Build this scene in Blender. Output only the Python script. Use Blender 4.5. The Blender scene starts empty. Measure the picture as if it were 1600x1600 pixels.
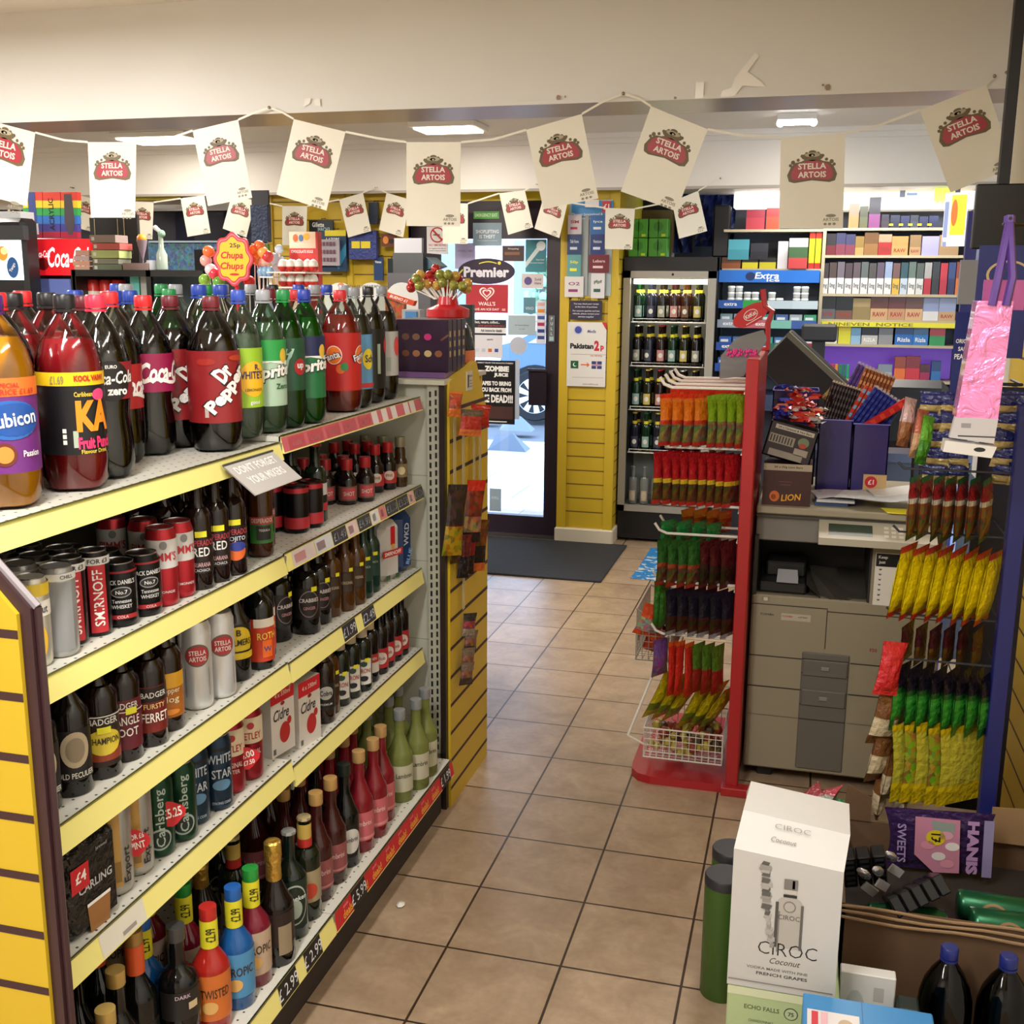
import bpy, math, random
from mathutils import Vector, Matrix
random.seed(7)
SC = bpy.context.scene
COL = SC.collection
RWC = Matrix(((0.9656857, -0.0599833, 0.2526916), (0.2595997, 0.1941498, -0.9459989), (0.0076841, 0.9791363, 0.2030593)))
FPX, EYE = 1720.0, Vector((0, 0, 1.67))
# ---------------------------------------------------------------- camera
cd = bpy.data.cameras.new('camera'); cam = bpy.data.objects.new('camera', cd); COL.objects.link(cam)
cd.sensor_width = 36; cd.lens = FPX / 1600 * 36; cd.clip_start = .05; cd.clip_end = 200
cam.matrix_world = Matrix.Translation(EYE) @ RWC.to_4x4()
SC.camera = cam
# ---------------------------------------------------------------- world, lights, exposure
W = bpy.data.worlds.new('world'); SC.world = W; W.use_nodes = True
nt = W.node_tree; bg = nt.nodes['Background']
bg.inputs[0].default_value = (.58, .77, 1.0, 1); bg.inputs[1].default_value = 6.0
SC.view_settings.view_transform = 'Standard'; SC.view_settings.look = 'None'
SC.view_settings.exposure = 0.58; SC.view_settings.gamma = 1
SC.cycles.transparent_max_bounces = 24
SC.cycles.max_bounces = 7
SC.cycles.caustics_reflective = False; SC.cycles.caustics_refractive = False
def area(name, loc, size, power, color, rot=(0, 0, 0)):
    l = bpy.data.lights.new(name, 'AREA'); l.shape = 'RECTANGLE'; l.size, l.size_y = size
    l.energy = power; l.color = color
    o = bpy.data.objects.new(name, l); COL.objects.link(o); o.location = loc; o.rotation_euler = rot
    return o
WARM = (1.0, .985, .96)
WHT = (1.0, .93, .84)
# light of the fluorescent fittings on the shop ceiling (their tubes are built below); last three are added fill
LAMPS = [  # x, y, z, length along x, length along y, power, colour
    (-.75, 0.4, 2.66, .16, 1.2, 43, WARM), (-3.2, 2.2, 2.66, .16, 1.2, 88, WARM),
    (-2.6, -.9, 2.66, .16, 1.2, 40, WARM), (.25, 1.3, 2.66, .16, 1.2, 9, WARM),
    (-2.07, 6.28, 2.54, .34, .24, 3, WHT), (-3.98, 6.38, 2.54, .46, .3, 3, WHT),
    (-.14, 6.35, 2.54, .2, .2, 2, WHT), (-2.4, 4.9, 2.54, .6, .6, 33, WHT), (.2, 4.9, 2.54, .6, .6, 13, WHT), (-4.6, 4.9, 2.54, .6, .6, 30, WHT)]
for i, (x, y, z, sx, sy, p, c) in enumerate(LAMPS):
    area('ceiling_and_fill_light', (x, y, z - .03), (sx, sy), p, c)
area('fridge_light', (-.9, 7.18, 1.69), (.42, .04), 3.0, (1, .98, .86))
area('gantry_light', (.3, 6.98, 2.2), (1.3, .12), 7, (.92, .95, 1.0), (math.radians(25), 0, 0))

# ---------------------------------------------------------------- helpers
def ray(px, py): return RWC @ Vector((px - 800, 800 - py, -FPX))
def onX(px, py, x): r = ray(px, py); return EYE + r * (x / r.x)
def onY(px, py, y): r = ray(px, py); return EYE + r * (y / r.y)
def onZ(px, py, z): r = ray(px, py); return EYE + r * ((z - EYE.z) / r.z)
def lin(c):
    if isinstance(c, str):
        c = c.lstrip('#'); c = tuple(int(c[i:i + 2], 16) for i in (0, 2, 4))
    return tuple((v / 255 / 12.92 if v / 255 <= .04045 else ((v / 255 + .055) / 1.055) ** 2.4) for v in c)
_m = {}
def mat(c, rough=.5, metal=0.0, kind='', emit=0.0, a=.5):
    k = (str(c), rough, metal, kind, emit, a)
    if k in _m: return _m[k]
    m = bpy.data.materials.new('paint'); m.use_nodes = True; n = m.node_tree.nodes; L = m.node_tree.links
    b = n['Principled BSDF']; col = lin(c) + (1,)
    b.inputs['Base Color'].default_value = col; b.inputs['Roughness'].default_value = rough; b.inputs['Metallic'].default_value = metal
    m.diffuse_color = col
    if emit:
        b.inputs['Emission Color'].default_value = col; b.inputs['Emission Strength'].default_value = emit
    if kind == 'clear':      # thin clear plastic or glass: see-through with surface reflections
        out = n['Material Output']; n.remove(b)
        t = n.new('ShaderNodeBsdfTransparent'); t.inputs[0].default_value = col
        g = n.new('ShaderNodeBsdfGlossy'); g.inputs['Roughness'].default_value = rough
        f = n.new('ShaderNodeFresnel'); f.inputs[0].default_value = 1.5
        mx = n.new('ShaderNodeMixShader'); L.new(f.outputs[0], mx.inputs[0]); L.new(t.outputs[0], mx.inputs[1]); L.new(g.outputs[0], mx.inputs[2])
        L.new(mx.outputs[0], out.inputs[0])
    if kind == 'juice':      # liquid: coloured, partly see-through
        b.inputs['Transmission Weight'].default_value = 0
        out = n['Material Output']; t = n.new('ShaderNodeBsdfTransparent'); t.inputs[0].default_value = col
        mx = n.new('ShaderNodeMixShader'); mx.inputs[0].default_value = 1 - a
        L.new(b.outputs[0], mx.inputs[1]); L.new(t.outputs[0], mx.inputs[2]); L.new(mx.outputs[0], out.inputs[0])
    if kind == 'wrap':       # crinkled film
        w = n.new('ShaderNodeTexNoise'); w.inputs['Scale'].default_value = 60; w.inputs['Detail'].default_value = 2
        bp = n.new('ShaderNodeBump'); bp.inputs['Strength'].default_value = .6; bp.inputs['Distance'].default_value = .01
        tc = n.new('ShaderNodeTexCoord'); L.new(tc.outputs['Object'], w.inputs['Vector'])
        L.new(w.outputs[0], bp.inputs['Height']); L.new(bp.outputs[0], b.inputs['Normal'])
    if kind == 'mottle':     # two-tone mottled contents (nuts, sweets) seen through film
        w = n.new('ShaderNodeTexVoronoi'); w.inputs['Scale'].default_value = 70
        tc = n.new('ShaderNodeTexCoord'); L.new(tc.outputs['Object'], w.inputs['Vector'])
        r = n.new('ShaderNodeMixRGB'); r.blend_type = 'MULTIPLY'; r.inputs[0].default_value = .75; r.inputs[1].default_value = col
        L.new(w.outputs['Color'], r.inputs[2]); L.new(r.outputs[0], b.inputs['Base Color'])
    _m[k] = m
    return m
WHITE = mat('e8e4da', .5); BLACK = mat('121112', .35); CHROME = mat('c9c9cc', .25, 1.0)

_t = {}
def glyphs(s, bold=0.0, shear=0.0):
    k = (s, bold, shear)
    if k in _t: return _t[k]
    cu = bpy.data.curves.new('t', 'FONT'); cu.body = s; cu.resolution_u = 2; cu.offset = bold; cu.shear = shear
    ob = bpy.data.objects.new('t', cu); me = bpy.data.meshes.new_from_object(ob)
    vs = [(v.co.x, v.co.y) for v in me.vertices]; fs = [tuple(p.vertices) for p in me.polygons]
    if vs:
        x0 = min(v[0] for v in vs); x1 = max(v[0] for v in vs); y0 = min(v[1] for v in vs); y1 = max(v[1] for v in vs)
        vs = [(v[0] - (x0 + x1) / 2, v[1] - (y0 + y1) / 2) for v in vs]
        r = (vs, fs, x1 - x0, y1 - y0)
    else: r = ([], [], 1, 1)
    bpy.data.objects.remove(ob); bpy.data.curves.remove(cu); bpy.data.meshes.remove(me)
    _t[k] = r
    return r

class MB:
    def __init__(s): s.v = []; s.f = []; s.m = []; s.sm = []; s.mats = []; s.T = Matrix.Identity(4)
    def mi(s, m):
        if m not in s.mats: s.mats.append(m)
        return s.mats.index(m)
    def add(s, vs, fs, m, smooth=False):
        b = len(s.v); i = s.mi(m)
        for v in vs: s.v.append(tuple(s.T @ Vector(v)))
        for f in fs: s.f.append(tuple(b + j for j in f)); s.m.append(i); s.sm.append(smooth)
        return s
    def box(s, x0, x1, y0, y1, z0, z1, m, bev=0):
        if bev > 0:
            b = bev; pts = []; 
            o = [(x0 + b, y0), (x1 - b, y0), (x1, y0 + b), (x1, y1 - b), (x1 - b, y1), (x0 + b, y1), (x0, y1 - b), (x0, y0 + b)]
            i = [(min(max(x, x0 + b), x1 - b), min(max(y, y0 + b), y1 - b)) for x, y in o]
            vs = [(x, y, z0) for x, y in i] + [(x, y, z0 + b) for x, y in o] + [(x, y, z1 - b) for x, y in o] + [(x, y, z1) for x, y in i]
            fs = [tuple(range(7, -1, -1)), tuple(range(24, 32))]
            for r in range(3):
                for k in range(8): fs.append((r * 8 + k, r * 8 + (k + 1) % 8, r * 8 + 8 + (k + 1) % 8, r * 8 + 8 + k))
            return s.add(vs, fs, m)
        vs = [(x0, y0, z0), (x1, y0, z0), (x1, y1, z0), (x0, y1, z0), (x0, y0, z1), (x1, y0, z1), (x1, y1, z1), (x0, y1, z1)]
        return s.add(vs, [(3, 2, 1, 0), (4, 5, 6, 7), (0, 1, 5, 4), (1, 2, 6, 5), (2, 3, 7, 6), (3, 0, 4, 7)], m)
    def prism(s, pts, a, b, m, axis='y'):
        n = len(pts)
        f = {'y': lambda p, t: (p[0], t, p[1]), 'x': lambda p, t: (t, p[0], p[1]), 'z': lambda p, t: (p[0], p[1], t)}[axis]
        vs = [f(p, a) for p in pts] + [f(p, b) for p in pts]
        return s.add(vs, [tuple(range(n)), tuple(range(2 * n - 1, n - 1, -1))] + [(k, (k + 1) % n, n + (k + 1) % n, n + k) for k in range(n)], m)
    def lathe(s, prof, m, seg=20, c=(0, 0, 0), mod=None, caps=True):
        vs = []; fs = []; n = len(prof)
        for r, z in prof:
            for k in range(seg):
                t = 2 * math.pi * k / seg; q = r * (mod(t, z) if mod else 1)
                vs.append((c[0] + q * math.cos(t), c[1] + q * math.sin(t), c[2] + z))
        for i in range(n - 1):
            for k in range(seg): fs.append((i * seg + k, i * seg + (k + 1) % seg, (i + 1) * seg + (k + 1) % seg, (i + 1) * seg + k))
        if caps:
            if prof[0][0] > 1e-5: fs.append(tuple(range(seg - 1, -1, -1)))
            if prof[-1][0] > 1e-5: fs.append(tuple((n - 1) * seg + k for k in range(seg)))
        return s.add(vs, fs, m, True)
    def tube(s, pts, r, m, seg=6):
        P = [Vector(p) for p in pts]; vs = []; fs = []; n = len(P); up = None
        for i, p in enumerate(P):
            d = ((P[min(i + 1, n - 1)] - p).normalized() + (p - P[max(i - 1, 0)]).normalized()).normalized()
            a = up if up is not None else (Vector((0, 0, 1)) if abs(d.z) < .9 else Vector((1, 0, 0)))
            u = (a - d * a.dot(d)).normalized(); up = u; w = d.cross(u)
            for k in range(seg):
                t = 2 * math.pi * k / seg; vs.append(tuple(p + (u * math.cos(t) + w * math.sin(t)) * r))
        for i in range(n - 1):
            for k in range(seg): fs.append((i * seg + k, i * seg + (k + 1) % seg, (i + 1) * seg + (k + 1) % seg, (i + 1) * seg + k))
        fs += [tuple(range(seg - 1, -1, -1)), tuple((n - 1) * seg + k for k in range(seg))]
        return s.add(vs, fs, m, True)
    def ball(s, c, r, m, seg=10, rings=6, sq=(1, 1, 1)):
        prof = [(max(1e-6, r * math.sin(math.pi * i / rings)), -r * math.cos(math.pi * i / rings)) for i in range(rings + 1)]
        T = s.T; s.T = T @ Matrix.Translation(c) @ Matrix.Diagonal((sq[0], sq[1], sq[2], 1)); s.lathe(prof, m, seg, caps=False); s.T = T
        return s
    def build(s, name, parent=None, loc=None, rz=0, M=None):
        me = bpy.data.meshes.new(name); me.from_pydata(s.v, [], s.f)
        for m in s.mats: me.materials.append(m)
        me.polygons.foreach_set('material_index', s.m); me.polygons.foreach_set('use_smooth', s.sm)
        if any(s.sm):
            try: me.set_sharp_from_angle(angle=math.radians(40))
            except Exception: pass
        me.update(); o = bpy.data.objects.new(name, me); COL.objects.link(o)
        if parent: o.parent = parent
        if loc is not None: o.location = loc
        if rz: o.rotation_euler = (0, 0, rz)
        if M is not None: o.matrix_world = M
        return o

class Face:
    """flat or round face on which print is laid: u to the right, v up, metres"""
    def __init__(s, mb, o=None, U=None, V=None, R=None, z0=0, e=.0005, taper=0):
        s.mb = mb; s.R = R; s.z0 = z0; s.e = e; s.n = 0; s.tp = taper
        if R is None:
            s.o = Vector(o); s.U = Vector(U).normalized(); s.V = Vector(V).normalized(); s.N = s.U.cross(s.V)
    def p(s, u, v):
        e = s.e * (s.n + 1)
        if s.R is None: return s.o + s.U * u + s.V * v + s.N * e
        R = s.R + e + s.tp * v; t = u / s.R
        return Vector((R * math.sin(t), -R * math.cos(t), s.z0 + v))
    def strip(s, cols, m):      # cols: (u, v0, v1)
        vs = []; fs = []
        for u, a, b in cols: vs += [s.p(u, a), s.p(u, b)]
        for i in range(len(cols) - 1): fs.append((2 * i, 2 * i + 2, 2 * i + 3, 2 * i + 1))
        s.mb.add(vs, fs, m, s.R is not None); s.n += 1; return s
    def rect(s, u0, v0, u1, v1, m):
        n = 1 if s.R is None else max(1, int(abs(u1 - u0) / s.R / .28) + 1)
        return s.strip([(u0 + (u1 - u0) * i / n, v0, v1) for i in range(n + 1)], m)
    def ell(s, u, v, a, b, m, n=12):
        c = []
        for i in range(n + 1):
            t = math.pi * i / n; x = -math.cos(t); y = math.sin(t)
            c.append((u + a * x, v - b * y, v + b * y))
        return s.strip(c, m)
    def poly(s, pts, m):
        s.mb.add([s.p(u, v) for u, v in pts], [tuple(range(len(pts)))], m); s.n += 1; return s
    def text(s, t, u, v, h, m, w=None, rot=0, shear=0, bold=.02):
        vs, fs, tw, th = glyphs(t, bold, shear)
        k = h / max(th, 1e-6); kx = (w / tw) if w else k
        c, sn = math.cos(rot), math.sin(rot)
        if s.R is not None: s.n += 1
        s.mb.add([s.p(u + x * kx * c - y * k * sn, v + x * kx * sn + y * k * c) for x, y in vs], fs, m); s.n += 1
        return s

def tag(o, label, cat, group=None, kind=None):
    o['label'] = label; o['category'] = cat
    if group: o['group'] = group
    if kind: o['kind'] = kind
    return o
def empty(name, loc=(0, 0, 0), rz=0):
    o = bpy.data.objects.new(name, None); COL.objects.link(o); o.location = loc; o.rotation_euler = (0, 0, rz); return o
def struct(o): o['kind'] = 'structure'; return o
def dup(root):
    r = root.copy(); COL.objects.link(r)
    for ch in root.children:
        c = ch.copy(); COL.objects.link(c); c.parent = r
        for g in ch.children:
            d = g.copy(); COL.objects.link(d); d.parent = c
    return r
_proto = {}
def inst(key, fn, loc, rz, label, cat, group=None, tilt=None):
    if key not in _proto: r = fn(); _proto[key] = r
    else: r = dup(_proto[key])
    r.location = loc; r.rotation_euler = (tilt[0] if tilt else 0, tilt[1] if tilt else 0, rz)
    if 'group' in r: del r['group']
    return tag(r, label, cat, group)
ORD = ['first', 'second', 'third', 'fourth', 'fifth', 'sixth', 'seventh', 'eighth', 'ninth', 'tenth', 'eleventh', 'twelfth', 'thirteenth', 'fourteenth', 'fifteenth', 'sixteenth', 'seventeenth', 'eighteenth', 'nineteenth', 'twentieth']
# ================================================================ the setting
def nodes_of(m): return m.node_tree.nodes, m.node_tree.links, m.node_tree.nodes['Principled BSDF']
def tile_mat():
    m = bpy.data.materials.new('floor tile'); m.use_nodes = True; n, L, b = nodes_of(m)
    tc = n.new('ShaderNodeTexCoord'); mp = n.new('ShaderNodeMapping'); mp.inputs['Location'].default_value = (.21, -.015, 0)
    L.new(tc.outputs['Object'], mp.inputs['Vector'])
    br = n.new('ShaderNodeTexBrick'); br.offset = 0; br.squash = 1
    for k, v in (('Scale', 1), ('Mortar Size', .0035), ('Mortar Smooth', .15), ('Bias', 0), ('Brick Width', .3), ('Row Height', .3)): br.inputs[k].default_value = v
    br.inputs['Color1'].default_value = lin('b29d84') + (1,); br.inputs['Color2'].default_value = lin('a69178') + (1,)
    br.inputs['Mortar'].default_value = lin('3c2c1c') + (1,)
    L.new(mp.outputs[0], br.inputs['Vector'])
    n1 = n.new('ShaderNodeTexNoise'); n1.inputs['Scale'].default_value = 7; n1.inputs['Detail'].default_value = 8; n1.inputs['Roughness'].default_value = .65
    n1.inputs['Distortion'].default_value = .6; L.new(tc.outputs['Object'], n1.inputs['Vector'])
    cr = n.new('ShaderNodeValToRGB'); cr.color_ramp.elements[0].position = .3; cr.color_ramp.elements[0].color = (.66, .58, .52, 1)
    cr.color_ramp.elements[1].position = .7; cr.color_ramp.elements[1].color = (1.12, 1.08, 1.04, 1); L.new(n1.outputs[0], cr.inputs[0])
    mx = n.new('ShaderNodeMixRGB'); mx.blend_type = 'MULTIPLY'; mx.inputs[0].default_value = .8
    L.new(br.outputs['Color'], mx.inputs[1]); L.new(cr.outputs[0], mx.inputs[2])
    n2 = n.new('ShaderNodeTexNoise'); n2.inputs['Scale'].default_value = 45; n2.inputs['Detail'].default_value = 4; L.new(tc.outputs['Object'], n2.inputs['Vector'])
    mr = n.new('ShaderNodeMapRange'); mr.inputs[3].default_value = .82; mr.inputs[4].default_value = 1.12; L.new(n2.outputs[0], mr.inputs[0])
    m2 = n.new('ShaderNodeMixRGB'); m2.blend_type = 'MULTIPLY'; m2.inputs[0].default_value = 1
    L.new(mx.outputs[0], m2.inputs[1]); L.new(mr.outputs[0], m2.inputs[2]); L.new(m2.outputs[0], b.inputs['Base Color'])
    b.inputs['Roughness'].default_value = .33
    bp = n.new('ShaderNodeBump'); bp.inputs['Strength'].default_value = .5; bp.inputs['Distance'].default_value = .002; bp.invert = True
    L.new(br.outputs['Fac'], bp.inputs['Height']); L.new(bp.outputs[0], b.inputs['Normal'])
    return m
def plaster(c, name='plaster', rough=.45, peel=False):
    m = bpy.data.materials.new(name); m.use_nodes = True; n, L, b = nodes_of(m)
    tc = n.new('ShaderNodeTexCoord'); w = n.new('ShaderNodeTexNoise'); w.inputs['Scale'].default_value = 3; w.inputs['Detail'].default_value = 3
    L.new(tc.outputs['Object'], w.inputs['Vector'])
    mr = n.new('ShaderNodeMapRange'); mr.inputs[3].default_value = .95; mr.inputs[4].default_value = 1.04; L.new(w.outputs[0], mr.inputs[0])
    mx = n.new('ShaderNodeMixRGB'); mx.blend_type = 'MULTIPLY'; mx.inputs[0].default_value = 1; mx.inputs[1].default_value = lin(c) + (1,)
    L.new(mr.outputs[0], mx.inputs[2]); L.new(mx.outputs[0], b.inputs['Base Color']); b.inputs['Roughness'].default_value = rough
    return m
PL = plaster('e2dfd8'); PLW = plaster('ece6dd'); CEIL = plaster('e9e4da')
YEL = mat('c8a824', .45); YELD = mat('4a2c22', .6); PURP = mat('2b1e2b', .4)
def struct_box(name, x0, x1, y0, y1, z0, z1, m, bev=0): return struct(MB().box(x0, x1, y0, y1, z0, z1, m, bev).build(name))
struct_box('floor', -6.2, 2.2, -2.2, 7.9, -.05, 0, tile_mat())
struct_box('ceiling', -6.2, 2.2, -2.2, 3.97, 2.7, 2.76, CEIL)
struct_box('ceiling.001', -6.2, 2.2, 4.28, 7.9, 2.56, 2.62, CEIL)
struct_box('wall_back', -6.2, 2.2, -2.26, -2.2, 0, 2.7, PL)
struct_box('wall_left', -6.26, -6.2, -2.2, 7.9, 0, 2.7, PL)
# downstand beam between the two halves of the shop
b = MB().box(-6.2, 2.2, 3.97, 4.28, 2.295, 2.8, PL); b.box(-6.2, 2.2, 3.965, 3.9701, 2.288, 2.3, PL)
beam = struct(b.build('trim_1'))
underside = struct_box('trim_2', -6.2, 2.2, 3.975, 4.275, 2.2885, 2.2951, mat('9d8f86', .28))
# scars of old paint and tape on the beam
s = MB()
for px, py, w, h, m in [(872, 152, .022, .02, 'a58a78'), (883, 151, .008, .012, 'a58a78'), (1055, 153, .012, .012, 'a08a76'), (1294, 136, .024, .022, '9d8b73'), (1575, 113, .03, .016, '8f816b'), (1286, 133, .01, .01, '9d8b73')]:
    p = onY(px, py, 3.9645)
    pts = [(p.x + w / 2 * math.cos(t) * random.uniform(.6, 1.1), p.z + h / 2 * math.sin(t) * random.uniform(.6, 1.1)) for t in [k * .7 for k in range(9)]]
    s.prism(pts, 3.9646, 3.9648, mat(m, .7))
for pts in ([(1087, 128), (1100, 128), (1099, 153), (1086, 154)], [(1148, 122), (1180, 82), (1186, 88), (1168, 112), (1190, 128), (1196, 136), (1160, 134), (1148, 150), (1126, 152), (1128, 142), (1143, 137)],
            [(476, 154), (486, 153), (484, 162), (474, 167)], [(491, 155), (500, 154), (501, 166), (492, 165)]):
    s.prism([(onY(a, c, 3.9645).x, onY(a, c, 3.9645).z) for a, c in pts], 3.9640, 3.9645, mat('f3eee4', .2))
o = s.build('trim_3'); struct(o)
# bulkhead over the shop front, with its cove moulding
b = MB().box(-6.2, 1.62, 6.85, 7.9, 2.245, 2.56, PLW); b.box(-6.2, 1.62, 6.82, 6.85, 2.53, 2.56, PLW); b.box(-6.2, 1.62, 6.835, 6.85, 2.50, 2.53, PLW)
struct(b.build('wall_front_bulkhead'))
b = MB().box(-6.2, 1.5, 6.84, 6.86, 2.23, 2.246, mat('b6aea4', .4)); struct(b.build('trim_4'))
# right wall with yellow slat panelling, ending in a white pilaster
def slats(mb, f, u0, u1, v0, v1, pitch, first, dark=YELD, th=.008):
    v = first
    while v > v0:
        if v < v1: f.rect(u0, v - th / 2, u1, v + th / 2, dark); f.n = 0
        v -= pitch
struct_box('wall_right_near', .64, .70, -2.2, 2.3, 0, 2.7, PL)
b = MB().box(.64, .70, 2.3, 3.96, 0, 2.7, YEL)
f = Face(b, (.64, 0, 0), (0, -1, 0), (0, 0, 1)); slats(b, f, -3.9, -2.3, 0, 2.6, .095, 2.5)
struct(b.build('wall_right'))
struct_box('trim_5', .57, .66, 3.84, 3.965, 1.93, 2.7, WHITE)
b = MB().box(.60, .70, 3.97, 4.3, 1.0, 2.56, WHITE); struct(b.build('trim_6'))
struct_box('wall_right_far', 1.62, 1.7, 3.97, 7.9, 0, 2.62, PL)
struct_box('wall_counter_back', -.6, 1.7, 7.62, 7.7, 0, 2.62, mat('d9d2c6', .6))
struct_box('wall_front_recess', -1.19, -.6, 7.9, 7.95, 0, 2.6, mat('1d1c26', .6))
# yellow slatted column between the door and the beer fridge
b = MB().box(-1.535, -1.185, 6.95, 7.95, .1, 2.245, YEL)
f = Face(b, (-1.36, 6.95, 0), (1, 0, 0), (0, 0, 1))
v = 2.13
while v > .12: f.rect(-.14, v - .004, .13, v + .004, mat('6d5410', .6)); f.n = 0; v -= .0915
f = Face(b, (-1.185, 7.2, 0), (0, 1, 0), (0, 0, 1)); v = 2.1
while v > .12: f.rect(-.21, v - .004, .3, v + .004, mat('5d4710', .6)); f.n = 0; v -= .0915
b.box(-1.55, -1.49, 6.935, 6.95, .1, 2.245, YEL); b.box(-1.24, -1.18, 6.935, 6.95, .1, 2.245, YEL)
struct(b.build('wall_column'))
b = MB().box(-1.56, -1.17, 6.92, 7.95, 0, .1, mat('d8cdb4', .5), .008); struct(b.build('baseboard_column'))
# shop front: purple door frame with glass
def front_frame():
    b = MB(); P = PURP
    b.box(-1.665, -1.54, 7.05, 7.11, 0, 2.245, P)                 # hinge side stile and jamb
    b.box(-2.60, -2.44, 7.05, 7.11, 0, 2.245, P)
    b.box(-2.44, -1.665, 7.05, 7.11, 1.955, 2.19, P)
    b.box(-2.44, -1.665, 7.05, 7.11, 0, .135, P)
    b.box(-2.60, -1.54, 7.045, 7.12, 2.19, 2.245, mat('e6c915', .4))
    return struct(b.build('door_1'))
d = front_frame()
g = MB().box(-2.44, -1.665, 7.08, 7.086, .135, 1.955, mat('f4f8ff', .02, kind='clear')).build('glass_pane', d)
h = MB(); h.box(-1.765, -1.645, 7.0, 7.012, .89, 1.125, mat('211722', .35)); h.box(-1.72, -1.69, 7.01, 7.06, .92, 1.09, mat('211722', .35)); h.box(-1.77, -1.64, 6.985, 7.0, 1.115, 1.13, mat('3a323b', .3)); h.build('handle', d)
struct_box('trim_7', -2.6, -1.54, 6.98, 7.2, 0, .012, mat('3f3a38', .4))
# window to the left of the door, behind the displays
b = MB(); b.box(-6.2, -2.6, 7.05, 7.12, 0, .9, PURP); b.box(-6.2, -2.6, 7.05, 7.12, 2.17, 2.245, mat('e8e2d6', .5))
for x in (-6.2, -4.75, -3.55, -2.66): b.box(x, x + .07, 7.05, 7.12, .9, 2.17, PURP)
w = struct(b.build('window_1'))
MB().box(-6.13, -2.66, 7.08, 7.086, .9, 2.17, mat('2a2c3a', .05)).build('glass_pane', w)
# ---------------------------------------------------------------- outside
def paving():
    m = bpy.data.materials.new('paving'); m.use_nodes = True; n, L, bs = nodes_of(m)
    tc = n.new('ShaderNodeTexCoord'); br = n.new('ShaderNodeTexBrick')
    for k, v in (('Scale', 1), ('Mortar Size', .012), ('Brick Width', .9), ('Row Height', .6)): br.inputs[k].default_value = v
    br.inputs['Color1'].default_value = (.50, .50, .52, 1); br.inputs['Color2'].default_value = (.42, .42, .44, 1); br.inputs['Mortar'].default_value = (.2, .2, .22, 1)
    L.new(tc.outputs['Object'], br.inputs['Vector']); L.new(br.outputs['Color'], bs.inputs['Base Color']); return m
o = struct_box('pavement', -14, 4, 7.9, 11.6, -.06, -.02, paving()); 
o = struct_box('road', -40, 20, 11.6, 30, -.14, -.1, mat('55575c', .8))
o = struct_box('pavement_step', -3.2, -1.2, 7.12, 7.9, -.06, -.02, paving())
# terrace across the street
b = MB(); b.box(-20, 6, 24, 25, -.1, 9, mat('d8d0d0', .8))
for k in range(14):
    x = -19 + k * 1.8
    b.box(x, x + .9, 23.95, 24.0, 1.0, 2.6, mat('8a92a8', .3)); b.box(x, x + .9, 23.95, 24.0, 3.8, 5.3, mat('8a92a8', .3)); b.box(x - .1, x + 1.0, 23.93, 24.0, .88, 1.0, mat('e6e6ea', .6))
tag(b.build('street_building'), 'pale brick terrace with dark windows across the street', 'building')
b = MB()
for k in range(60):
    p_ = onY(848, 440, 20); b.ball((p_.x + random.uniform(-.25, .25), 20 + random.uniform(-.3, .3), p_.z + random.uniform(-.5, .45)), random.uniform(.06, .13), mat('9ab898', .8), 5, 4)
b.tube([(p_.x, 20, -.1), (p_.x, 20, p_.z)], .06, mat('6a6460', .8)); tag(b.build('street_tree'), 'small pale green tree across the street behind the door glass', 'tree')
def car():
    root = empty('parked_car', (-2.04, 13.6, -.04)); B = mat('62788e', .2)
    b = MB(); pr = [(-2.1, .28), (2.1, .28), (2.18, .5), (2.12, .82), (1.25, .95), (.75, 1.38), (-.7, 1.45), (-1.55, 1.0), (-2.12, .85), (-2.18, .5)]
    b.prism(pr, 0, 1.65, B); body = b.build('body', root)
    b = MB(); b.prism([(-1.4, .98), (-.68, 1.38), (-.05, 1.36), (-.05, .97)], -.01, 0, mat('bfd4ea', .08)); b.prism([(.03, .97), (.03, 1.35), (.7, 1.3), (1.15, .96)], -.01, 0, mat('bfd4ea', .08)); b.build('side_window', root)
    b = MB(); b.prism([(-2.15, .55), (-1.8, .62), (-1.75, .78), (-2.1, .8)], -.015, 0, mat('e8eef5', .1)); b.build('headlight', root)
    for wx in (-.05 - 1.25, 1.28):
        T = Matrix.Translation((wx, .06, .32)) @ Matrix.Rotation(math.pi / 2, 4, 'X')
        b = MB(); b.T = T; b.lathe([(.2, -.1), (.31, -.1), (.325, -.06), (.325, .08), (.31, .11), (.22, .11)], mat('17181b', .8), 28); wheel = b.build('wheel', root)
        b = MB(); b.T = T; b.lathe([(.22, -.02), (.235, .10), (.22, .115), (.21, .09)], mat('e6e8ea', .5), 28, caps=False); b.lathe([(.001, .095), (.05, .1), (.05, .02)], mat('e6e8ea', .5), 16, caps=False)
        for k in range(9):
            t = k * 2 * math.pi / 9; c, s_ = math.cos(t), math.sin(t)
            pts = [(c * r - s_ * w_, s_ * r + c * w_) for r, w_ in ((.03, -.02), (.215, -.038), (.215, .038), (.03, .02))]
            b.prism(pts, .085, .112, mat('f0f2f4', .5), 'z')
        b.build('rim', wheel)
        MB().prism([(wx + .39 * math.cos(a), .32 + .39 * math.sin(a)) for a in [k * math.pi / 12 for k in range(13)]], -.004, .002, mat('0d0f14', .8)).build('wheel_arch', root)
    return tag(root, 'blue parked car with silver multi-spoke wheels outside the glass door', 'car')
car()
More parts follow.
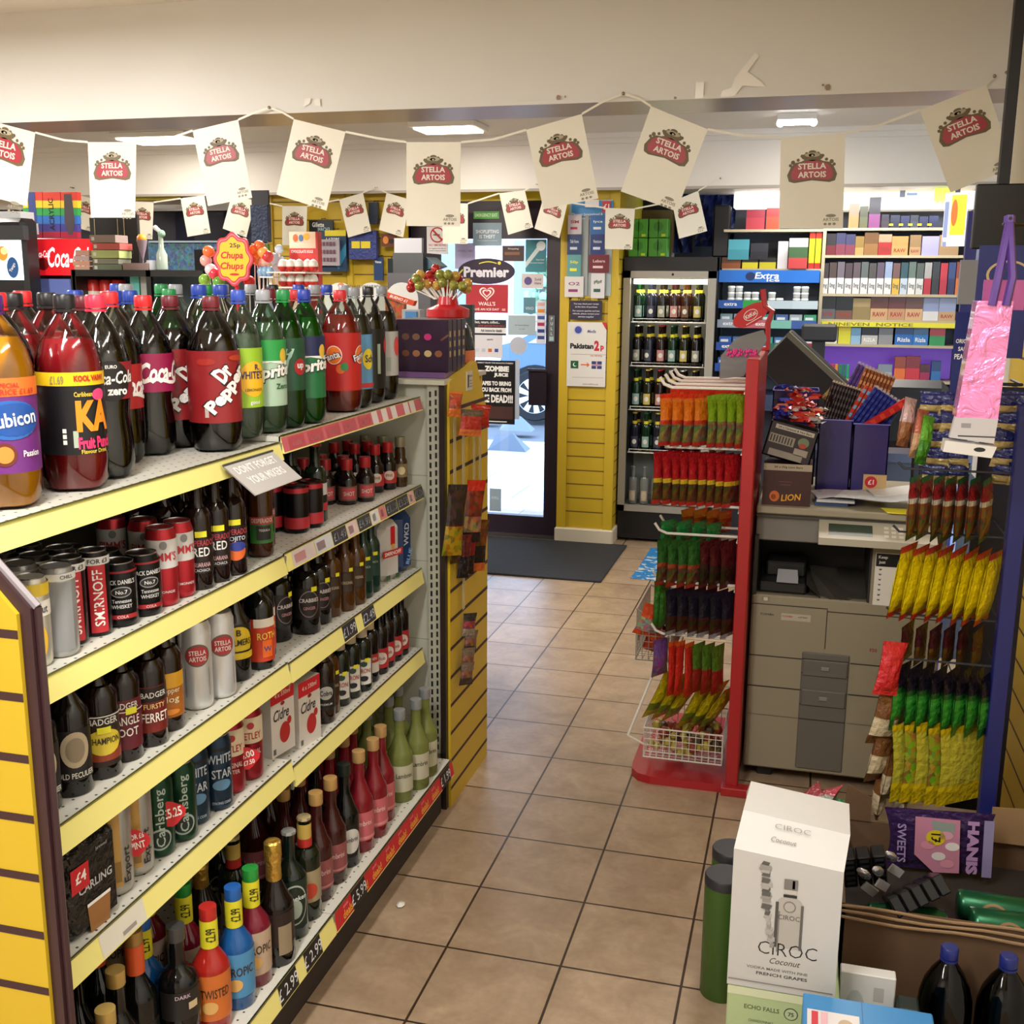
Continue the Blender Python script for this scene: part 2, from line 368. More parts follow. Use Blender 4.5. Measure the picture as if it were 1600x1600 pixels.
def sack(px, py, sc, c, lab):
    p = onZ(px, py, -.02); b = MB(); b.T = Matrix.Translation((p.x, p.y + .25, -.02)) @ Matrix.Diagonal((sc, sc, sc, 1))
    b.add([(-.5, -.25, 0), (.5, -.3, 0), (.45, .35, 0), (-.45, .3, 0), (-.35, -.05, .33), (.1, -.08, .42), (.05, .2, .38)], [(0, 1, 5, 4), (1, 2, 6, 5), (2, 3, 4, 6), (4, 5, 6), (3, 0, 4)], mat(c, .6))
    tag(b.build('rubble_bag'), lab, 'bag')
sack(786, 708, .42, '565f6c', 'dark blue rubbish bag lying flat on the pavement, lower of two')
sack(800, 676, .4, '6a7480', 'grey-blue rubbish bag on the pavement near the car, upper of two')
sack(752, 660, .3, '3fae9e', 'turquoise bag on the pavement behind the door glass')
# dark entrance mat and worn floor sticker
b = MB(); q = [onZ(980, 851, 0), onZ(945, 905, 0), onZ(762, 897, 0), onZ(770, 842, 0)]
b.box(-2.35, -1.075, 6.0, 6.93, 0.0, .012, mat('2a2b2e', .95, kind='wrap'), .004)
tag(b.build('entrance_mat'), 'dark grey rubber-backed mat on the tiles inside the door', 'mat')
def sticker_mat():
    m = bpy.data.materials.new('worn sticker'); m.use_nodes = True; n, L, bs = nodes_of(m)
    tc = n.new('ShaderNodeTexCoord'); w = n.new('ShaderNodeTexNoise'); w.inputs['Scale'].default_value = 14; w.inputs['Detail'].default_value = 6; w.inputs['Distortion'].default_value = 1.5
    L.new(tc.outputs['Object'], w.inputs['Vector']); cr = n.new('ShaderNodeValToRGB'); cr.color_ramp.interpolation = 'CONSTANT'
    cr.color_ramp.elements[0].color = lin('2b7fc0') + (1,); cr.color_ramp.elements[1].position = .54; cr.color_ramp.elements[1].color = lin('c9cfc9') + (1,)
    L.new(w.outputs[0], cr.inputs[0]); L.new(cr.outputs[0], bs.inputs['Base Color']); bs.inputs['Roughness'].default_value = .4; return m
b = MB(); b.add([(-.93, 6.15, .0015), (-.62, 6.12, .0015), (-.62, 6.95, .0015), (-.90, 6.95, .0015)], [(0, 1, 2, 3)], sticker_mat()); b.box(-.92, -.63, 6.16, 6.94, 0.0002, .001, mat('2b7fc0', .5))
tag(b.build('floor_sticker'), 'worn blue floor sticker with scratched white patches by the fridge', 'sticker')
b = MB(); b.ball((-.99, 2.56, .006), .012, mat('ddd8cf', .5), 7, 4, (1, 1.3, .5)); tag(b.build('paper_scrap'), 'tiny crumpled scrap of paper on the tiles by the bottom shelf', 'litter')
# ---------------------------------------------------------------- light fittings
def fitting(x, y, z, sx, sy, lab, e=6, c='fff6e8'):
    r = empty('ceiling_light', (x, y, z))
    MB().box(-sx / 2 - .03, sx / 2 + .03, -sy / 2 - .03, sy / 2 + .03, -.03, 0, WHITE, .005).build('housing', r)
    MB().box(-sx / 2, sx / 2, -sy / 2, sy / 2, -.04, -.03, mat(c, .4, emit=e)).build('diffuser', r)
    tag(r, lab, 'light')
fitting(-2.07, 6.28, 2.56, .34, .24, 'square ceiling light panel near the middle, above the door end', 5)
fitting(-3.98, 6.38, 2.56, .46, .3, 'long ceiling light panel at the drinks machine end', 5)
fitting(-2.4, 4.9, 2.56, .6, .6, 'added square fill light panel hidden behind the beam', 5)  # this and the next two: unseen fill panels added to brighten the bulkhead
fitting(-4.6, 4.9, 2.56, .6, .6, 'added square fill light panel over the drinks machines', 5)
fitting(.2, 4.9, 2.56, .6, .6, 'added square fill light panel over the serving counter', 5)
r = empty('twin_tube_light', (-.14, 6.35, 2.56)); MB().box(-.10, .10, -.08, .08, -.03, 0, WHITE).build('housing', r)
b = MB(); b.tube([(-.08, -.05, -.045), (.08, -.05, -.045)], .012, mat('ffffff', .4, emit=8)); b.ball((-.085, -.05, -.045), .02, mat('ffffff', .4, emit=8)); b.ball((.085, -.05, -.045), .02, mat('ffffff', .4, emit=8)); b.build('tube', r)
tag(r, 'small bare-tube ceiling fitting over the cigarette shelves', 'light')
for i, (x, y, z, sx, sy, p, c) in enumerate(LAMPS[:4]):
    fitting(x, y, 2.7, sx, sy, 'fluorescent ceiling batten over ' + ['the drinks aisle', 'the far side of the drinks shelving', 'the back of the shop', 'the corner behind the viewer'][i], 3.0, 'ffe9c8')
# ================================================================ the drinks gondola
def perforated():
    m = bpy.data.materials.new('perforated steel'); m.use_nodes = True; n, L, b = nodes_of(m)
    tc = n.new('ShaderNodeTexCoord'); v = n.new('ShaderNodeTexVoronoi'); v.inputs['Scale'].default_value = 38; v.inputs['Randomness'].default_value = 0
    mp = n.new('ShaderNodeMapping'); mp.inputs['Scale'].default_value = (1, 1, 0); L.new(tc.outputs['Object'], mp.inputs[0]); L.new(mp.outputs[0], v.inputs['Vector'])
    c = n.new('ShaderNodeMath'); c.operation = 'LESS_THAN'; c.inputs[1].default_value = .1; L.new(v.outputs['Distance'], c.inputs[0])
    mx = n.new('ShaderNodeMixRGB'); mx.inputs[1].default_value = lin('d2cfc2') + (1,); mx.inputs[2].default_value = (.03, .03, .03, 1)
    L.new(c.outputs[0], mx.inputs[0]); L.new(mx.outputs[0], b.inputs['Base Color']); b.inputs['Roughness'].default_value = .35
    return m
PERF = perforated(); STEEL = mat('c4c2b2', .4); STEELD = mat('8d8b7c', .45)
LY = mat('f0e68c', .22); LYG = mat('f4ecae', .18)
SZ = [1.34, 1.07, .81, .555, .185]
SZB = [(1.322, 1.335), (1.064, 1.068), (.81, .806), (.570, .548), (.185, .185)]
SNAME = ['top', 'second', 'third', 'fourth', 'bottom']
G = empty('shelving_gondola', (-1.6, 2.2, 0))
tag(G, 'cream steel double-sided shelving unit with yellow price strips and slatted end panels', 'shelving')
def gp(mb, name, parent=G):
    o = mb.build(name); o.parent = parent
    if parent is G: o.matrix_parent_inverse = Matrix.Translation((1.6, -2.2, 0))
    return o
BK, RD, WH, YP = mat('17171a', .4), mat('c2202b', .4), mat('efece6', .4), mat('f0e23c', .4)
def strip_print(i, bay, f, ln):
    if i == 0 and bay == 1:
        f.rect(0, .004, ln, .046, mat('c9606a', .25)); f.n = 1
        for k in range(5): f.rect(.03 + k * .1, .007, .11 + k * .1, .043, mat('b9454f', .3)); f.n = 1; f.text('deals!', .07 + k * .1, .022, .016, mat('e0a0a0', .3)); f.n = 1
        for u in (.52, .59, .66, .76, .81): f.rect(u, .004, u + .04, .046, mat('ddd3cf', .3)); f.n = 1
    if i == 1 and bay == 1:
        x = .03
        for w_, c, t in [(.12, 'dccfce', ''), (.1, 'cdd0d4', ''), (.09, '3a3b40', '£1.49'), (.07, 'd9c2c0', ''), (.09, '3a3b40', '£4.99'), (.06, 'dedada', ''), (.05, 'cf7b78', ''), (.09, '3a3b40', '£1.29'), (.09, '3a3b40', '£3.59'), (.05, 'd8a9a6', ''), (.08, '3a3b40', '£1.09')]:
            f.rect(x, .004, x + w_ - .004, .046, mat(c, .25)); f.n = 1
            if t: f.text(t, x + w_ / 2, .025, .024, mat('c9ccd0', .4), bold=0)
            else: f.rect(x + .01, .012, x + w_ * .55, .036, mat('c58f92' if 'c' in c else 'b7b9bd', .3))
            f.n = 1; x += w_
    if i == 2 and bay == 1:
        for u, t in ((.30, '£1.99'), (.43, '£2.49')):
            f.rect(u, .003, u + .085, .047, mat('34353c', .3)); f.text(t, u + .042, .025, .026, mat('b9bcc2', .4), bold=0); f.n = 0
    if i == 3 and bay == 0:
        f.rect(.17, .003, .30, .047, mat('ddd8c9', .3)); f.rect(.23, .01, .27, .018, mat('9b968c', .4)); f.n = 0
    if i == 4 and bay == 1:
        f.rect(0, .003, ln, .047, RD)
        u = .045
        for k in range(9):
            f.text('deals!', u + .03 + k * .094, .019, .021, mat('e9a93a', .4)); f.n = 1; f.text('special', u + .02 + k * .094, .037, .010, mat('e58c96', .4)); f.n = 1
        for u, t in ((.1, '£ 5.99'), (.79, '£ 1.99')):
            f.n = 3; f.rect(u, .002, u + .085, .048, BK); f.text(t, u + .042, .025, .026, mat('dfe2e6', .4), bold=0)
    if i == 4 and bay == 0:
        for u, t in ((.62, '£ 2.99'), (.745, '£ 2.99')):
            f.rect(u, .002, u + .085, .048, BK); f.text(t, u + .042, .025, .026, mat('dfe2e6', .4), bold=0); f.n = 0
for i, z in enumerate(SZ):
    xf = -1.12 if i < 4 else -1.025
    for bay, (ya, yb) in enumerate(((1.29, 2.198), (2.202, 3.112))):
        z = SZB[i][bay]
        s = MB().box(-1.58, xf, ya, yb, z - .012, z, PERF); s.box(xf - .004, xf, ya, yb, z - (.038, .041, .045, .046, .05)[i], z, STEEL)
        s.box(-1.58, xf, ya + .002, ya + .004, z - .02, z - .012, STEELD); s.box(-1.58, xf, yb - .004, yb - .002, z - .02, z - .012, STEELD)
        if i == 0: s.box(-2.06, -1.58, ya, yb, z - .012, z, PERF)
        sh = gp(s, 'shelf')
        m = MB(); t = MB()
        x0, x1 = xf, xf + .012
        dr = (.038, .041, .045, .046, .05)[i]; x1 = xf + .004
        m.add([(x0, ya, z), (x1 + .006, ya, z - dr), (x0, ya, z - dr), (x0, yb, z), (x1 + .006, yb, z - dr), (x0, yb, z - dr)], [(0, 2, 1), (3, 4, 5), (0, 1, 4, 3), (1, 2, 5, 4), (0, 3, 5, 2)], LY)
        m.box(x0, x0 + .002, ya, yb, z - .001, z + .003, mat('d9dcc8', .2, kind='clear'))
        V = Vector((-(.010), 0, dr))
        f = Face(m, (x1 + .006, ya, z - dr), (0, 1, 0), V); f.V = V / .05; f.N = Vector((1, 0, .2)).normalized(); strip_print(i, bay, f, yb - ya)
        o = m.build('price_strip'); o.parent = sh
    s = MB(); s.box(xf - .002, xf + .004, 2.1965, 2.2035, min(SZB[i]) - .052, min(SZB[i]) - .001, STEELD); gp(s, 'shelf_bracket')
b = MB().box(-1.60, -1.58, 1.29, 3.15, .03, 1.305, mat('777566', .6)); gp(b, 'back_panel')
b = MB().box(-1.56, -1.06, 1.3, 3.11, .0, .12, mat('2b2320', .6)); gp(b, 'plinth')
# near end panel: yellow slats in a dark purple-brown surround, chamfered upper corner
DK = mat('3a2326', .35)
E = MB(); E.prism([(-2.15, 0), (-1.04, 0), (-1.04, 1.216), (-1.15, 1.33), (-2.04, 1.33), (-2.15, 1.216)], 1.265, 1.288, DK)
E.prism([(-2.14, 0), (-1.058, 0), (-1.058, 1.208), (-1.16, 1.318), (-2.03, 1.318), (-2.14, 1.208)], 1.258, 1.266, YEL)
f = Face(E, (0, 1.258, 0), (1, 0, 0), (0, 0, 1)); slats(E, f, -2.14, -1.058, 0, 1.2, .0945, 1.178, mat('3b2020', .6), .013)
gp(E, 'end_panel')
b = MB(); b.tube([(-1.036, 1.276, 0), (-1.036, 1.276, 1.216)], .006, DK); b.tube([(-1.036, 1.276, 1.216), (-1.15, 1.276, 1.33)], .0065, mat('8d8588', .3)); gp(b, 'edge_trim')
# far end bay: grey upright panel towards the shelves, slatted side towards the aisle
b = MB().box(-2.06, -1.064, 3.15, 3.165, .03, 1.372, mat('b3b2a2', .45))
for z in (.30, .565, .82, 1.09): b.box(-1.6, -1.1, 3.1495, 3.1505, z, z + .002, STEELD)
gp(b, 'upright_panel')
b = MB().box(-1.105, -1.066, 3.135, 3.155, .19, 1.37, mat('a9a898', .4))
z = .2
while z < 1.35: b.box(-1.098, -1.092, 3.1335, 3.1355, z, z + .017, BK); b.box(-1.08, -1.074, 3.1335, 3.1355, z + .004, z + .021, BK); z += .027
gp(b, 'slotted_upright')
b = MB().box(-2.06, -1.045, 3.12, 3.56, 1.372, 1.386, mat('bdbba9', .4)); gp(b, 'top_cap')
b = MB().box(-1.066, -1.048, 3.13, 3.17, 0, 1.375, mat('241a1a', .4)); gp(b, 'edge_trim')
side = [(3.153, 0), (3.567, 0), (3.567, 1.24), (3.52, 1.30), (3.43, 1.425), (3.153, 1.38)]
b = MB(); b.prism(side, -1.06, -1.04, YEL, 'x'); f = Face(b, (-1.04, 0, 0), (0, 1, 0), (0, 0, 1)); slats(b, f, 3.153, 3.567, 0, 1.31, .0945, 1.293, mat('3b2020', .6), .012)
gp(b, 'slat_panel')
b = MB().box(-2.06, -1.06, 3.55, 3.565, 0, 1.37, YEL); gp(b, 'end_panel')
# ================================================================ drinks
def PET(R, H, lv, c='clear', waist=0):
    k = H / .325
    return [(r, z * k) for r, z in PET_(R, .325, lv, c, waist)]
def PET_(R, H, lv, c='clear', waist=0):
    if waist: return [(R * .6, 0), (R * .88, .006), (R * .97, .03), (R * .95, .07), (R * .86, .115), (R * .93, .15), (R, .19), (R * .97, .215), (R * .8, .25), (R * .5, .283), (R * .27, .302), (R * .25, .306), (R * .25, H)]
    return [(R * .6, 0), (R * .88, .005), (R * .98, .02), (R, .05), (R, .12), (R, .2), (R * .97, .222), (R * .84, .25), (R * .58, .278), (R * .33, .297), (R * .25, .304), (R * .25, H)]
def cutp(p, z, k=.965):
    o = []
    for i, (r, zz) in enumerate(p):
        if zz <= z: o.append((r * k, zz + .001))
        else:
            r0, z0 = p[i - 1]; t = (z - z0) / (zz - z0); o.append(((r0 + (r - r0) * t) * k, z)); break
    return o
def arclabel(mb, R, z0, z1, m, half=math.pi, seg=28, taper=None):
    vs = []; fs = []
    R1 = taper or R
    for k in range(seg + 1):
        t = -half + 2 * half * k / seg; vs += [(R * math.sin(t), -R * math.cos(t), z0), (R1 * math.sin(t), -R1 * math.cos(t), z1)]
    mb.add(vs, [(2 * k, 2 * k + 2, 2 * k + 3, 2 * k + 1) for k in range(seg)], m, True)
def petal(t, z): return 1 - (.16 * max(0, 1 - z / .035)) * (1 - abs(math.cos(2.5 * t))) if z < .035 else 1
def pet(R, H, tint, liquid, lv, cap, lz, lc, prints, waist=0, a=1.0, name='soft_drink_bottle'):
    pr = PET(R, H, lv, waist=waist)
    b = MB().lathe(pr, mat(tint, .06, kind='clear'), 24, mod=petal); r = b.build(name)
    b = MB().lathe(cutp(pr, lv), mat(liquid, .12, kind='juice', a=a) if a < 1 else mat(liquid, .08), 24, mod=petal); b.build('liquid', r)
    b = MB(); rr = R * .25
    b.lathe([(rr + .0035, H - .016), (rr + .004, H - .012), (rr + .004, H + .004), (rr + .002, H + .007), (.001, H + .0072)], mat(cap, .35), 18, mod=lambda t, z: 1 + .015 * math.cos(18 * t)); b.lathe([(rr + .005, H - .022), (rr + .005, H - .018)], mat(cap, .35), 18); b.build('cap', r)
    b = MB(); LR = R * 1.006; arclabel(b, LR, lz[0], lz[1], mat(lc, .4)); f = Face(b, R=LR, z0=lz[0]); prints(f, lz[1] - lz[0]); b.build('label', r)
    return r
def T_(c): return mat(c, .4)
def p_rub(f, h):
    f.rect(-.09, h - .028, .09, h, T_('f0762c')); f.n = 1; f.text('SPECIAL', .0, h - .011, .007, T_('b8322a')); f.n = 2; f.text('PRICE £1.69', .012, h - .021, .009, T_('b8322a')); f.n = 1
    f.ell(0, h * .56, .048, .03, T_('2a62b0')); f.ell(.006, h * .565, .043, .025, T_('1d4f9c')); f.text('Rubicon', .004, h * .57, .022, WH, w=.075, rot=.1); f.n = 1
    f.ell(-.012, h * .2, .018, .018, T_('6d2f22')); f.ell(-.012, h * .2, .013, .013, T_('d98b3c')); f.n = 1; f.text('Passion', .03, h * .2, .01, WH, w=.03)
def p_ka(f, h):
    f.rect(-.16, h - .022, .16, h, T_('f2c61e')); f.n = 1; f.text('KOOL VAIWI', .022, h - .01, .010, T_('c02a1f'), w=.055, bold=.05); f.n = 1; f.text('£1.69', -.032, h - .012, .014, T_('8a8a5c'), w=.022); f.n = 1
    f.text('Caribbean', .008, h - .036, .008, T_('e2c23a'), w=.03); f.n = 1; f.text('KA', .026, h * .47, .052, T_('f0901f'), w=.064, bold=.05); f.n = 1; f.ell(.037, h * .72, .014, .010, T_('e0487c')); f.n = 1
    f.text('Fruit Punch', .028, h * .14, .020, T_('e8366c'), w=.066, bold=.05); f.n = 1; f.text('Flavour Drink', .024, h * .035, .007, T_('e2c23a'), w=.05); f.n = 1
    for k in range(3): f.rect(-.028, h * (.3 - .07 * k) - .004, -.022, h * (.3 - .07 * k) + .003, T_('d8d8d0')); f.n = 1
    f.rect(-.012, .012, -.004, .04, T_('a7b7a0'))
def p_zero(f, h):
    f.rect(-.05, 0, .05, h, T_('8e1a22')); f.ell(.0, h * .5, .036, h * .55, T_('1a1214')); f.n = 1; f.text('Coca-Cola', 0, h * .58, .022, WH, w=.09, rot=.05, shear=.3); f.n = 1; f.text('zero', .01, h * .2, .011, WH, bold=.04); f.n = 1; f.text('EURO', .0, h * .88, .006, WH)
def p_coke(f, h):
    f.text('Coca-Cola', .030, h * .52, .042, WH, w=.125, rot=.03, shear=.35, bold=.035); f.n = 1; f.strip([(-.02 + .08 * k / 8, h * .24 + .004 * math.sin(k * .8), h * .24 + .007 + .004 * math.sin(k * .8)) for k in range(9)], WH); f.n = 1
    f.rect(-.052, h * .15, -.040, h * .8, T_('dfc8cf')); f.n = 1; 
    for k in range(9): f.rect(-.050, h * .2 + k * .006, -.042, h * .2 + k * .006 + .002, T_('4a1830')); f.n = 1
def p_dp(f, h):
    for m_, e in ((BK, .006), (WH, 0)):
        f.text('Dr', .004, h * .70, .034 + e, m_, w=.034 + e, rot=.85, bold=.05); f.n -= 1; f.text('Pepper', .016, h * .46, .036 + e, m_, w=.118 + e, rot=.85, bold=.05)
    f.n = 1; f.rect(-.035, h * .08, -.027, h * .27, T_('b7a6a0'))
    f.n = 1; f.ell(-.03, h * .85, .02, .007, T_('a02a20')); f.ell(.04, h * .9, .022, .006, T_('b33a22'))
def p_rw(f, h):
    f.ell(.012, h * .48, .034, h * .3, T_('f0b92a'), 10); f.n = 1; f.text('R.', .02, h * .68, .012, T_('28305c')); f.n = 1; f.text("WHITE'S", .005, h * .55, .017, T_('28305c'), w=.062); f.n = 1; f.text('LEMONADE', .012, h * .3, .006, T_('7d6a1c')); f.n = 1; f.text('good', .012, h * .08, .011, WH)
def p_spr(c1, c2):
    def g(f, h):
        f.rect(-.15, h * .66, .15, h, T_(c1)); f.n = 1; f.strip([(-.05 + k * .01, h * .64 - .004 * abs(k - 5) * .4 + .004, h * .665 + .003) for k in range(11)], WH); f.n = 1
        f.ell(.034, h * .76, .011, .016, T_('e2b93a')); f.n = 2; f.text('Sprite', .008, h * .50, .040, T_('123d2a'), w=.098, rot=.12, bold=.08, shear=.2); f.n -= 1; f.text('Sprite', .007, h * .505, .036, WH, w=.092, rot=.12, bold=.04, shear=.2); f.n = 2
        if c2: f.text('Zero', .028, h * .3, .012, T_(c2))
    return g
def p_7(f, h):
    f.text('7', -.012, h * .55, .06, T_('9fc4ae'), w=.03, shear=.3, bold=.05); f.n = 1; f.ell(.018, h * .45, .017, .019, T_('a8232b')); f.text('up', .018, h * .45, .015, T_('d9d4cc'), bold=.04)
def p_fan(f, h):
    for u in (-.035, .045):
        f.n = 1; f.ell(u + .006, h * .62, .022, .024, T_('e9e3d6')); f.ell(u + .006, h * .62, .020, .022, T_('e8742a')); f.text('Fanta', u, h * .6, .020, T_('1b2450'), w=.05, rot=.3, bold=.08); f.n -= 1; f.text('Fanta', u, h * .6, .017, WH, w=.045, rot=.3, bold=.02)
    f.n = 1; f.ell(-.012, h * .38, .012, .012, T_('d9642a')); f.ell(-.002, h * .42, .01, .011, T_('2c7a3a'))
def p_sch(f, h):
    f.n = 1; f.ell(.02, h * .55, .02, .028, T_('e8d23a')); f.text('Sch', .022, h * .56, .02, T_('2a3a5c'), w=.03); f.n = 1; f.rect(-.14, .004, .14, .016, T_('c23a3a'))
def p_ckl(f, h):
    f.n = 1; f.ell(.034, h * .66, .014, .028, T_('d94a4a')); f.ell(-.03, h * .66, .012, .028, T_('d94a4a')); f.n = 1; f.rect(-.006, h * .1, .008, h * .42, T_('9aa696'))
def p_dark(f, h): f.n = 1; f.rect(.006, h * .25, .016, h * .75, T_('9fb09a')); f.n = 1; f.ell(.042, h * .72, .012, .022, T_('c8323a'))
CL = 'f3f5f2'
PETK = {
 'rub': lambda: pet(.054, 0.318, CL, 'f09c18', 0.263, '4a1f6a', (0.058, 0.203), '6c2a78', p_rub, a=.94),
 'ka': lambda: pet(.0535, 0.318, CL, 'b01c2a', 0.254, '17171a', (0.064, 0.200), '141315', p_ka, a=.92),
 'zero': lambda: pet(.053, 0.316, CL, '160d0c', 0.224, 'e0304a', (0.143, 0.208), '8e1a22', p_zero, 1),
 'cherry': lambda: pet(.053, 0.312, CL, '120b0b', 0.219, 'd9262a', (0.130, 0.206), '8f1646', p_coke, 1),
 'dp': lambda: pet(.054, 0.311, CL, '120a0a', 0.250, '6e1c28', (0.062, 0.209), '8c1e22', p_dp),
 'rw': lambda: pet(.046, 0.31, 'dfe8dd', 'c9d8c8', 0.225, '2f52b8', (0.069, 0.196), '9ac42e', p_rw, a=.25),
 'sz': lambda: pet(.046, 0.31, 'cfe4cf', 'b9d3b9', 0.246, 'a3a6ad', (0.063, 0.209), 'a9c4ab', p_spr('2b9a48', '1d5a34'), a=.25),
 '7up': lambda: pet(.046, 0.31, '4fc46a', '14803a', 0.246, '1f8a48', (0.089, 0.209), '1c4a32', p_7, a=.6),
 'spr': lambda: pet(.046, 0.31, '5fd07a', '159040', 0.253, '2a3fa8', (0.063, 0.209), '1d6a3c', p_spr('1c2550', None), a=.6),
 'fan': lambda: pet(.052, 0.308, CL, '8e1f1a', 0.253, 'cf2b32', (0.058, 0.207), 'b52220', p_fan),
 'schw': lambda: pet(.046, 0.314, 'e4e8e4', '3a3836', 0.250, '8c8f94', (0.052, 0.198), '5f9ac6', p_sch, a=.9),
 'dark': lambda: pet(.046, 0.316, 'dcdcd8', '110d0e', 0.249, '19191b', (0.042, 0.208), '121113', p_dark),
 'ckl': lambda: pet(.046, 0.318, 'e4e4e0', '171314', 0.255, '85888c', (0.070, 0.197), 'b4b3b0', p_ckl),
 'cola': lambda: pet(.052, 0.32, CL, '140c0c', 0.235, 'd42a2e', (0.107, 0.192), 'a51d22', p_coke),
 'coly': lambda: pet(.05, 0.32, CL, 'b98a1e', 0.235, 'e4c62a', (0.107, 0.192), 'd8b82a', p_dark, a=.8),
 'colb': lambda: pet(.05, 0.32, CL, '120d0e', 0.235, '2343a8', (0.107, 0.192), '1c2f7a', p_dark),
 'colk': lambda: pet(.05, 0.32, CL, '150f10', 0.235, '1b1b1e', (0.107, 0.192), '1a1a1c', p_dark),
 'colg': lambda: pet(.048, 0.32, '54c474', '1a8a44', 0.251, '1f8a48', (0.085, 0.203), '1c5a34', p_dark, a=.6),
 'cols': lambda: pet(.048, 0.32, 'e4e8e4', 'c2c8c2', 0.251, '9a9da2', (0.085, 0.203), 'b9bcb8', p_dark, a=.3)}
def ctr(cx, cy, R):
    d = Vector((cx, cy)).normalized(); return cx + d.x * R, cy + d.y * R
def onshelf(si, cx, cy, R, extra=0.0):
    f0 = (1.67 - SZB[si][0]) / (1.67 - SZ[si]); f1 = (1.67 - SZB[si][1]) / (1.67 - SZ[si])
    k = min(1, max(0, (cy - 1.75) / .6)); f = f0 + (f1 - f0) * k * k * (3 - 2 * k)
    return ctr(cx * f, cy * f, R + extra)
def shz(si, y, R): return (max(SZB[si]) if abs(y - 2.2) < R else SZB[si][0] if y < 2.2 else SZB[si][1]) + .0006
def facing(x, y, ra): return math.atan2(-y, -x) + math.radians(ra) + math.pi / 2
TOP = [('rub', -1.216, 1.333, .054, 25, 'orange drink with purple label, cut by the frame at the near end', 'rub'),
 ('rub', -1.109, 1.322, .054, 14, 'orange passion fruit drink with purple and blue label', ''), ('ka', -1.104, 1.474, .053, 12, 'red fruit punch drink with black and yellow label', ''),
 ('zero', -1.126, 1.582, .052, 20, 'sugar-free cola with black and red label and pinkish cap', ''), ('cherry', -1.204, 1.835, .052, 18, 'cherry cola with plum label, red cap', ''),
 ('dp', -1.219, 1.944, .054, 22, 'dark cola with maroon label and white slanted lettering, half hidden by its twin', ''), ('dp', -1.116, 1.926, .054, 14, 'dark cola with maroon label and white slanted lettering, in front of its twin', ''),
 ('rw', -1.125, 2.035, .046, 20, 'clear lemonade with green and yellow label, blue cap', ''), ('sz', -1.128, 2.132, .046, 14, 'clear diet lemon drink with pale green label, grey cap', ''),
 ('7up', -1.135, 2.228, .046, 24, 'green bottle with dark label, large pale 7 and red spot', ''), ('spr', -1.133, 2.324, .046, 14, 'green bottle with navy and green label, blue cap', ''),
 ('fan', -1.262, 2.585, .052, 18, 'red fruit soda standing one row behind the other red soda', ''), ('fan', -1.150, 2.612, .052, 10, 'red fruit soda with scarlet label at the shelf edge', ''),
 ('schw', -1.158, 2.721, .046, 24, 'dark mixer with sky blue label', ''), ('dark', -1.170, 2.845, .046, 22, 'black cola with plain black label, black cap', ''), ('ckl', -1.172, 2.950, .046, 20, 'diet cola with silver label at the far end', '')]
used = []
for k, cx, cy, R, ra, d, _ in TOP:
    x, y = onshelf(0, cx, cy, R)
    x = min(x, -1.126 - R * .98)
    while any(math.hypot(u[0] - x, u[1] - y) < u[2] + R + .0015 for u in used): y += .003
    inst(k, PETK[k], (x, y, shz(0, y, R)), facing(x, y, ra), d + ', top shelf', 'drink bottle'); used.append((x, y, R))
BACK = [(-1.27, [(9, 'cola'), (31, 'ka'), (76, 'ka'), (157, 'cola'), (200, 'dp'), (301, 'colb'), (340, 'colb'), (370, '7up'), (419, 'dp'), (499, 'cols'), (546, 'cols')]),
        (-1.385, [(51, 'cola'), (83, 'cola'), (114, 'cola'), (180, 'colb'), (240, 'colb'), (275, 'cols'), (309, 'colg'), (435, 'colk'), (467, 'colb'), (511, 'colb'), (539, 'cols')]),
        (-1.5, [(139, 'colb'), (220, 'cols'), (254, 'colg'), (287, 'colb'), (321, 'coly'), (345, 'cols'), (392, 'cols'), (477, 'colk'), (520, 'colk'), (559, 'colb')])]
CN = {'cola': 'red', 'ka': 'black', 'dp': 'maroon', 'colb': 'blue', '7up': 'green', 'colg': 'green', 'cols': 'grey', 'colk': 'black', 'coly': 'yellow'}
cnt = {}
for ri, (X, L_) in enumerate(BACK):
    for px, k in L_:
        y = onX(px, 466, X).y; x = X
        for _ in range(40):
            hit = [u for u in used if math.hypot(u[0] - x, u[1] - y) < u[2] + .055]
            if not hit: break
            y += .01 if y >= hit[0][1] else -.01; x -= .004
        if any(math.hypot(u[0] - x, u[1] - y) < u[2] + .0545 for u in used): continue
        if not 1.30 < y < 3.06: continue
        used.append((x, y, .053)); c = CN[k]; n_ = cnt[(ri, c)] = cnt.get((ri, c), 0) + 1
        inst(k, PETK[k], (x, y, shz(0, y, .053)), facing(x, y, random.uniform(-30, 60)),
             f"{c}-capped bottle, {['second', 'third', 'fourth'][ri]} row of the top shelf, {ORD[n_ - 1]} such cap along", 'drink bottle')
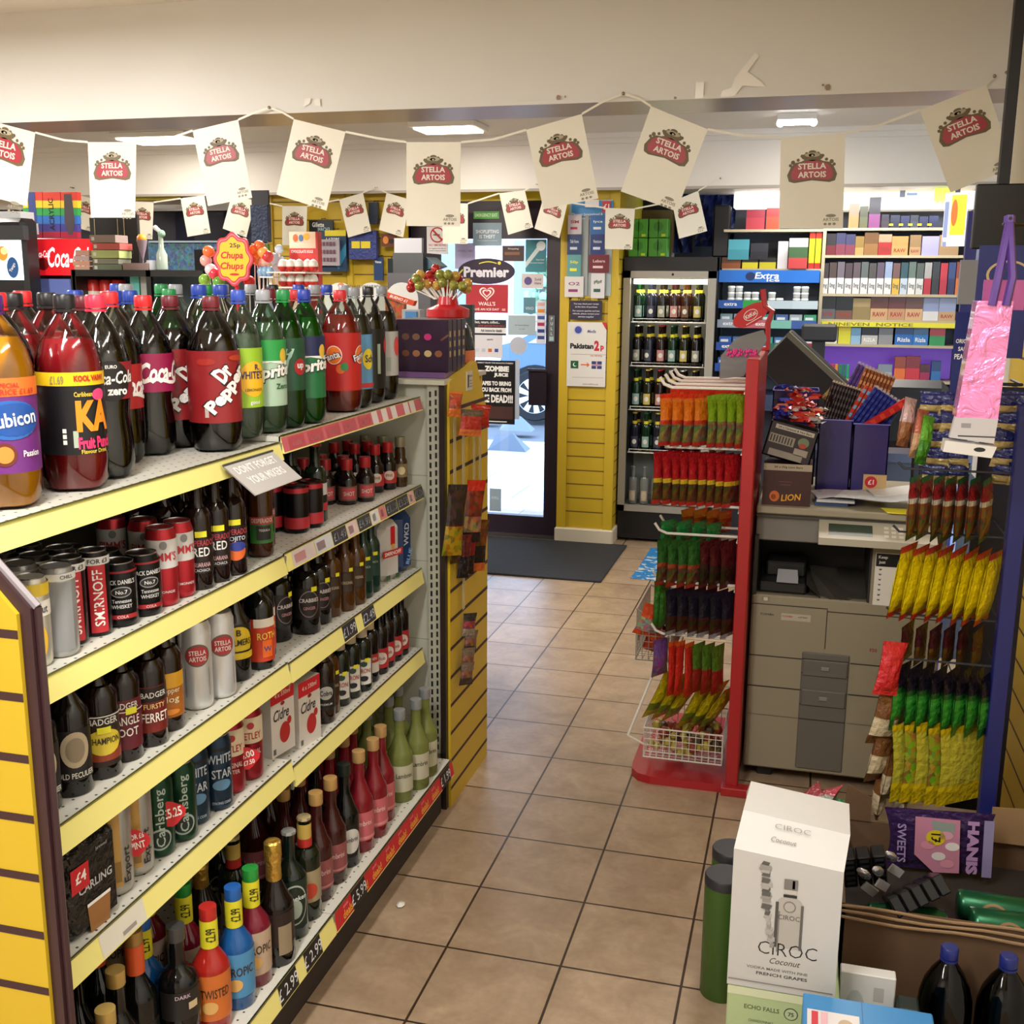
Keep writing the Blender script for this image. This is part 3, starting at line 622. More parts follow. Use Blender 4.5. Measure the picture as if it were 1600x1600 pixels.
# --- glass bottles and cans for the lower shelves
def bottle(H, R, glass, cap, neck, labels, name='beer_bottle', sh=.62, nr=.013, capk='crown', foil=None, kind='', a=1, seg=20):
    """neck = height where the straight neck starts; sh = top of the straight body"""
    pr = [(R * .9, 0), (R, .005), (R, H * sh * .5), (R, H * sh), (R * .93, H * (sh + .04)), (R * .72, H * (sh + .09)), (nr * 1.25, neck), (nr, neck + .01), (nr, H - .012), (nr + .0015, H - .01), (nr + .0015, H - .003), (nr * .9, H)]
    r = MB().lathe(pr, mat(glass, .07) if not kind else mat(glass, .07, kind=kind, a=a), seg).build(name)
    b = MB()
    if capk == 'crown': b.lathe([(nr + .004, H - .006), (nr + .003, H), (nr, H + .002), (.001, H + .0022)], mat(cap, .3, .6), 18, mod=lambda t, z: 1 + .04 * math.cos(9 * t))
    elif capk == 'screw': b.lathe([(nr + .002, H - .03), (nr + .0028, H - .028), (nr + .0028, H), (.001, H + .0015)], mat(cap, .35, .3), 18)
    elif capk == 'foil': b.lathe([(nr + .0015, H * .68), (nr + .003, H * .72), (nr + .002, H * .8), (nr + .0045, H * .9), (nr + .004, H), (nr, H + .004), (.001, H + .005)], mat(cap, .3, .8, kind='wrap'), 18)
    b.build('cap', r)
    for (z0, z1, c, half, pf, kr) in labels:
        LR = R * 1.008 if kr is None else kr; b = MB(); arclabel(b, LR, z0, z1, mat(c, .45), half)
        if pf: pf(Face(b, R=LR, z0=z0), z1 - z0)
        b.build('label', r)
    return r
def can(H, R, c, prints, top='b9bbbf', metal=.55, bands=()):
    pr = [(R * .78, 0), (R * .93, .004), (R, .012), (R, H - .016), (R * .87, H - .004), (R * .86, H)]
    b = MB().lathe(pr, mat(c, .28, metal), 26); f = Face(b, R=R, z0=0, e=.00035)
    for z0, z1, cc in bands: arclabel(b, R + .0003, z0, z1, mat(cc, .3, .3), seg=26)
    prints(f, H); r = b.build('drink_can')
    b = MB(); b.lathe([(R * .86, H - .001), (R * .88, H + .001), (R * .84, H + .0015), (R * .8, H - .003), (.001, H - .003)], mat(top, .25, .9), 26, caps=False)
   
    b.add([(-.005, -.012, H - .0015), (.005, -.012, H - .0015), (.007, .004, H - .0012), (-.007, .004, H - .0012)], [(0, 1, 2, 3)], mat('8b8d90', .3, .9)); b.build('lid', r)
    return r
def nop(f, h): pass
YT = T_('e6e02c')
def yel(u, v):
    def g(f): f.n = 4; f.rect(u - .009, v - .006, u + .009, v + .006, YT); f.n = 0
    return g
def PR(*items):
    """list of print items: ('t', text, u, v, h, colour, w, rot) ('e', u, v, a, b, c) ('r', u0, v0, u1, v1, c); v and sizes in metres"""
    def g(f, h):
        for it in items:
            k = it[0]
            if k == 't': f.text(it[1], it[2], it[3], it[4], T_(it[5]), w=it[6] if len(it) > 6 else None, rot=it[7] if len(it) > 7 else 0, bold=.012); f.n -= 1
            elif k == 'e': f.ell(it[1], it[2], it[3], it[4], T_(it[5]))
            elif k == 'r': f.rect(it[1], it[2], it[3], it[4], T_(it[5]))
            f.n = min(f.n, 5)
    return g
AM, DG, BG = '2a1208', '0c1310', '120c0c'
K2 = {
 'pine': (.146, .0265, lambda: can(.146, .0265, 'c9c4b4', PR(('r', -.08, .118, .08, .138, 'e0c030'), ('r', -.08, .085, .08, .11, 'e8e4d8'), ('t', 'Absolut', 0, .097, .013, '3a3a44', .04), ('e', 0, .045, .016, .03, 'e0b030'), ('e', -.006, .02, .01, .014, '3c9a4a')))),
 'grey': (.15, .0285, lambda: can(.15, .0285, 'a9a9a7', PR(('r', -.02, .012, .02, .128, '8b8c8c'), ('r', -.085, .13, .085, .142, 'dcdcd6'), ('t', 'CHILL', .012, .136, .006, '55565a')))),
 'smir': (.15, .0265, lambda: can(.15, .0265, '1b1517', PR(('r', -.013, .008, .017, .135, 'b3202a'), ('t', 'SMIRNOFF', .002, .07, .017, 'ece8e2', .10, math.pi / 2), ('r', -.08, .128, .08, .142, 'cfcfca'), ('t', '2 FOR £3', .0, .135, .008, '2a2a2c')))),
 'jd': (.116, .0325, lambda: can(.116, .0325, '151315', PR(('r', -.1, .1, .1, .104, '8a2026'), ('t', "JACK DANIEL'S", 0, .083, .011, 'dcdcd8', .052), ('e', 0, .066, .018, .010, '8e8e8c'), ('e', 0, .066, .016, .008, '1a1a1a'), ('t', 'No.7', 0, .066, .007, 'dcdcd8'), ('t', 'Tennessee', 0, .05, .007, 'c8c8c4', .032), ('t', 'WHISKEY', 0, .04, .007, 'c8c8c4', .034), ('r', -.027, .017, .027, .025, '9e2228'), ('t', 'COLA', 0, .021, .005, 'd8b8b4'), ('r', -.03, .030, -.029, .09, '9c9c98'), ('r', .029, .030, .03, .09, '9c9c98')))),
 'pim': (.15, .0295, lambda: can(.15, .0295, 'b22630', PR(('r', -.09, .075, .09, .13, 'c9c6c2'), ('t', "PIMM'S", .0, .098, .017, 'b22630', .052), ('e', 0, .12, .007, .008, '7d7d7d'), ('t', 'LEMONADE', 0, .03, .005, 'd8c8c4')))),
 'red': (.232, .029, lambda: bottle(.232, .029, '190908', '1a1a1a', .165, [(.035, .105, '1d0f10', 1.9, PR(('t', 'DESPERADOS', 0, .062, .012, 'b5404a', .06), ('t', 'RED', .0, .044, .018, 'e4e2dc', .034), ('t', 'GUARANA', 0, .018, .009, 'c9a0a0', .034), ('t', 'CACHACA', 0, .007, .006, 'c0c0c0', .03), ('r', -.011, .074, .011, .086, 'e6e02c')), None)])),
 'desm': (.232, .029, lambda: bottle(.232, .029, '190908', '1a1a1a', .165, [(.035, .105, '1d0f10', 1.9, PR(('e', 0, .018, .024, .02, 'd8642a'), ('e', .004, .028, .02, .01, '2c3a8c'), ('t', 'MOJITO', .0, .044, .012, 'c8d0dc', .044), ('t', 'DESPERADOS', 0, .06, .012, 'b5404a', .06), ('r', -.011, .074, .011, .086, 'e6e02c')), None)])),
 'desg': (.232, .029, lambda: bottle(.232, .029, '3c1c0a', '2a5a2a', .165, [(.03, .09, '2f6a2c', 1.1, PR(('r', -.03, .043, .03, .06, 'a8343c'), ('t', 'DESPERADOS', 0, .052, .01, 'd8c8b8', .05), ('r', -.014, .008, .018, .04, '14140f'), ('t', 'TEQUILA', .003, .03, .006, 'c8c8c0', .024)), None)])),
 'cola4': (.116, .031, lambda: can(.116, .031, '171013', PR(('r', -.097, .012, .097, .04, 'a8232f')), bands=((.1, .112, 'b02a34'),), top='7a1c22')),
 'gherk': (.2, .029, lambda: bottle(.2, .029, '16241a', 'a32a2a', .14, [(.03, .05, 'b03038', 3.1, None, None), (.07, .1, 'c9c5c0', 3.1, None, None)])),
 'vint': (.125, .027, lambda: bottle(.125, .0265, '150c0e', 'b02a30', .092, [(.012, .052, '6a4a40', 3.1, PR(('r', -.02, .005, .02, .036, 'b8424a'), ('t', 'SHOT', 0, .02, .012, 'd8c8c0', .03)), None)], sh=.55, capk='screw')),
 'rlab': (.14, .026, lambda: bottle(.14, .0255, '120a0c', 'b8262c', .1, [(.02, .055, 'b22a34', 3.1, PR(('e', 0, .024, .016, .014, 'd8c8b8'), ('t', 'FIVE', 0, .024, .008, '8c2a2a')), None)], sh=.55, capk='screw')),
 'sauce': (.15, .022, lambda: bottle(.15, .022, '3a2410', '8f8a70', .11, [(.03, .07, '7b6a4a', 3.1, PR(('e', 0, .02, .012, .012, 'c9b890')), None)], sh=.5, capk='screw')),
 'op': (.228, .034, lambda: bottle(.228, .034, '100c0b', '1a1412', .175, [(.03, .12, '171413', 1.5, PR(('e', 0, .055, .025, .032, 'b9a88a'), ('e', .0, .055, .016, .022, '8f8068'), ('t', 'OLD PECULIER', 0, .010, .010, 'd8d4c8', .062)), None)])),
 'bdc': (.235, .034, lambda: bottle(.235, .034, '160a08', '1a1412', .168, [(.025, .12, '2a1a14', 1.6, PR(('r', -.04, .01, .04, .03, '8c3a22'), ('e', 0, .045, .032, .024, 'd8c03c'), ('t', 'CHAMPION', 0, .048, .012, '2a2a1a', .055), ('t', 'BADGER', 0, .084, .012, 'dedcd4', .05), ('r', -.04, .092, .04, .094, 'dedcd4'), ('r', -.011, .062, .011, .074, 'e6e02c')), None)])),
 'bdt': (.235, .034, lambda: bottle(.235, .034, '160a08', '1a1412', .168, [(.025, .12, '5e1422', 1.6, PR(('t', 'BADGER', 0, .084, .012, 'dedcd4', .05), ('t', 'TANGLE', 0, .056, .016, 'e4ded4', .052), ('t', 'FOOT', 0, .034, .016, 'e4ded4', .044), ('r', -.04, .072, .04, .074, 'dedcd4'), ('r', .0, .068, .02, .080, 'e6e02c')), None)])),
 'bdf': (.235, .034, lambda: bottle(.235, .034, '160a08', '1a1412', .168, [(.03, .12, '6e1a14', 1.6, PR(('r', -.045, .06, .045, .088, '1c1210'), ('t', 'BADGER', 0, .074, .011, 'dedcd4', .05), ('t', 'FURSTY', 0, .052, .010, 'e0c07a', .04), ('t', 'FERRET', 0, .03, .018, 'e4ded4', .05)), None)])),
 'hog': (.235, .033, lambda: bottle(.235, .033, '1c0c06', '1a1412', .168, [(.03, .12, 'a8641c', 1.6, PR(('r', -.04, .06, .04, .09, 'd8a024'), ('t', 'Copper', 0, .054, .014, 'e8d8b0', .042), ('t', 'Hog', 0, .036, .016, 'e8d8b0', .034), ('e', 0, .012, .018, .006, 'd8842a')), None)])),
 'stel': (.185, .033, lambda: can(.185, .033, 'cfcfce', PR(('e', 0, .118, .026, .024, '6a5a4a'), ('e', 0, .118, .023, .020, 'b0303a'), ('t', 'STELLA', 0, .124, .010, 'ece8e0', .034), ('t', 'ARTOIS', 0, .111, .010, 'ece8e0', .034), ('r', -.026, .03, -.025, .09, '5a5a5a'), ('r', .022, .03, .023, .09, '5a5a5a')), metal=.4)),
 'bul': (.205, .0345, lambda: bottle(.205, .0345, '0e0b0a', 'c9a850', .17, [(.055, .13, '14110f', 1.5, PR(('e', 0, .035, .034, .036, 'd8b822'), ('r', -.05, -.003, .05, .012, 'd8b822'), ('r', -.05, .012, .05, .016, '14110f'), ('t', 'BULMERS', 0, .036, .014, '16140f', .056), ('t', 'B', 0, .058, .014, '16140f')), None)])),
 'oran': (.228, .033, lambda: bottle(.228, .033, '0c0e0c', '1a1a1a', .17, [(.02, .12, 'c03a1c', 1.5, PR(('r', -.03, .08, .03, .1, 'e0d8c8'), ('t', 'ROTH', 0, .06, .016, 'e8c44a', .045), ('r', -.012, .01, .012, .05, 'd8601c'), ('t', 'W', 0, .03, .012, '2a4a8a')), None)])),
 'crab': (.22, .036, lambda: bottle(.22, .036, '0d0908', '151210', .16, [(.04, .12, '141010', 1.4, PR(('e', 0, .04, .026, .034, '8a7a84'), ('e', 0, .04, .024, .032, '18100f'), ('t', 'CRABBIES', 0, .05, .010, 'd8d0d0', .05), ('t', 'GINGER', 0, .03, .008, 'c08a94', .03), ('r', 0.005, .072, .02, .084, 'e6e02c')), None)])),
 'amb': (.22, .029, lambda: bottle(.22, .029, '4a2a0c', '8a7a3a', .155, [(.05, .11, '2e1a0c', .8, PR(('r', -.012, .005, .012, .055, '3a2a1c'), ('t', 'ORIGINAL', 0, .03, .008, 'b8a88a', .03), ('r', .004, .06, .016, .07, 'e6e02c')), None)])),
 'grn': (.22, .028, lambda: bottle(.22, .028, '123028', '2a6a5a', .155, [(.05, .12, '1c3a34', 1.0, PR(('t', 'JAMAICA', 0, .04, .008, 'a8b8a8', .03), ('r', .0, .06, .014, .07, 'e6e02c')), None)])),
 'cor': (.23, .03, lambda: bottle(.23, .03, '24140c', '1a1a1a', .165, [(.04, .11, '1a1a1c', 1.3, PR(('e', .0, .045, .02, .018, 'b8b8b4'), ('t', 'Cobra', 0, .045, .014, '1a1a1c', .032), ('t', 'PREMIUM', 0, .015, .006, 'b8b8b4', .03)), None)])),
 'per': (.215, .029, lambda: bottle(.215, .029, '101a14', 'c9c9c4', .155, [(.022, .095, 'd8d6ce', .85, PR(('t', 'PERONI', 0, .04, .013, 'a8242c', .04), ('e', 0, .06, .010, .008, '2a4a3a'), ('e', 0, .018, .012, .008, '22222a'), ('r', .002, .066, .016, .077, 'e6e02c')), None), (.15, .18, 'b8a890', 3.1, None, .0165)])),
 'croc': (.215, .029, lambda: bottle(.215, .029, '0e0e10', 'b8b8b4', .155, [(.03, .085, 'd0c8c0', 1.2, PR(('r', -.03, .03, .03, .055, 'b03030'), ('t', 'KRONEN', 0, .042, .008, 'e8e0d8', .035)), None), (.15, .185, 'c9b890', 3.1, None, .0165)])),
 'cob': (.2, .026, lambda: bottle(.2, .026, '120b10', 'a32a30', .14, [(.02, .08, 'b02a34', 1.4, PR(('e', 0, .03, .02, .018, 'd8ccc4'), ('t', 'Hob', 0, .03, .010, 'a02a30')), None)])),
 'carl': (.165, .033, lambda: can(.165, .033, '123c24', PR(('e', -.002, .04, .024, .022, '9aa8a0'), ('e', -.002, .04, .020, .018, '10241a'), ('t', 'Carlsberg', .002, .085, .022, 'a8b8ae', .12, math.pi / 2)))),
 'wst': (.166, .033, lambda: can(.166, .033, '20364a', PR(('r', -.1, .135, .1, .142, '0e1014'), ('t', 'WHITE', 0, .118, .020, 'b8c0c8', .055), ('t', 'STAR', .004, .085, .02, 'b8c0c8', .045), ('e', .002, .06, .02, .012, '5a86a8'), ('t', 'STRONG CIDER', 0, .02, .006, 'a8b0b8', .04)))),
 'tet': (.166, .033, lambda: can(.166, .033, '941c28', PR(('r', -.1, .09, .1, .15, 'cfc0a0'), ('t', 'TETLEY', 0, .108, .016, 'a8242c', .05), ('e', 0, .132, .008, .008, 'a8242c'), ('t', 'ORIGINAL', 0, .07, .012, 'd8b8b0', .045), ('t', 'BITTER', 0, .055, .009, 'd8b8b0', .03)))),
 'exp': (.187, .034, lambda: can(.187, .034, 'a8a49c', PR(('r', -.014, .02, .008, .165, 'b8904c'), ('r', -.03, .0, -.016, .17, 'c9c6be'), ('t', 'Export', .02, .06, .018, '2e2c2a', .07, math.pi / 2), ('r', -.006, .03, .006, .07, '8c6a34')))),
 'win': (.276, .037, lambda: bottle(.276, .037, '34100f', 'c0985c', .19, [(.035, .11, '8a4a4c', 1.3, PR(('t', 'Lambrini', .0, .045, .014, 'd8b0ac', .05), ('r', -.05, 0.004, .05, .01, 'b87a78')), None)], 'wine_bottle', .5, .0145, 'screw')),
 'wino': (.276, .037, lambda: bottle(.276, .037, '0c0c0c', '1c2420', .19, [(.03, .12, '14100f', .5, PR(('e', 0, .045, .030, .034, 'c9c6c0'), ('t', 'Lambrini', .0, .05, .012, '3a3a3a', .04), ('t', '', 0, .0, .01, '3a3a3a')), None)], 'wine_bottle', .5, .0145, 'screw')),
 'ros': (.276, .037, lambda: bottle(.276, .037, '7a1a24', 'c09a64', .19, [(.035, .115, 'c06068', 1.3, PR(('t', 'Lambrini', .0, .05, .014, 'e8c8c4', .05), ('r', -.05, 0.004, .05, .012, 'd88a8c')), None)], 'wine_bottle', .5, .0145, 'screw', kind='juice', a=.9)),
 'wht': (.276, .038, lambda: bottle(.276, .038, '8c9450', '8f9398', .19, [(.035, .115, 'b8b49c', 1.0, PR(('t', 'Lambrini', .0, .05, .014, '4a4a40', .05),), None)], 'wine_bottle', .5, .0145, 'screw', kind='juice', a=.6)),
 'hei': (.258, .039, lambda: bottle(.258, .039, '0c1a14', 'a8aaa8', .18, [(.03, .15, '0f241a', .9, PR(('e', 0, .06, .033, .05, 'a8b0a8'), ('e', 0, .06, .030, .046, '14241c'), ('e', 0, .05, .018, .024, '9aa69a'), ('t', 'Heineken', 0, .078, .012, 'e0e4de', .058)), None)], sh=.55)),
 'rgn': (.255, .036, lambda: bottle(.255, .036, '141a0e', 'c9b88a', .175, [(.05, .13, '9a8a6a', 1.2, PR(('e', 0, .03, .02, .02, 'b8402a'),), None), (.182, .203, 'b02a24', 3.1, None, .0175), (.203, .24, 'b89a4a', 3.1, None, .0168)])),
 'chm': (.282, .042, lambda: bottle(.282, .042, '120a0a', 'c9a24a', .19, [(.05, .13, '241614', .8, None, None), (.03, .1, '8f7f66', .4, None, .0428)], 'sparkling_wine_bottle', .48, .015, 'foil')),
 'mix': (.30, .037, None)}
def frosty(c, capc, lc, word):
    return lambda: bottle(.264, .038, c, capc, .172, [(.03, .13, lc, 1.5, PR(('t', word, 0, .06, .02, '3a2a1c', .06), ('e', -.012, .03, .016, .014, 'd8a860')), None), (.178, .238, 'd8cf2a', 3.1, PR(('t', '£2.99', 0, .03, .02, '24240f', .03, 1.57)), .0178)], 'cocktail_bottle', .5, .0145, 'screw')
K2['twr'] = (.3, .038, frosty('9c2018', 'c8322c', 'c86a2a', 'TWISTED')); K2['twb'] = (.3, .038, frosty('14508c', '2a6ac0', '4a8ab8', 'TROPIC'))
K2['twg'] = (.3, .038, frosty('6e1426', '2fa044', 'b8a088', 'TROPIC'))
K2['gcap'] = (.27, .037, lambda: bottle(.27, .037, '0c0c0a', 'c0a05a', .18, [(.04, .1, '181410', 1.2, None, None)], 'wine_bottle', .5, .0145, 'screw'))
K2['onk'] = (.33, .037, lambda: bottle(.282, .037, '0c0c0a', 'b08a4a', .185, [(.195, .255, 'd8582a', 3.1, None, .0178), (.04, .1, '181410', 1.2, None, None)], 'wine_bottle', .5, .0145, 'screw'))
K2['blk'] = (.262, .04, lambda: bottle(.262, .04, '0b0a0a', '4a4a4a', .175, [(.08, .14, '1a1614', 1.2, PR(('t', 'DARK', 0, .05, .008, 'c8b0c0', .03), ('r', .01, .02, .03, .035, 'c9b48a')), None)], 'spirit_bottle', .55, .015, 'screw'))
def multipack(lab):
    b = MB(); w, d, h = .062, .105, .16
    if lab == 'smir':
        b.box(-.045, .045, -.03, .03, 0, h + .02, mat('c4c0bc', .4), .02); f = Face(b, (0, -.03, 0), (1, 0, 0), (0, 0, 1)); f.rect(-.008, .11, .012, .165, RD); f.ell(.002, .105, .006, .008, T_('d8a02a')); f.rect(-.045, .075, .045, .095, RD); f.text('SMIRNOFF', 0, .085, .012, WH, w=.075); f.n = 0; f.rect(-.03, .006, -.012, .02, T_('3a5a3a')); f.rect(.012, .006, .03, .02, T_('3a5a3a'))
        return b.build('four_pack')
    b.box(-.04, .04, -.03, .03, 0, h + .03, mat('1c3a6a', .35), .022); f = Face(b, (0, -.03, 0), (1, 0, 0), (0, 0, 1)); f.text('WKD', -.002, .12, .022, T_('c8d0dc'), w=.07, rot=1.5); f.n = 0; f.text('BLUE', .01, .05, .016, T_('8ab0d8'), w=.05, rot=1.2)
    return b.build('four_pack')
def cidrebox():
    b = MB().box(-.045, .045, -.035, .035, 0, .168, mat('cfc8c0', .5)); r = b.build('cider_carton')
    f_ = MB(); f = Face(f_, (0, -.035, 0), (1, 0, 0), (0, 0, 1)); f.rect(-.045, .13, .045, .168, RD); f.text('4 x 330ml', 0, .15, .012, T_('e8c0b8'), w=.06); f.n = 0; f.text('Cidre', -.006, .1, .028, T_('3a3a3c'), w=.06, shear=.3); f.n = 0
    f.ell(.006, .05, .02, .026, T_('b02a2a')); f.ell(.024, .075, .008, .010, T_('b02a2a')); f.n = 0; f.rect(-.040, .006, -.03, .02, T_('5a5a5a')); f.ell(.0, .125, .008, .005, T_('8a2a2a')); f_.build('printed_front', r); return r
def carlingpack():
    b = MB().box(-.066, .066, -.066, .066, 0, .17, mat('151314', .22, kind='wrap'), .014); r = b.build('lager_multipack')
    b = MB(); f = Face(b, (.0665, 0, 0), (0, 1, 0), (0, 0, 1)); f.text('CARLING', .0, .088, .016, T_('b8b8b8'), w=.085); f.n = 0; f.poly([(-.02, .0), (.03, .0), (.035, .055), (-.025, .055)], T_('9a6a3c')); f.strip([(-.025, .05, .056), (.035, .05, .056)], WH); f.n = 1; f.rect(-.06, .09, -.015, .135, RD); f.text('£4', -.036, .115, .02, WH); f.n = 0; f.text('brewed', .02, .145, .007, T_('8a8a8a')); b.build('printed_side', r); return r
K2['smp'] = (.18, .045, lambda: multipack('smir')); K2['wkd'] = (.18, .04, lambda: multipack('wkd')); K2['cid'] = (.168, .045, cidrebox); K2['clp'] = (.17, .066, carlingpack)
# (kind, contact x, contact y, label turned away from the viewer by degrees, description)
ROWS = {
 1: [('pine', -1.143, 1.395, 10, 'slim yellow-topped vodka can with pineapple print'), ('grey', -1.137, 1.449, 8, 'slim plain grey can'), ('smir', -1.158, 1.506, 10, 'slim red and black vodka can'), ('smir', -1.150, 1.560, 8, 'slim red and black vodka can'),
     ('jd', -1.142, 1.612, 8, 'black whiskey and cola can'), ('jd', -1.138, 1.679, 22, 'black whiskey and cola can'), ('pim', -1.140, 1.742, 8, 'red and silver fruit cup can'), ('pim', -1.142, 1.803, 22, 'red and silver fruit cup can'),
     ('red', -1.137, 1.865, 12, 'dark beer bottle with red and white label'), ('red', -1.134, 1.926, 14, 'dark beer bottle with red and white label'), ('desm', -1.130, 1.987, 12, 'dark beer bottle with blue and orange label'),
     ('desg', -1.188, 2.09, 20, 'amber beer bottle with green label'), ('desg', -1.150, 2.15, 12, 'amber beer bottle with green label'), ('desg', -1.183, 2.222, 24, 'amber beer bottle with green label'),
     ('cola4', -1.240, 2.375, 10, 'black can with red foot band'), ('cola4', -1.175, 2.382, 10, 'black can with red foot band'), ('cola4', -1.168, 2.447, 10, 'black can with red foot band'), ('gherk', -1.186, 2.515, 10, 'dark green bottle with white and red bands'),
     ('vint', -1.255, 2.725, 10, 'small dark shot bottle with red label'), ('vint', -1.2, 2.745, 10, 'small dark shot bottle with red label'), ('vint', -1.170, 2.80, 10, 'small dark shot bottle with red label'), ('rlab', -1.195, 2.935, 10, 'small dark bottle with red label and cap'), ('rlab', -1.178, 2.992, 10, 'small dark bottle with red label and cap'), ('sauce', -1.160, 3.047, 10, 'small brown tonic bottle with tan label')],
 2: [('op', -1.166, 1.405, 14, 'black ale bottle with round stone label'), ('op', -1.159, 1.478, 14, 'black ale bottle with round stone label'), ('bdc', -1.153, 1.55, 12, 'brown ale bottle with yellow label'), ('bdt', -1.157, 1.622, 10, 'brown ale bottle with maroon pointed label'), ('bdf', -1.151, 1.694, 20, 'brown ale bottle with fox-red label'),
     ('hog', -1.159, 1.766, 12, 'brown ale bottle with amber castle label'), ('stel', -1.225, 1.85, 10, 'tall silver lager can'), ('stel', -1.161, 1.879, 8, 'tall silver lager can'), ('stel', -1.148, 1.948, 16, 'tall silver lager can'), ('bul', -1.165, 2.045, 14, 'black cider bottle with yellow label'),
     ('oran', -1.150, 2.127, 30, 'dark bottle with orange label'), ('oran', -1.180, 2.192, 24, 'dark bottle with orange label'), ('crab', -1.205, 2.32, 40, 'large black ginger beer bottle'), ('crab', -1.165, 2.395, 14, 'large black ginger beer bottle'), ('crab', -1.171, 2.475, 24, 'large black ginger beer bottle'),
     ('amb', -1.168, 2.545, 20, 'amber lager bottle with narrow brown label'), ('amb', -1.154, 2.607, 16, 'amber lager bottle with narrow brown label'), ('amb', -1.150, 2.67, 16, 'amber lager bottle with narrow brown label'), ('grn', -1.154, 2.733, 16, 'dark green bottle with narrow label'), ('grn', -1.157, 2.795, 16, 'dark green bottle with narrow label'),
     ('smp', -1.158, 2.905, 10, 'white multipack with red vodka band'), ('wkd', -1.153, 3.01, 16, 'rounded dark blue multipack')],
 3: [('clp', -1.174, 1.455, 40, 'black lager multipack with glass picture'), ('exp', -1.174, 1.592, 10, 'tall silver and gold export can'), ('exp', -1.178, 1.664, 6, 'tall silver and gold export can'), ('carl', -1.176, 1.733, 10, 'green lager can'), ('carl', -1.167, 1.80, 14, 'green lager can'),
     ('wst', -1.176, 1.868, 10, 'blue and black strong cider can'), ('wst', -1.161, 1.936, 16, 'blue and black strong cider can'), ('tet', -1.168, 2.005, 10, 'red and cream bitter can'), ('tet', -1.160, 2.073, 12, 'red and cream bitter can'),
     ('cid', -1.150, 2.165, 30, 'white cider carton with red apple'), ('cid', -1.133, 2.27, 30, 'white cider carton with red apple'), ('cor', -1.165, 2.372, 14, 'brown lager bottle with black label'), ('cor', -1.149, 2.435, 14, 'brown lager bottle with black label'), ('amb', -1.162, 2.497, 30, 'plain amber beer bottle'),
     ('per', -1.158, 2.56, 10, 'dark green lager bottle with white oval label'), ('per', -1.152, 2.622, 12, 'dark green lager bottle with white oval label'), ('per', -1.144, 2.684, 12, 'dark green lager bottle with white oval label'), ('croc', -1.152, 2.758, 12, 'dark bottle with red and white label'),
     ('cob', -1.149, 2.83, 12, 'small dark bottle with red label'), ('cob', -1.151, 2.888, 12, 'small dark bottle with red label'), ('cob', -1.149, 2.946, 12, 'small dark bottle with red label'), ('cob', -1.150, 3.004, 12, 'small dark bottle with red label')],
 4: [('gcap', -1.07, 1.40, 10, 'dark wine bottle with gold screw cap'), ('gcap', -1.12, 1.50, 10, 'dark wine bottle with gold screw cap'), ('onk', -1.15, 1.60, 10, 'dark bottle with orange neck label'), ('blk', -1.10, 1.66, 10, 'black stout-shouldered spirit bottle'), ('twr', -1.075, 1.715, 10, 'red cocktail bottle with yellow neck and red cap'),
     ('twb', -1.064, 1.79, 12, 'blue cocktail bottle with yellow neck and blue cap'), ('twg', -1.066, 1.87, 20, 'dark red cocktail bottle with yellow neck and green cap'), ('twb', -1.18, 1.65, 10, 'blue cocktail bottle with dark cap, one row behind'), ('twg', -1.17, 1.80, 10, 'dark red cocktail bottle with green cap, one row behind'),
     ('chm', -1.054, 1.957, 30, 'dark sparkling wine bottle in gold foil at the shelf edge'), ('chm', -1.19, 1.90, 30, 'dark sparkling wine bottle in gold foil, one row behind'), ('hei', -1.067, 2.07, 12, 'large green lager bottle with silver-ringed label'), ('rgn', -1.068, 2.15, 14, 'dark bottle with gold and red neck at the shelf edge'), ('rgn', -1.18, 2.02, 14, 'dark bottle with gold and red neck, one row behind'),
     ('win', -1.076, 2.232, 14, 'dark rosé wine bottle with pink label'), ('win', -1.076, 2.316, 14, 'dark rosé wine bottle with pink label'), ('wino', -1.077, 2.40, 24, 'black wine bottle with white oval label'), ('ros', -1.072, 2.484, 14, 'bright red wine bottle'), ('ros', -1.066, 2.567, 14, 'bright red wine bottle'), ('ros', -1.079, 2.655, 14, 'bright red wine bottle'),
     ('wht', -1.165, 2.76, 14, 'pale green wine bottle set back behind its three twins'), ('wht', -1.072, 2.782, 20, 'pale green white wine bottle'), ('wht', -1.055, 2.873, 20, 'pale green white wine bottle'), ('wht', -1.059, 2.962, 20, 'pale green white wine bottle')]}
PLACED = {}
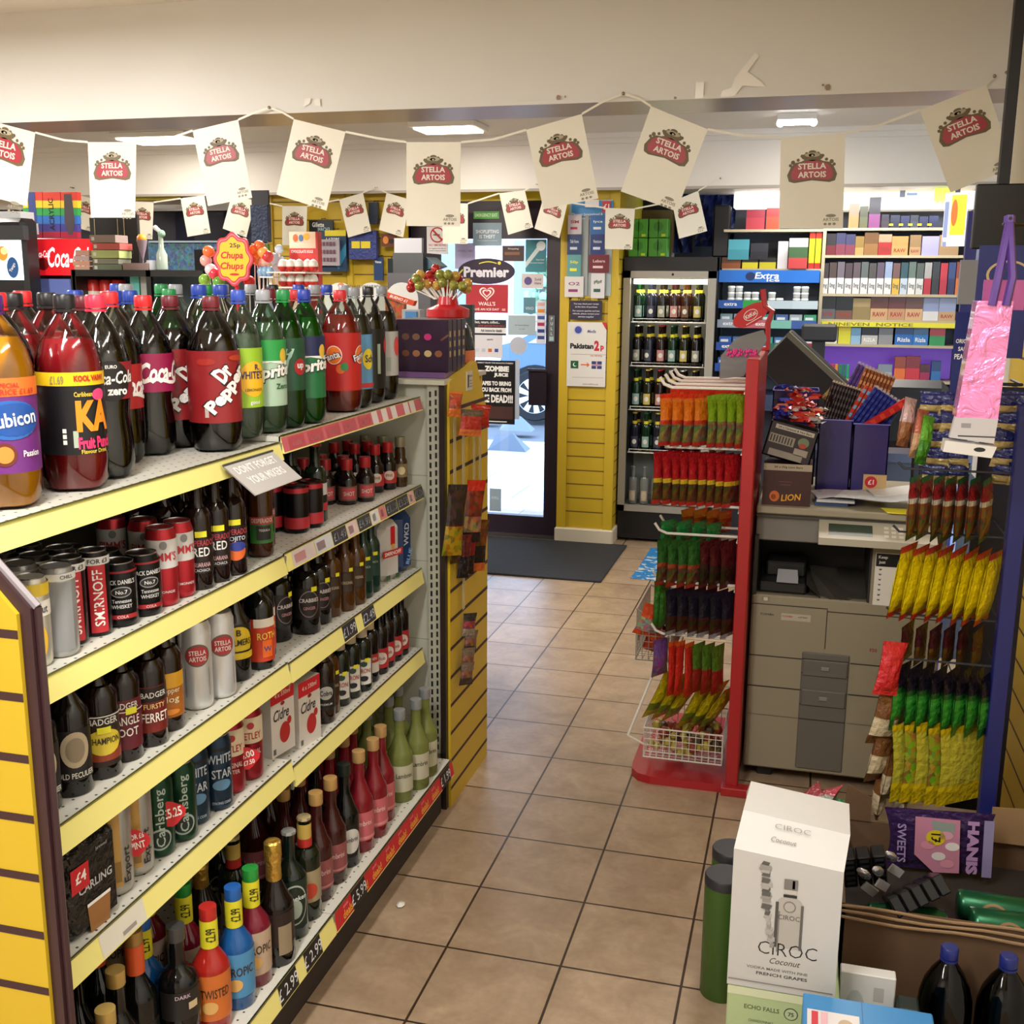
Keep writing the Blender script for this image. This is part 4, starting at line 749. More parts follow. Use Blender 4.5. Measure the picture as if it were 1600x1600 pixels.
for si, row in ROWS.items():
    tot = {}; cnt = {}
    for it in row: tot[it[4]] = tot.get(it[4], 0) + 1
    pl = []
    for k, cx, cy, ra, d in row:
        H_, R, fn = K2[k]; x, y = onshelf(si, cx, cy, R, .035 if k == 'cid' else 0)
        flat = k in ('smp', 'wkd', 'cid', 'clp')
        rz = facing(x, y, ra)
        if k in ('smp', 'wkd', 'cid'): rz = math.pi / 2 - math.radians(10 if k == 'cid' else 18)
        if k == 'clp': rz = math.radians(-3)
        for _ in range(30):
            if any(math.hypot(u[0] - x, u[1] - y) < u[2] + R + .0012 for u in pl): y += .003
            else: break
        n_ = cnt[d] = cnt.get(d, 0) + 1
        if tot[d] == 1: lab = f'{d} on the {SNAME[si]} shelf'
        elif tot[d] == 2: lab = f'{d}, {SNAME[si]} shelf, {"nearer" if n_ == 1 else "farther from"} the yellow end panel' if n_ > 1 else f'{d}, {SNAME[si]} shelf, nearer the yellow end panel'
        else: lab = f'{d}, {SNAME[si]} shelf, {ORD[n_ - 1]} from the yellow end panel'
        w = lab.split()
        inst(k, fn, (x, y, shz(si, y, R)), rz, lab, 'drinks carton' if flat else ('can' if fn and k in ('pine', 'grey', 'smir', 'jd', 'pim', 'cola4', 'stel', 'carl', 'wst', 'tet', 'exp') else 'bottle')); pl.append((x, y, R if not flat else R * .95))
    # the same drinks again in the rows behind
    for rr in (1, 2):
        for k, cx, cy, ra, d in row:
            if k in ('smp', 'wkd', 'clp', 'cid', 'twb', 'twr', 'chm', 'rgn'): continue
            H_, R, fn = K2[k]; x, y = onshelf(si, cx, cy, R); x -= rr * (2 * R + .012)
            if x - R < -1.57 or any(math.hypot(u[0] - x, u[1] - y) < u[2] + R + .0012 for u in pl) or y < 1.33 or y > 3.08: continue
            inst(k, fn, (x, y, shz(si, y, R)), facing(x, y, 0), f'{d.replace(", one row behind", "")} behind the front row, {SNAME[si]} shelf', 'can' if k in ('pine', 'grey', 'smir', 'jd', 'pim', 'cola4', 'stel', 'carl', 'wst', 'tet', 'exp') else 'bottle', f'{d[:30]} rows, {SNAME[si]} shelf')
            pl.append((x, y, R))
    PLACED[si] = pl
# promotional tags on the cans and the sign on the strip
def promo(px, py, X, w, h, lines, lab, rz=0.0):
    p = onX(px, py, X); b = MB(); b.T = Matrix.Translation(p) @ Matrix.Rotation(math.radians(38), 4, 'Z') @ Matrix.Rotation(rz, 4, 'Y')
    pts = [(w * .5 * math.cos(t) * (1 + .1 * math.cos(3 * t)), h * .5 * math.sin(t) * (1 + .1 * math.cos(4 * t))) for t in [k * math.pi / 8 for k in range(16)]]
    b.prism(pts, -.0006, .0006, RD); f = Face(b, (0, -.0006, 0), (1, 0, 0), (0, 0, 1))
    for t, v, hh, ww in lines: f.text(t, 0, v, hh, WH, w=ww); f.n = 0
    tag(b.build('price_tag'), lab, 'price tag')
promo(211, 1317, -1.145, .05, .052, [('4 FOR £6', .012, .011, .036), ('1 PINT', -.006, .014, .034)], 'red tag reading 4 FOR £6 1 PINT stuck on a silver export can', -.15)
promo(266, 1272, -1.143, .055, .05, [('4£5.25', .002, .02, .044)], 'red tag reading 4 £5.25 stuck on a green lager can', -.15)
promo(384, 1185, -1.142, .058, .05, [('£4.00', .008, .016, .04), ('2 £7.50', -.011, .011, .034)], 'red tag reading £4.00 stuck on a red bitter can', -.2)
b = MB(); y0, y1 = 1.93, 2.14; q = [(-1.108, y0, 1.312), (-1.108, y1, 1.312), (-1.045, y1 + .01, 1.255), (-1.045, y0 + .01, 1.255)]
b.add(q, [(0, 1, 2, 3)], mat('bdb9b5', .12)); b.add([(v[0] - .0015, v[1], v[2] - .0015) for v in q], [(3, 2, 1, 0)], mat('bdb9b5', .2)); b.tube([(-1.108, y0, 1.313), (-1.108, y1, 1.313)], .0025, mat('4a4744', .4))
U = Vector((0, 1, 0)); V = Vector((-.063, -.01, .057)).normalized(); f = Face(b, (-1.045, y0 + .01, 1.255), U, V)
f.text("DON'T FORGET", .105, .066, .02, T_('f4f2ee'), w=.17); f.n = 0; f.text('YOUR MIXERS', .105, .035, .02, T_('f4f2ee'), w=.15)
tag(b.build('shelf_sign'), "grey plastic sign reading DON'T FORGET YOUR MIXERS clipped to the top shelf edge", 'sign')
# ================================================================ snack bags and the red display stand
def zY(py, Y, px=1100): return onY(px, py, Y).z
def bag(w, h, t, bands, name='snack_bag', wrap=True, seed=0, extras=None):
    """pouch in the local xz plane, top at z=0 hanging down; bands = [(fraction from top, colour, kind)]"""
    rnd = random.Random(seed); nx, nz = 7, 12; b = MB(); vs = []; 
    for side in (-1, 1):
        for j in range(nz + 1):
            v = j / nz
            for i in range(nx + 1):
                u = i / nx
                prof = (math.sin(math.pi * min(1, max(0, (v - .08) / .84))) ** .4 if .08 < v < .92 else 0) * (math.sin(math.pi * u) ** .6)
                pinch = 1 - .12 * math.sin(math.pi * v)
                y = side * (t / 2 * prof * rnd.uniform(.75, 1.02) + .0006)
                vs.append(((u - .5) * w * pinch, y, -v * h))
    n1 = (nx + 1) * (nz + 1)
    for side in (0, 1):
        for j in range(nz):
            v = (j + .5) / nz; m = None
            for fr, c, k in bands:
                m = mat(c, .3, kind=k or 'wrap')
                if v <= fr: break
            fs = []
            for i in range(nx):
                a = side * n1 + j * (nx + 1) + i
                fs.append((a, a + 1, a + nx + 2, a + nx + 1) if side else (a, a + nx + 1, a + nx + 2, a + 1))
            sub = sorted({k for f_ in fs for k in f_}); mp = {k: q for q, k in enumerate(sub)}
            b.add([vs[k] for k in sub], [tuple(mp[k] for k in f_) for f_ in fs], m, False)
    if extras: extras(b, w, h, t)
    return b.build(name)
def hangrow(prefix, Y, xs, z, key, fn, lab, cat='snack bag', rzj=(57, 60), start=1, group=None, jz=.002, where='third', tot=None, tx=0):
    n = tot or len(xs)
    for i, x in enumerate(xs):
        L_ = lab.replace('#', ORD[i + start - 1])
        o = inst(key + str(i % 2), (lambda s=i % 2: fn(s)), (x, Y + random.uniform(-.004, .004), z - .007 + random.uniform(-jz, jz)), math.radians(random.uniform(*rzj)), L_, cat, group, tilt=(tx + random.uniform(-.012, .012), random.uniform(-.04, .04)))
REDP = mat('a81f24', .3)
S = empty('display_stand', (-.3, 3.7, 0)); tag(S, 'red wooden sweet stand with white hooks and wire baskets beside the photocopier', 'display stand')
def sp(mb, name, parent=S):
    o = mb.build(name); o.parent = parent
    if parent is S: o.matrix_parent_inverse = Matrix.Translation((.3, -3.7, 0))
    return o
base = [(-.15, 3.50), (-.44, 3.50), (-.485, 3.515), (-.51, 3.55), (-.515, 3.6), (-.515, 4.1), (-.15, 4.1)]
b = MB().prism(base, 0, .028, REDP, 'z'); b.box(-.2, -.065, 3.475, 3.525, 0, .03, REDP, .003); sp(b, 'base_plate')
sp(MB().box(-.188, -.148, 3.5, 4.15, .028, 1.447, REDP, .003), 'post_panel')
WIRE = mat('d6d2c8', .35); WIRED = mat('8f8a80', .4)
HZ = [(1.345, 4), (1.14, 1), (.965, 2), (.845, 3), (.69, 1), (.50, 1)]
for z, n in ((zY(606, 3.55), 4), (zY(700, 3.55), 1), (zY(790, 3.55), 2), (zY(836, 3.55), 2), (zY(912, 3.55), 1), (zY(995, 3.55), 1)):
    for k in range(n):
        y = 3.55 + .13 * k
        sp(MB().tube([(-.19, y, z), (-.42, y, z - .002), (-.445, y, z + .008), (-.46, y, z + .03)], .0045 if n < 4 else .0055, WIRE), 'hook')
    sp(MB().tube([(-.186, 3.52, z - .012), (-.19, 3.52, z - .012), (-.19, 4.05, z - .012)], .004, WIRE), 'hook_rail')
def basket(x0, x1, y0, y1, z0, z1, m=WIRED, slope=0.0, step=.022):
    b = MB(); r = .0013
    for z in (z0, z1):
        zz = z + (slope if z == z1 else 0)
        b.tube([(x0, y0, zz), (x1, y0, z), (x1, y1, z), (x0, y1, zz), (x0, y0, zz)], .0028, m, 5)
    x = x0
    while x <= x1 + .001:
        k = slope * (1 - (x - x0) / (x1 - x0)); b.tube([(x, y0, z1 + k), (x, y0, z0), (x, y1, z0), (x, y1, z1 + k)], r, m, 4); x += step
    y = y0
    while y <= y1 + .001:
        b.tube([(x0, y, z1 + slope), (x0, y, z0), (x1, y, z0), (x1, y, z1)], r, m, 4); y += step
    z = z0 + step
    while z < z1: b.tube([(x0, y0, z), (x1, y0, z)], r, m, 4); b.tube([(x0, y0, z), (x0, y1, z)], r, m, 4); z += step
    return b
bb = basket(-.47, -.205, 3.53, 3.78, .085, .19, WIRE); sp(bb, 'wire_basket')
b = MB().tube([(-.525, 3.53, .155), (-.455, 3.62, .36)], .005, WIRE); b.tube([(-.525, 3.53, .155), (-.47, 3.53, .13)], .004, WIRE); sp(b, 'basket_arm')
bb = basket(-.52, -.40, 3.62, 3.95, .40, .52, WIRED, .06); sp(bb, 'side_basket')
sp(MB().box(-.522, -.516, 3.62, 3.95, .46, .50, mat('a5a199', .3)), 'ticket_rail')
rowA = [-.425 + .036 * i for i in range(4)]
za = zY(612, 3.55)
fo = lambda s: bag(.10, .168, .027, [(.1, 'd23a1e', ''), (.5, 'd0701c', ''), (.56, 'b8361e', ''), (.9, '8a7a5a', 'mottle'), (1, 'b83226', '')], seed=s)
hangrow('A', 3.55, rowA, za, 'bgO', fo, 'orange-topped snack bag on the top hooks of the red stand, # from the aisle end')
fg = lambda s: bag(.10, .166, .023, [(.1, '7fae2a', ''), (.48, '7c9a1e', ''), (.54, 'a8461e', ''), (.9, '8f8058', 'mottle'), (1, 'b83226', '')], seed=s + 5)
hangrow('A', 3.55, [-.278 + .03 * i for i in range(4)], za, 'bgG', fg, 'green-topped snack bag on the top hooks of the red stand, # from the aisle end')
for k, Y in ((1, 3.68), (2, 3.81), (3, 3.94)):
    hangrow('A', Y, [-.41 + .045 * i for i in range(5)], za + .002, 'bgO', fo, f'orange-topped snack bag on hook {ORD[k]} from the front, top of the red stand, # along')
fr = lambda s: bag(.10, .172, .021, [(.5, 'a51a20', ''), (.56, 'c8a82a', ''), (.92, '6a4a30', 'mottle'), (1, 'b83226', '')], seed=s + 9)
hangrow('B', 3.55, [-.44 + .028 * i for i in range(9)], zY(704, 3.55), 'bgR', fr, 'red-topped nut bag on the second row of the red stand, # from the aisle end')
fy = lambda s: bag(.08, .075, .03, [(.3, 'c8861c', ''), (1, 'b86a14', 'mottle')], seed=s + 3)
hangrow('C', 3.72, [-.37 + .042 * i for i in range(4)], zY(792, 3.72), 'bgY', fy, 'small orange sweet packet in the middle of the red stand, # from the aisle end')
fq = lambda s: bag(.09, .07, .03, [(1, '1c6a30', '')], seed=s + 4)
hangrow('C', 3.6, [-.42 + .05 * i for i in range(4)], zY(812, 3.6), 'bgq', fq, 'squat green packet above the fourth hooks of the red stand, # along')
fd = lambda s: bag(.10, .155, .026, [(.5, '2c5a24', ''), (.56, '8a3a1e', ''), (.95, '6e5236', 'mottle'), (1, 'a03226', '')], seed=s + 13)
hangrow('D', 3.55, [-.42 + .034 * i for i in range(4)], zY(842, 3.55), 'bgD', fd, 'dark green-topped nut bag, fourth row of the red stand, # from aisle end')
fk = lambda s: bag(.10, .155, .026, [(.5, '4a1418', ''), (.95, '3c2a20', 'mottle'), (1, '5a2420', '')], seed=s + 23)
hangrow('D', 3.55, [-.28 + .032 * i for i in range(3)], zY(840, 3.55), 'bgK', fk, 'dark red snack bag, fourth row of the red stand, # from aisle end')
fe = lambda s: bag(.10, .155, .028, [(.55, '1c1a26', ''), (.6, '8a8a8a', ''), (.95, '4a2c20', 'mottle'), (1, '8f8f96', '')], seed=s + 33)
hangrow('E', 3.55, [-.385 + .036 * i for i in range(6)], zY(918, 3.55), 'bgE', fe, 'navy and brown snack bag, fifth row of the red stand, # from aisle end')
fl = lambda s: bag(.06, .16, .03, [(.3, '3c7a24', ''), (1, '2f6a20', '')], seed=s + 41)
hangrow('E', 3.62, [-.445, -.425], zY(908, 3.62), 'bgL', fl, 'bright green packet at the aisle end of the fifth row, # of two')
ff = lambda s: bag(.05, .19, .018, [(.12, 'c8561c', ''), (1, 'b8281c', '')], seed=s + 51)
hangrow('F', 3.55, [-.385, -.36, -.33], zY(1003, 3.55), 'bgF', ff, 'long red sweet packet, lowest hook of the red stand, # from aisle end')
fgr = lambda s: bag(.07, .17, .02, [(.5, '4a6a1e', ''), (1, '8a241a', '')], seed=s + 55)
hangrow('F', 3.55, [-.30, -.268, -.236], zY(1003, 3.55), 'bgr', fgr, 'green and red sweet packet on the lowest hook, # after the long red ones')
fp = lambda s: bag(.09, .13, .03, [(.4, '6a4a8a', ''), (1, '8a5a9a', 'mottle')], seed=s + 61)
hangrow('F', 3.6, [-.43], zY(1000, 3.6), 'bgP', fp, 'purple sweet packet beside the side basket of the red stand')
fyb = lambda s: bag(.12, .20, .030, [(.1, 'e0c81e', ''), (.7, 'c9ba1e', ''), (.85, '7a8a2a', ''), (1, 'c9ba1e', '')], seed=s + 71)
for i in range(6):
    inst('byb' + str(i % 2), lambda s=i % 2: fyb(s), (-.385 + .040 * i, 3.62, .375 - .008 * i), math.radians(62 + 2 * (i % 3)), f'yellow snack bag leaning in the lowest wire basket, {ORD[i]} from the aisle end', 'snack bag', None, tilt=(.42 + .05 * (i % 3), .05))
for i, c in enumerate(('c8481c', '20202a', '8a6a3a', 'b83a2a', 'd8d0c0')):
    o = bag(.06, .095, .03, [(.5, c, ''), (1, c, 'mottle')], seed=80 + i); o.location = (-.455, 3.655 + .064 * i, .51 - .008 * (i % 2)); o.rotation_euler = (.15, .25, .3 * (i % 2))
    tag(o, ['orange', 'black', 'tan', 'brick red', 'cream'][i] + ' snack packet lying in the side basket of the red stand', 'snack bag')
b = MB(); rs = random.Random(8)
for k in range(70): b.ball((rs.uniform(-.455, -.22), rs.uniform(3.545, 3.765), .10 + rs.uniform(0, .05)), rs.uniform(.012, .022), mat(rs.choice(['6a5a3a', 'a89a3a', '8a3a2a', 'b8a858', '4a3a2a']), .4), 6, 4)
tag(b.build('loose_sweets'), 'loose small sweet packets filling the lowest wire basket of the red stand', 'sweets', kind='stuff')
for i, (x, y, z, c, n_) in enumerate(((-.45, 3.63, .565, 'c8461c', 'large orange'), (-.44, 3.75, .50, '1e1e2a', 'large black and white'), (-.46, 3.84, .52, 'a87a4a', 'large tan'), (-.43, 3.9, .55, 'b02a2a', 'large red'), (-.41, 3.68, .62, '2a4a9a', 'small blue'))):
    o = bag(.10, .12, .035, [(.45, c, ''), (.8, 'b0a898', 'mottle'), (1, c, '')], seed=140 + i); o.location = (x, y, z + .03); o.rotation_euler = (.2, .3 - .1 * i, .5 + .5 * i); tag(o, n_ + ' crumpled packet piled on the side basket of the red stand', 'snack bag')
# fan of clear bag with pink beads and red promotional arm on top of the stand
r = empty('promotional_topper', (-.2, 4.0, 1.447)); tag(r, 'red oval chocolate bar sign on a bent red arm above the red stand', 'sign')
def child(mb, name, parent):
    o = mb.build(name); o.parent = parent; o.matrix_parent_inverse = Matrix.Translation(-parent.location); return o
Yk = 4.0
c0 = onY(1173, 492, Yk); b = MB(); b.T = Matrix.Translation(c0) @ Matrix.Rotation(-.55, 4, 'Y')
b.prism([(.068 * math.cos(t), .033 * math.sin(t)) for t in [k * math.pi / 10 for k in range(20)]], -.004, .004, mat('c01c20', .25)); f = Face(b, (0, -.004, 0), (1, 0, 0), (0, 0, 1)); f.ell(0, .0, .026, .018, WH); f.ell(0, .0, .024, .016, RD); f.text('KitKat', 0, 0, .014, WH, w=.04); f.n = 0; f.rect(-.03, -.024, .03, -.022, WH)
child(b, 'oval_sign', r)
b = MB().tube([onY(1192, 452, Yk), onY(1195, 478, Yk), onY(1207, 486, Yk), onY(1200, 505, Yk), onY(1200, 545, Yk), (-.172, 4.0, 1.447)], .010, mat('b01c20', .3)); child(b, 'arm', r)
b = MB(); q = [onY(*p_, 3.7) for p_ in ((1126, 556), (1150, 528), (1192, 516), (1198, 532), (1186, 552), (1162, 588), (1124, 592))]
n_ = len(q); b.add([tuple(p_) for p_ in q] + [(p_.x, p_.y + .05, p_.z) for p_ in q], [tuple(range(n_)), tuple(range(2 * n_ - 1, n_ - 1, -1))] + [(k, (k + 1) % n_, n_ + (k + 1) % n_, n_ + k) for k in range(n_)], mat('a8a6a2', .2, kind='juice', a=.45))
for k in range(60):
    p_ = onY(random.uniform(1136, 1184), 0, 3.725); p_ = onY(random.uniform(1136, 1182), random.uniform(546, 557), 3.697); b.ball(p_, .0045, mat('d83a8a', .3), 5, 4)
tag(b.build('bead_bag'), 'clear bag of bright pink beads lying on top of the red stand', 'bag')
# ================================================================ photocopier
CP = mat('968d77', .45); CPD = mat('6a665f', .45); CPK = mat('1b1a19', .5)
Cx, Cy = -.138, 3.64
K = empty('photocopier', (Cx, Cy, 0)); tag(K, 'beige office photocopier on castors with grey centre drawers behind the red stand', 'photocopier')
def kp(mb, name, parent=K):
    o = mb.build(name); o.parent = parent
    if parent is K: o.matrix_parent_inverse = Matrix.Translation((-Cx, -Cy, 0))
    return o
W0, W1 = Cx, .46
b = MB(); b.box(W0, W1, Cy, 4.25, .045, .66, CP, .006)
b.box(W0, W1, 3.95, 4.25, .66, .86, mat('2c2926', .7)); b.box(W0, W0 + .012, Cy, 4.25, .66, .86, mat('3a3631', .6)); b.box(.235, W1, Cy, 4.25, .655, .86, CP); b.box(.228, .2345, Cy + .002, 4.0, .66, .86, mat('2c2926', .7)); b.box(W0 + .012, .235, Cy + .03, 3.95, .6605, .663, mat('4a463e', .6))
b.box(W0, W1, Cy + .03, 4.25, .84, .935, mat('7b776f', .45), .004); b.box(W0, W1 + .005, Cy - .01, 4.27, .938, .962, mat('9a927c', .4), .004)
b.box(W0, W1, Cy + .01, 4.25, .925, .94, mat('55524c', .5))
f = Face(b, (0, Cy, 0), (1, 0, 0), (0, 0, 1)); D_ = mat('2c2822', .6)
f.rect(W0, .446, .035, .450, D_); f.rect(.19, .446, W1, .450, D_); f.rect(W0, .338, .035, .342, D_); f.rect(.19, .338, W1, .342, D_); f.rect(W0, .238, .035, .240, mat('6e6756', .6)); f.rect(.19, .238, W1, .240, mat('6e6756', .6)); f.n = 0
f.rect(.105, .49, .108, .625, D_); f.rect(W0, .627, .108, .630, D_); f.rect(.108, .618, W1, .621, D_); f.n = 0
f.text('TOSHIBA', W0 + .052, .594, .007, mat('3a3530', .5), w=.045); f.n = 0
f.rect(-.04, .578, .055, .602, mat('b8b0a0', .5)); f.text('TOSHIBA', -.02, .592, .006, RD, w=.035); f.n = 1; f.text('e-STUDIO', .03, .592, .005, D_, w=.03); f.n = 0
f.rect(-.105, .638, -.08, .655, mat('8c8470', .5)); f.rect(-.1, .641, -.087, .652, mat('cfc8b6', .4)); f.n = 0
f.text('F50', .26, .50, .012, mat('8a2a24', .5)); kp(b, 'body')
b = MB(); b.box(.035, .188, Cy - .006, Cy + .01, .06, .475, CPD, .004); f = Face(b, (0, Cy - .006, 0), (1, 0, 0), (0, 0, 1))
for z in (.452, .402, .342, .292, .24): f.rect(.037, z - .002, .186, z + .002, mat('34322e', .6)); f.n = 0
kp(b, 'centre_panel')
for z in (.423, .318):
    d_ = kp(MB().box(.04, .183, Cy - .012, Cy - .004, z - .028, z + .028, CPD, .003), 'drawer'); b = MB().box(.098, .125, Cy - .016, Cy - .011, z - .006, z + .008, mat('8a857c', .4), .002); b.build('handle', d_).parent = d_
b = MB(); b.box(-.118, .035, 3.66, 3.9, .665, .70, CPK, .006); b.box(-.10, .03, 3.75, 3.9, .70, .75, CPK, .006); kp(b, 'output_tray')
b = MB(); b.add([(.035, 3.66, .70), (.09, 3.645, .652), (.13, 3.645, .665), (.18, 3.645, .648), (.23, 3.66, .652), (.23, 3.9, .70), (.035, 3.9, .71)], [tuple(range(7))], mat('4a463f', .5)); kp(b, 'inner_tray')
b = MB(); b.add([(-.062, 3.655, .703), (.008, 3.655, .703), (.004, 3.72, .733), (-.06, 3.72, .733)], [(0, 1, 2, 3)], mat('a8a8ac', .6)); b.box(-.062, .008, 3.7, 3.8, .702, .704, WHITE); kp(b, 'paper_sheet')
b = MB(); b.prism([(3.56, .862), (3.56, .885), (3.66, .93), (3.7, .93), (3.7, .862)], .062, .42, mat('b5ae9c', .4), 'x'); f = Face(b, (.062, 3.56, .885), (1, 0, 0), Vector((0, .1, .045)).normalized()); p_ = kp(b, 'control_panel')
b = MB(); f = Face(b, (.062, 3.56, .885), (1, 0, 0), Vector((0, .1, .045)).normalized()); f.rect(.03, .02, .165, .08, mat('3c4a40', .2)); f.n = 0
for i in range(5):
    for j in range(3): f.rect(.20 + .022 * i, .02 + .022 * j, .214 + .022 * i, .034 + .022 * j, mat('d8d4c8', .4)); f.n = 0
b.build('display', p_)
for x in (W0 + .07, W1 - .07):
    for y in (3.70, 4.18): kp(MB().box(x - .03, x + .03, y - .02, y + .02, 0, .048, mat('1c1a18', .6), .008), 'castor')
b = MB(); f = Face(b, (0, Cy - .001, 0), (1, 0, 0), (0, 0, 1)); f.rect(.245, .655, .34, .83, WHITE); f.rect(.247, .785, .34, .828, BK); f.text('Keep', .268, .815, .013, WH); f.n = 2; f.text('just', .266, .798, .012, WH); f.n = 2
for k in range(7): f.text('w', .262, .775 - .017 * k, .006, BK); f.n = 2
tag(b.build('notice'), 'white paper notice with black heading stuck on the photocopier front', 'notice')
# ---- on the copier
TZ = .9625
b = MB().box(-.124, .030, 3.665, 3.80, TZ, 1.10, mat('3c1a18', .45)); r = b.build('chocolate_bar_carton'); tag(r, 'upright brown carton lettered LION on the photocopier lid', 'box')
b = MB(); f = Face(b, (0, 3.665, 0), (1, 0, 0), (0, 0, 1)); f.rect(-.124, 1.078, .030, 1.10, mat('a89a84', .5)); f.text('30 x 50g Lion Bars', -.045, 1.089, .008, BK, w=.09); f.n = 0; f.ell(-.085, .992, .016, .018, T_('c8641c')); f.ell(-.088, .99, .008, .009, T_('8a3a14')); f.n = 0; f.text('LION', -.032, .99, .022, T_('e0a024'), w=.065, shear=.2, rot=.1); f.n = 0; f.rect(-.075, 1.04, -.03, 1.042, T_('6a4038')); f.rect(-.07, 1.03, -.035, 1.032, T_('6a4038')); b.build('printed_front', r)
T2 = Matrix.Translation((-.045, 3.72, 1.165)) @ Matrix.Rotation(.24, 4, 'Y')
b = MB(); b.T = T2
for bx in ((-.078, .078, -.05, -.046, -.055, .06), (-.078, .078, .056, .06, -.055, .06), (-.078, -.074, -.05, .06, -.055, .06), (.074, .078, -.05, .06, -.055, .06), (-.078, .078, -.05, .06, -.055, -.051)): b.box(*bx, mat('2a2024', .4))
r = b.build('open_chocolate_carton'); tag(r, 'tilted open dark carton full of sweets on top of the LION carton', 'box')
b = MB(); b.T = T2; f = Face(b, (0, -.05, 0), (1, 0, 0), (0, 0, 1)); f.rect(-.06, .04, .066, .054, mat('b8b0a0', .4)); f.text('24 x Caramel & Nut Bars', .003, .047, .007, BK, w=.11); f.n = 0; f.rect(-.07, -.008, .012, .022, mat('8f8678', .5))
for k in range(8): f.n = 1; f.rect(-.066 + k * .0095, -.004, -.062 + k * .0095, .018, BK)
f.n = 0; f.rect(.018, -.03, .062, -.008, mat('9c9384', .5)); f.n = 0; f.ell(.04, .015, .018, .016, T_('6a7a5a')); f.ell(.04, .004, .012, .008, T_('a8402a')); f.n = 0; f.rect(-.06, -.05, .05, -.028, mat('8c8478', .5)); b.build('printed_front', r)
def sweet(c, key):
    def g():
        b = MB(); b.add([(-.026, 0, .004), (-.02, -.009, 0), (-.018, 0, .010), (-.02, .009, 0), (.026, 0, .004), (.02, -.009, 0), (.018, 0, .010), (.02, .009, 0)], [(1, 5, 6, 2), (2, 6, 7, 3), (3, 7, 5, 1), (0, 1, 2), (0, 2, 3), (0, 3, 1), (4, 6, 5), (4, 7, 6), (4, 5, 7)], mat(c, .2, .3))
        b.add([(-.026, 0, .004), (-.038, -.012, .008), (-.038, .012, 0)], [(0, 1, 2), (0, 2, 1)], mat(c, .2, .3)); b.add([(.026, 0, .004), (.038, -.012, 0), (.038, .012, .008)], [(0, 1, 2), (0, 2, 1)], mat(c, .2, .3))
        return b.build('wrapped_sweet')
    return g
cols = [('1a2a9a', 'blue'), ('c01c2a', 'red'), ('b8b8b4', 'silver'), ('b8281c', 'red'), ('c86a4a', 'copper'), ('5a8a6a', 'green')]
cn = {}
for i in range(64):
    u = random.random(); px, py = random.uniform(1206, 1272), 0
    ci = 0 if px < 1220 else (1 if i % 3 else 3); 
    if i % 4 == 2 and px > 1228: ci = 2
    if i % 6 == 5: ci = 4
    x = -.095 + (px - 1206) * .0021; y = 3.69 + u * .28
    z = 1.232 - .24 * (x + .045) + .30 * (y - 3.69) + random.uniform(0, .012)
    c, n_ = cols[ci]; k_ = cn[n_] = cn.get(n_, 0) + 1
    inst('sw' + c, sweet(c, n_), (x, y, z), random.uniform(0, 3), f'{n_} foil-wrapped sweet heaped in the tilted carton above the LION carton', 'sweet', f'{n_} sweets in the tilted carton')
# clear violet acrylic bins
PV = mat('8f8ad8', .08, kind='clear'); PVD = mat('4a4288', .12, kind='juice', a=.72)
def bin_(x0, x1, y0, y1, z0, z1, lab):
    b = MB(); t = .004
    for bx in ((x0, x1, y0, y0 + t, z0, z1), (x0, x1, y1 - t, y1, z0, z1), (x0, x0 + t, y0, y1, z0, z1), (x1 - t, x1, y0, y1, z0, z1), (x0, x1, y0, y1, z0, z0 + t)): b.box(*bx, PVD)
    b.tube([(x0, y0, z1), (x1, y0, z1), (x1, y1, z1), (x0, y1, z1), (x0, y0, z1)], .0022, mat('7a72c8', .2)); return tag(b.build('acrylic_bin'), lab, 'display bin')
bin_(.045, .155, 3.88, 4.08, TZ, 1.225, 'translucent violet acrylic bin next to the LION carton, nearer one')
bin_(.158, .275, 3.88, 4.08, TZ, 1.215, 'translucent violet acrylic bin holding the blue and red bar packs')
bin_(-.12, .04, 4.10, 4.24, TZ, 1.30, 'tall translucent violet bin behind the tilted carton')
def barpack(n, w, h, c1, c2, name='chocolate_bar_pack', t=.012, tips=None):
    b = MB()
    for k in range(n):
        x = (k - (n - 1) / 2) * w / n
        b.box(x - w / n * .46, x + w / n * .46, -t, t, 0, h, mat(c1, .25, .1), .003)
        for q in range(5): b.box(x - w / n * .3, x + w / n * .3, -t - .0006, -t, h * (.12 + .18 * q), h * (.2 + .18 * q), mat(c2, .3))
        if tips: b.prism([(x - w / n * .46, h), (x + w / n * .46, h), (x + w / n * .3, h + .008), (x - w / n * .3, h + .008)], -.002, .002, mat(tips, .25, .4))
    return b.build(name)
def put(o, px, py, Y, ry, lab, rz=0, rx=0, cat='chocolate bars'):
    o.location = onY(px, py, Y); o.rotation_euler = (rx, ry, rz); tag(o, lab, cat)
put(barpack(12, .12, .14, '2a1c20', '3c2c2c', tips='b8a890'), 1305, 665, 3.98, .28, 'stack of dark brown bars with pale crimped ends leaning in the violet bin', rx=-.15)
put(barpack(9, .11, .17, '8a4a22', 'c88a5a', tips='c8b49a'), 1345, 655, 4.02, .32, 'tall fan of copper-wrapped chocolate bars in the violet bin', rx=-.1)
put(barpack(8, .115, .14, '1c2a88', '2a3a9a', tips='c8c8d8'), 1350, 672, 3.93, .55, 'blue chocolate bar multipack leaning out of the violet bin')
put(barpack(1, .028, .19, 'c01c22', 'd83a2a'), 1338, 675, 3.90, .95, 'long red chocolate bar lying across the front of the violet bin')
put(barpack(7, .09, .16, '5a3a8a', '3a2a6a', tips='b8a8d0'), 1325, 640, 4.06, .4, 'purple-wrapped bars behind the copper bars in the violet bin')
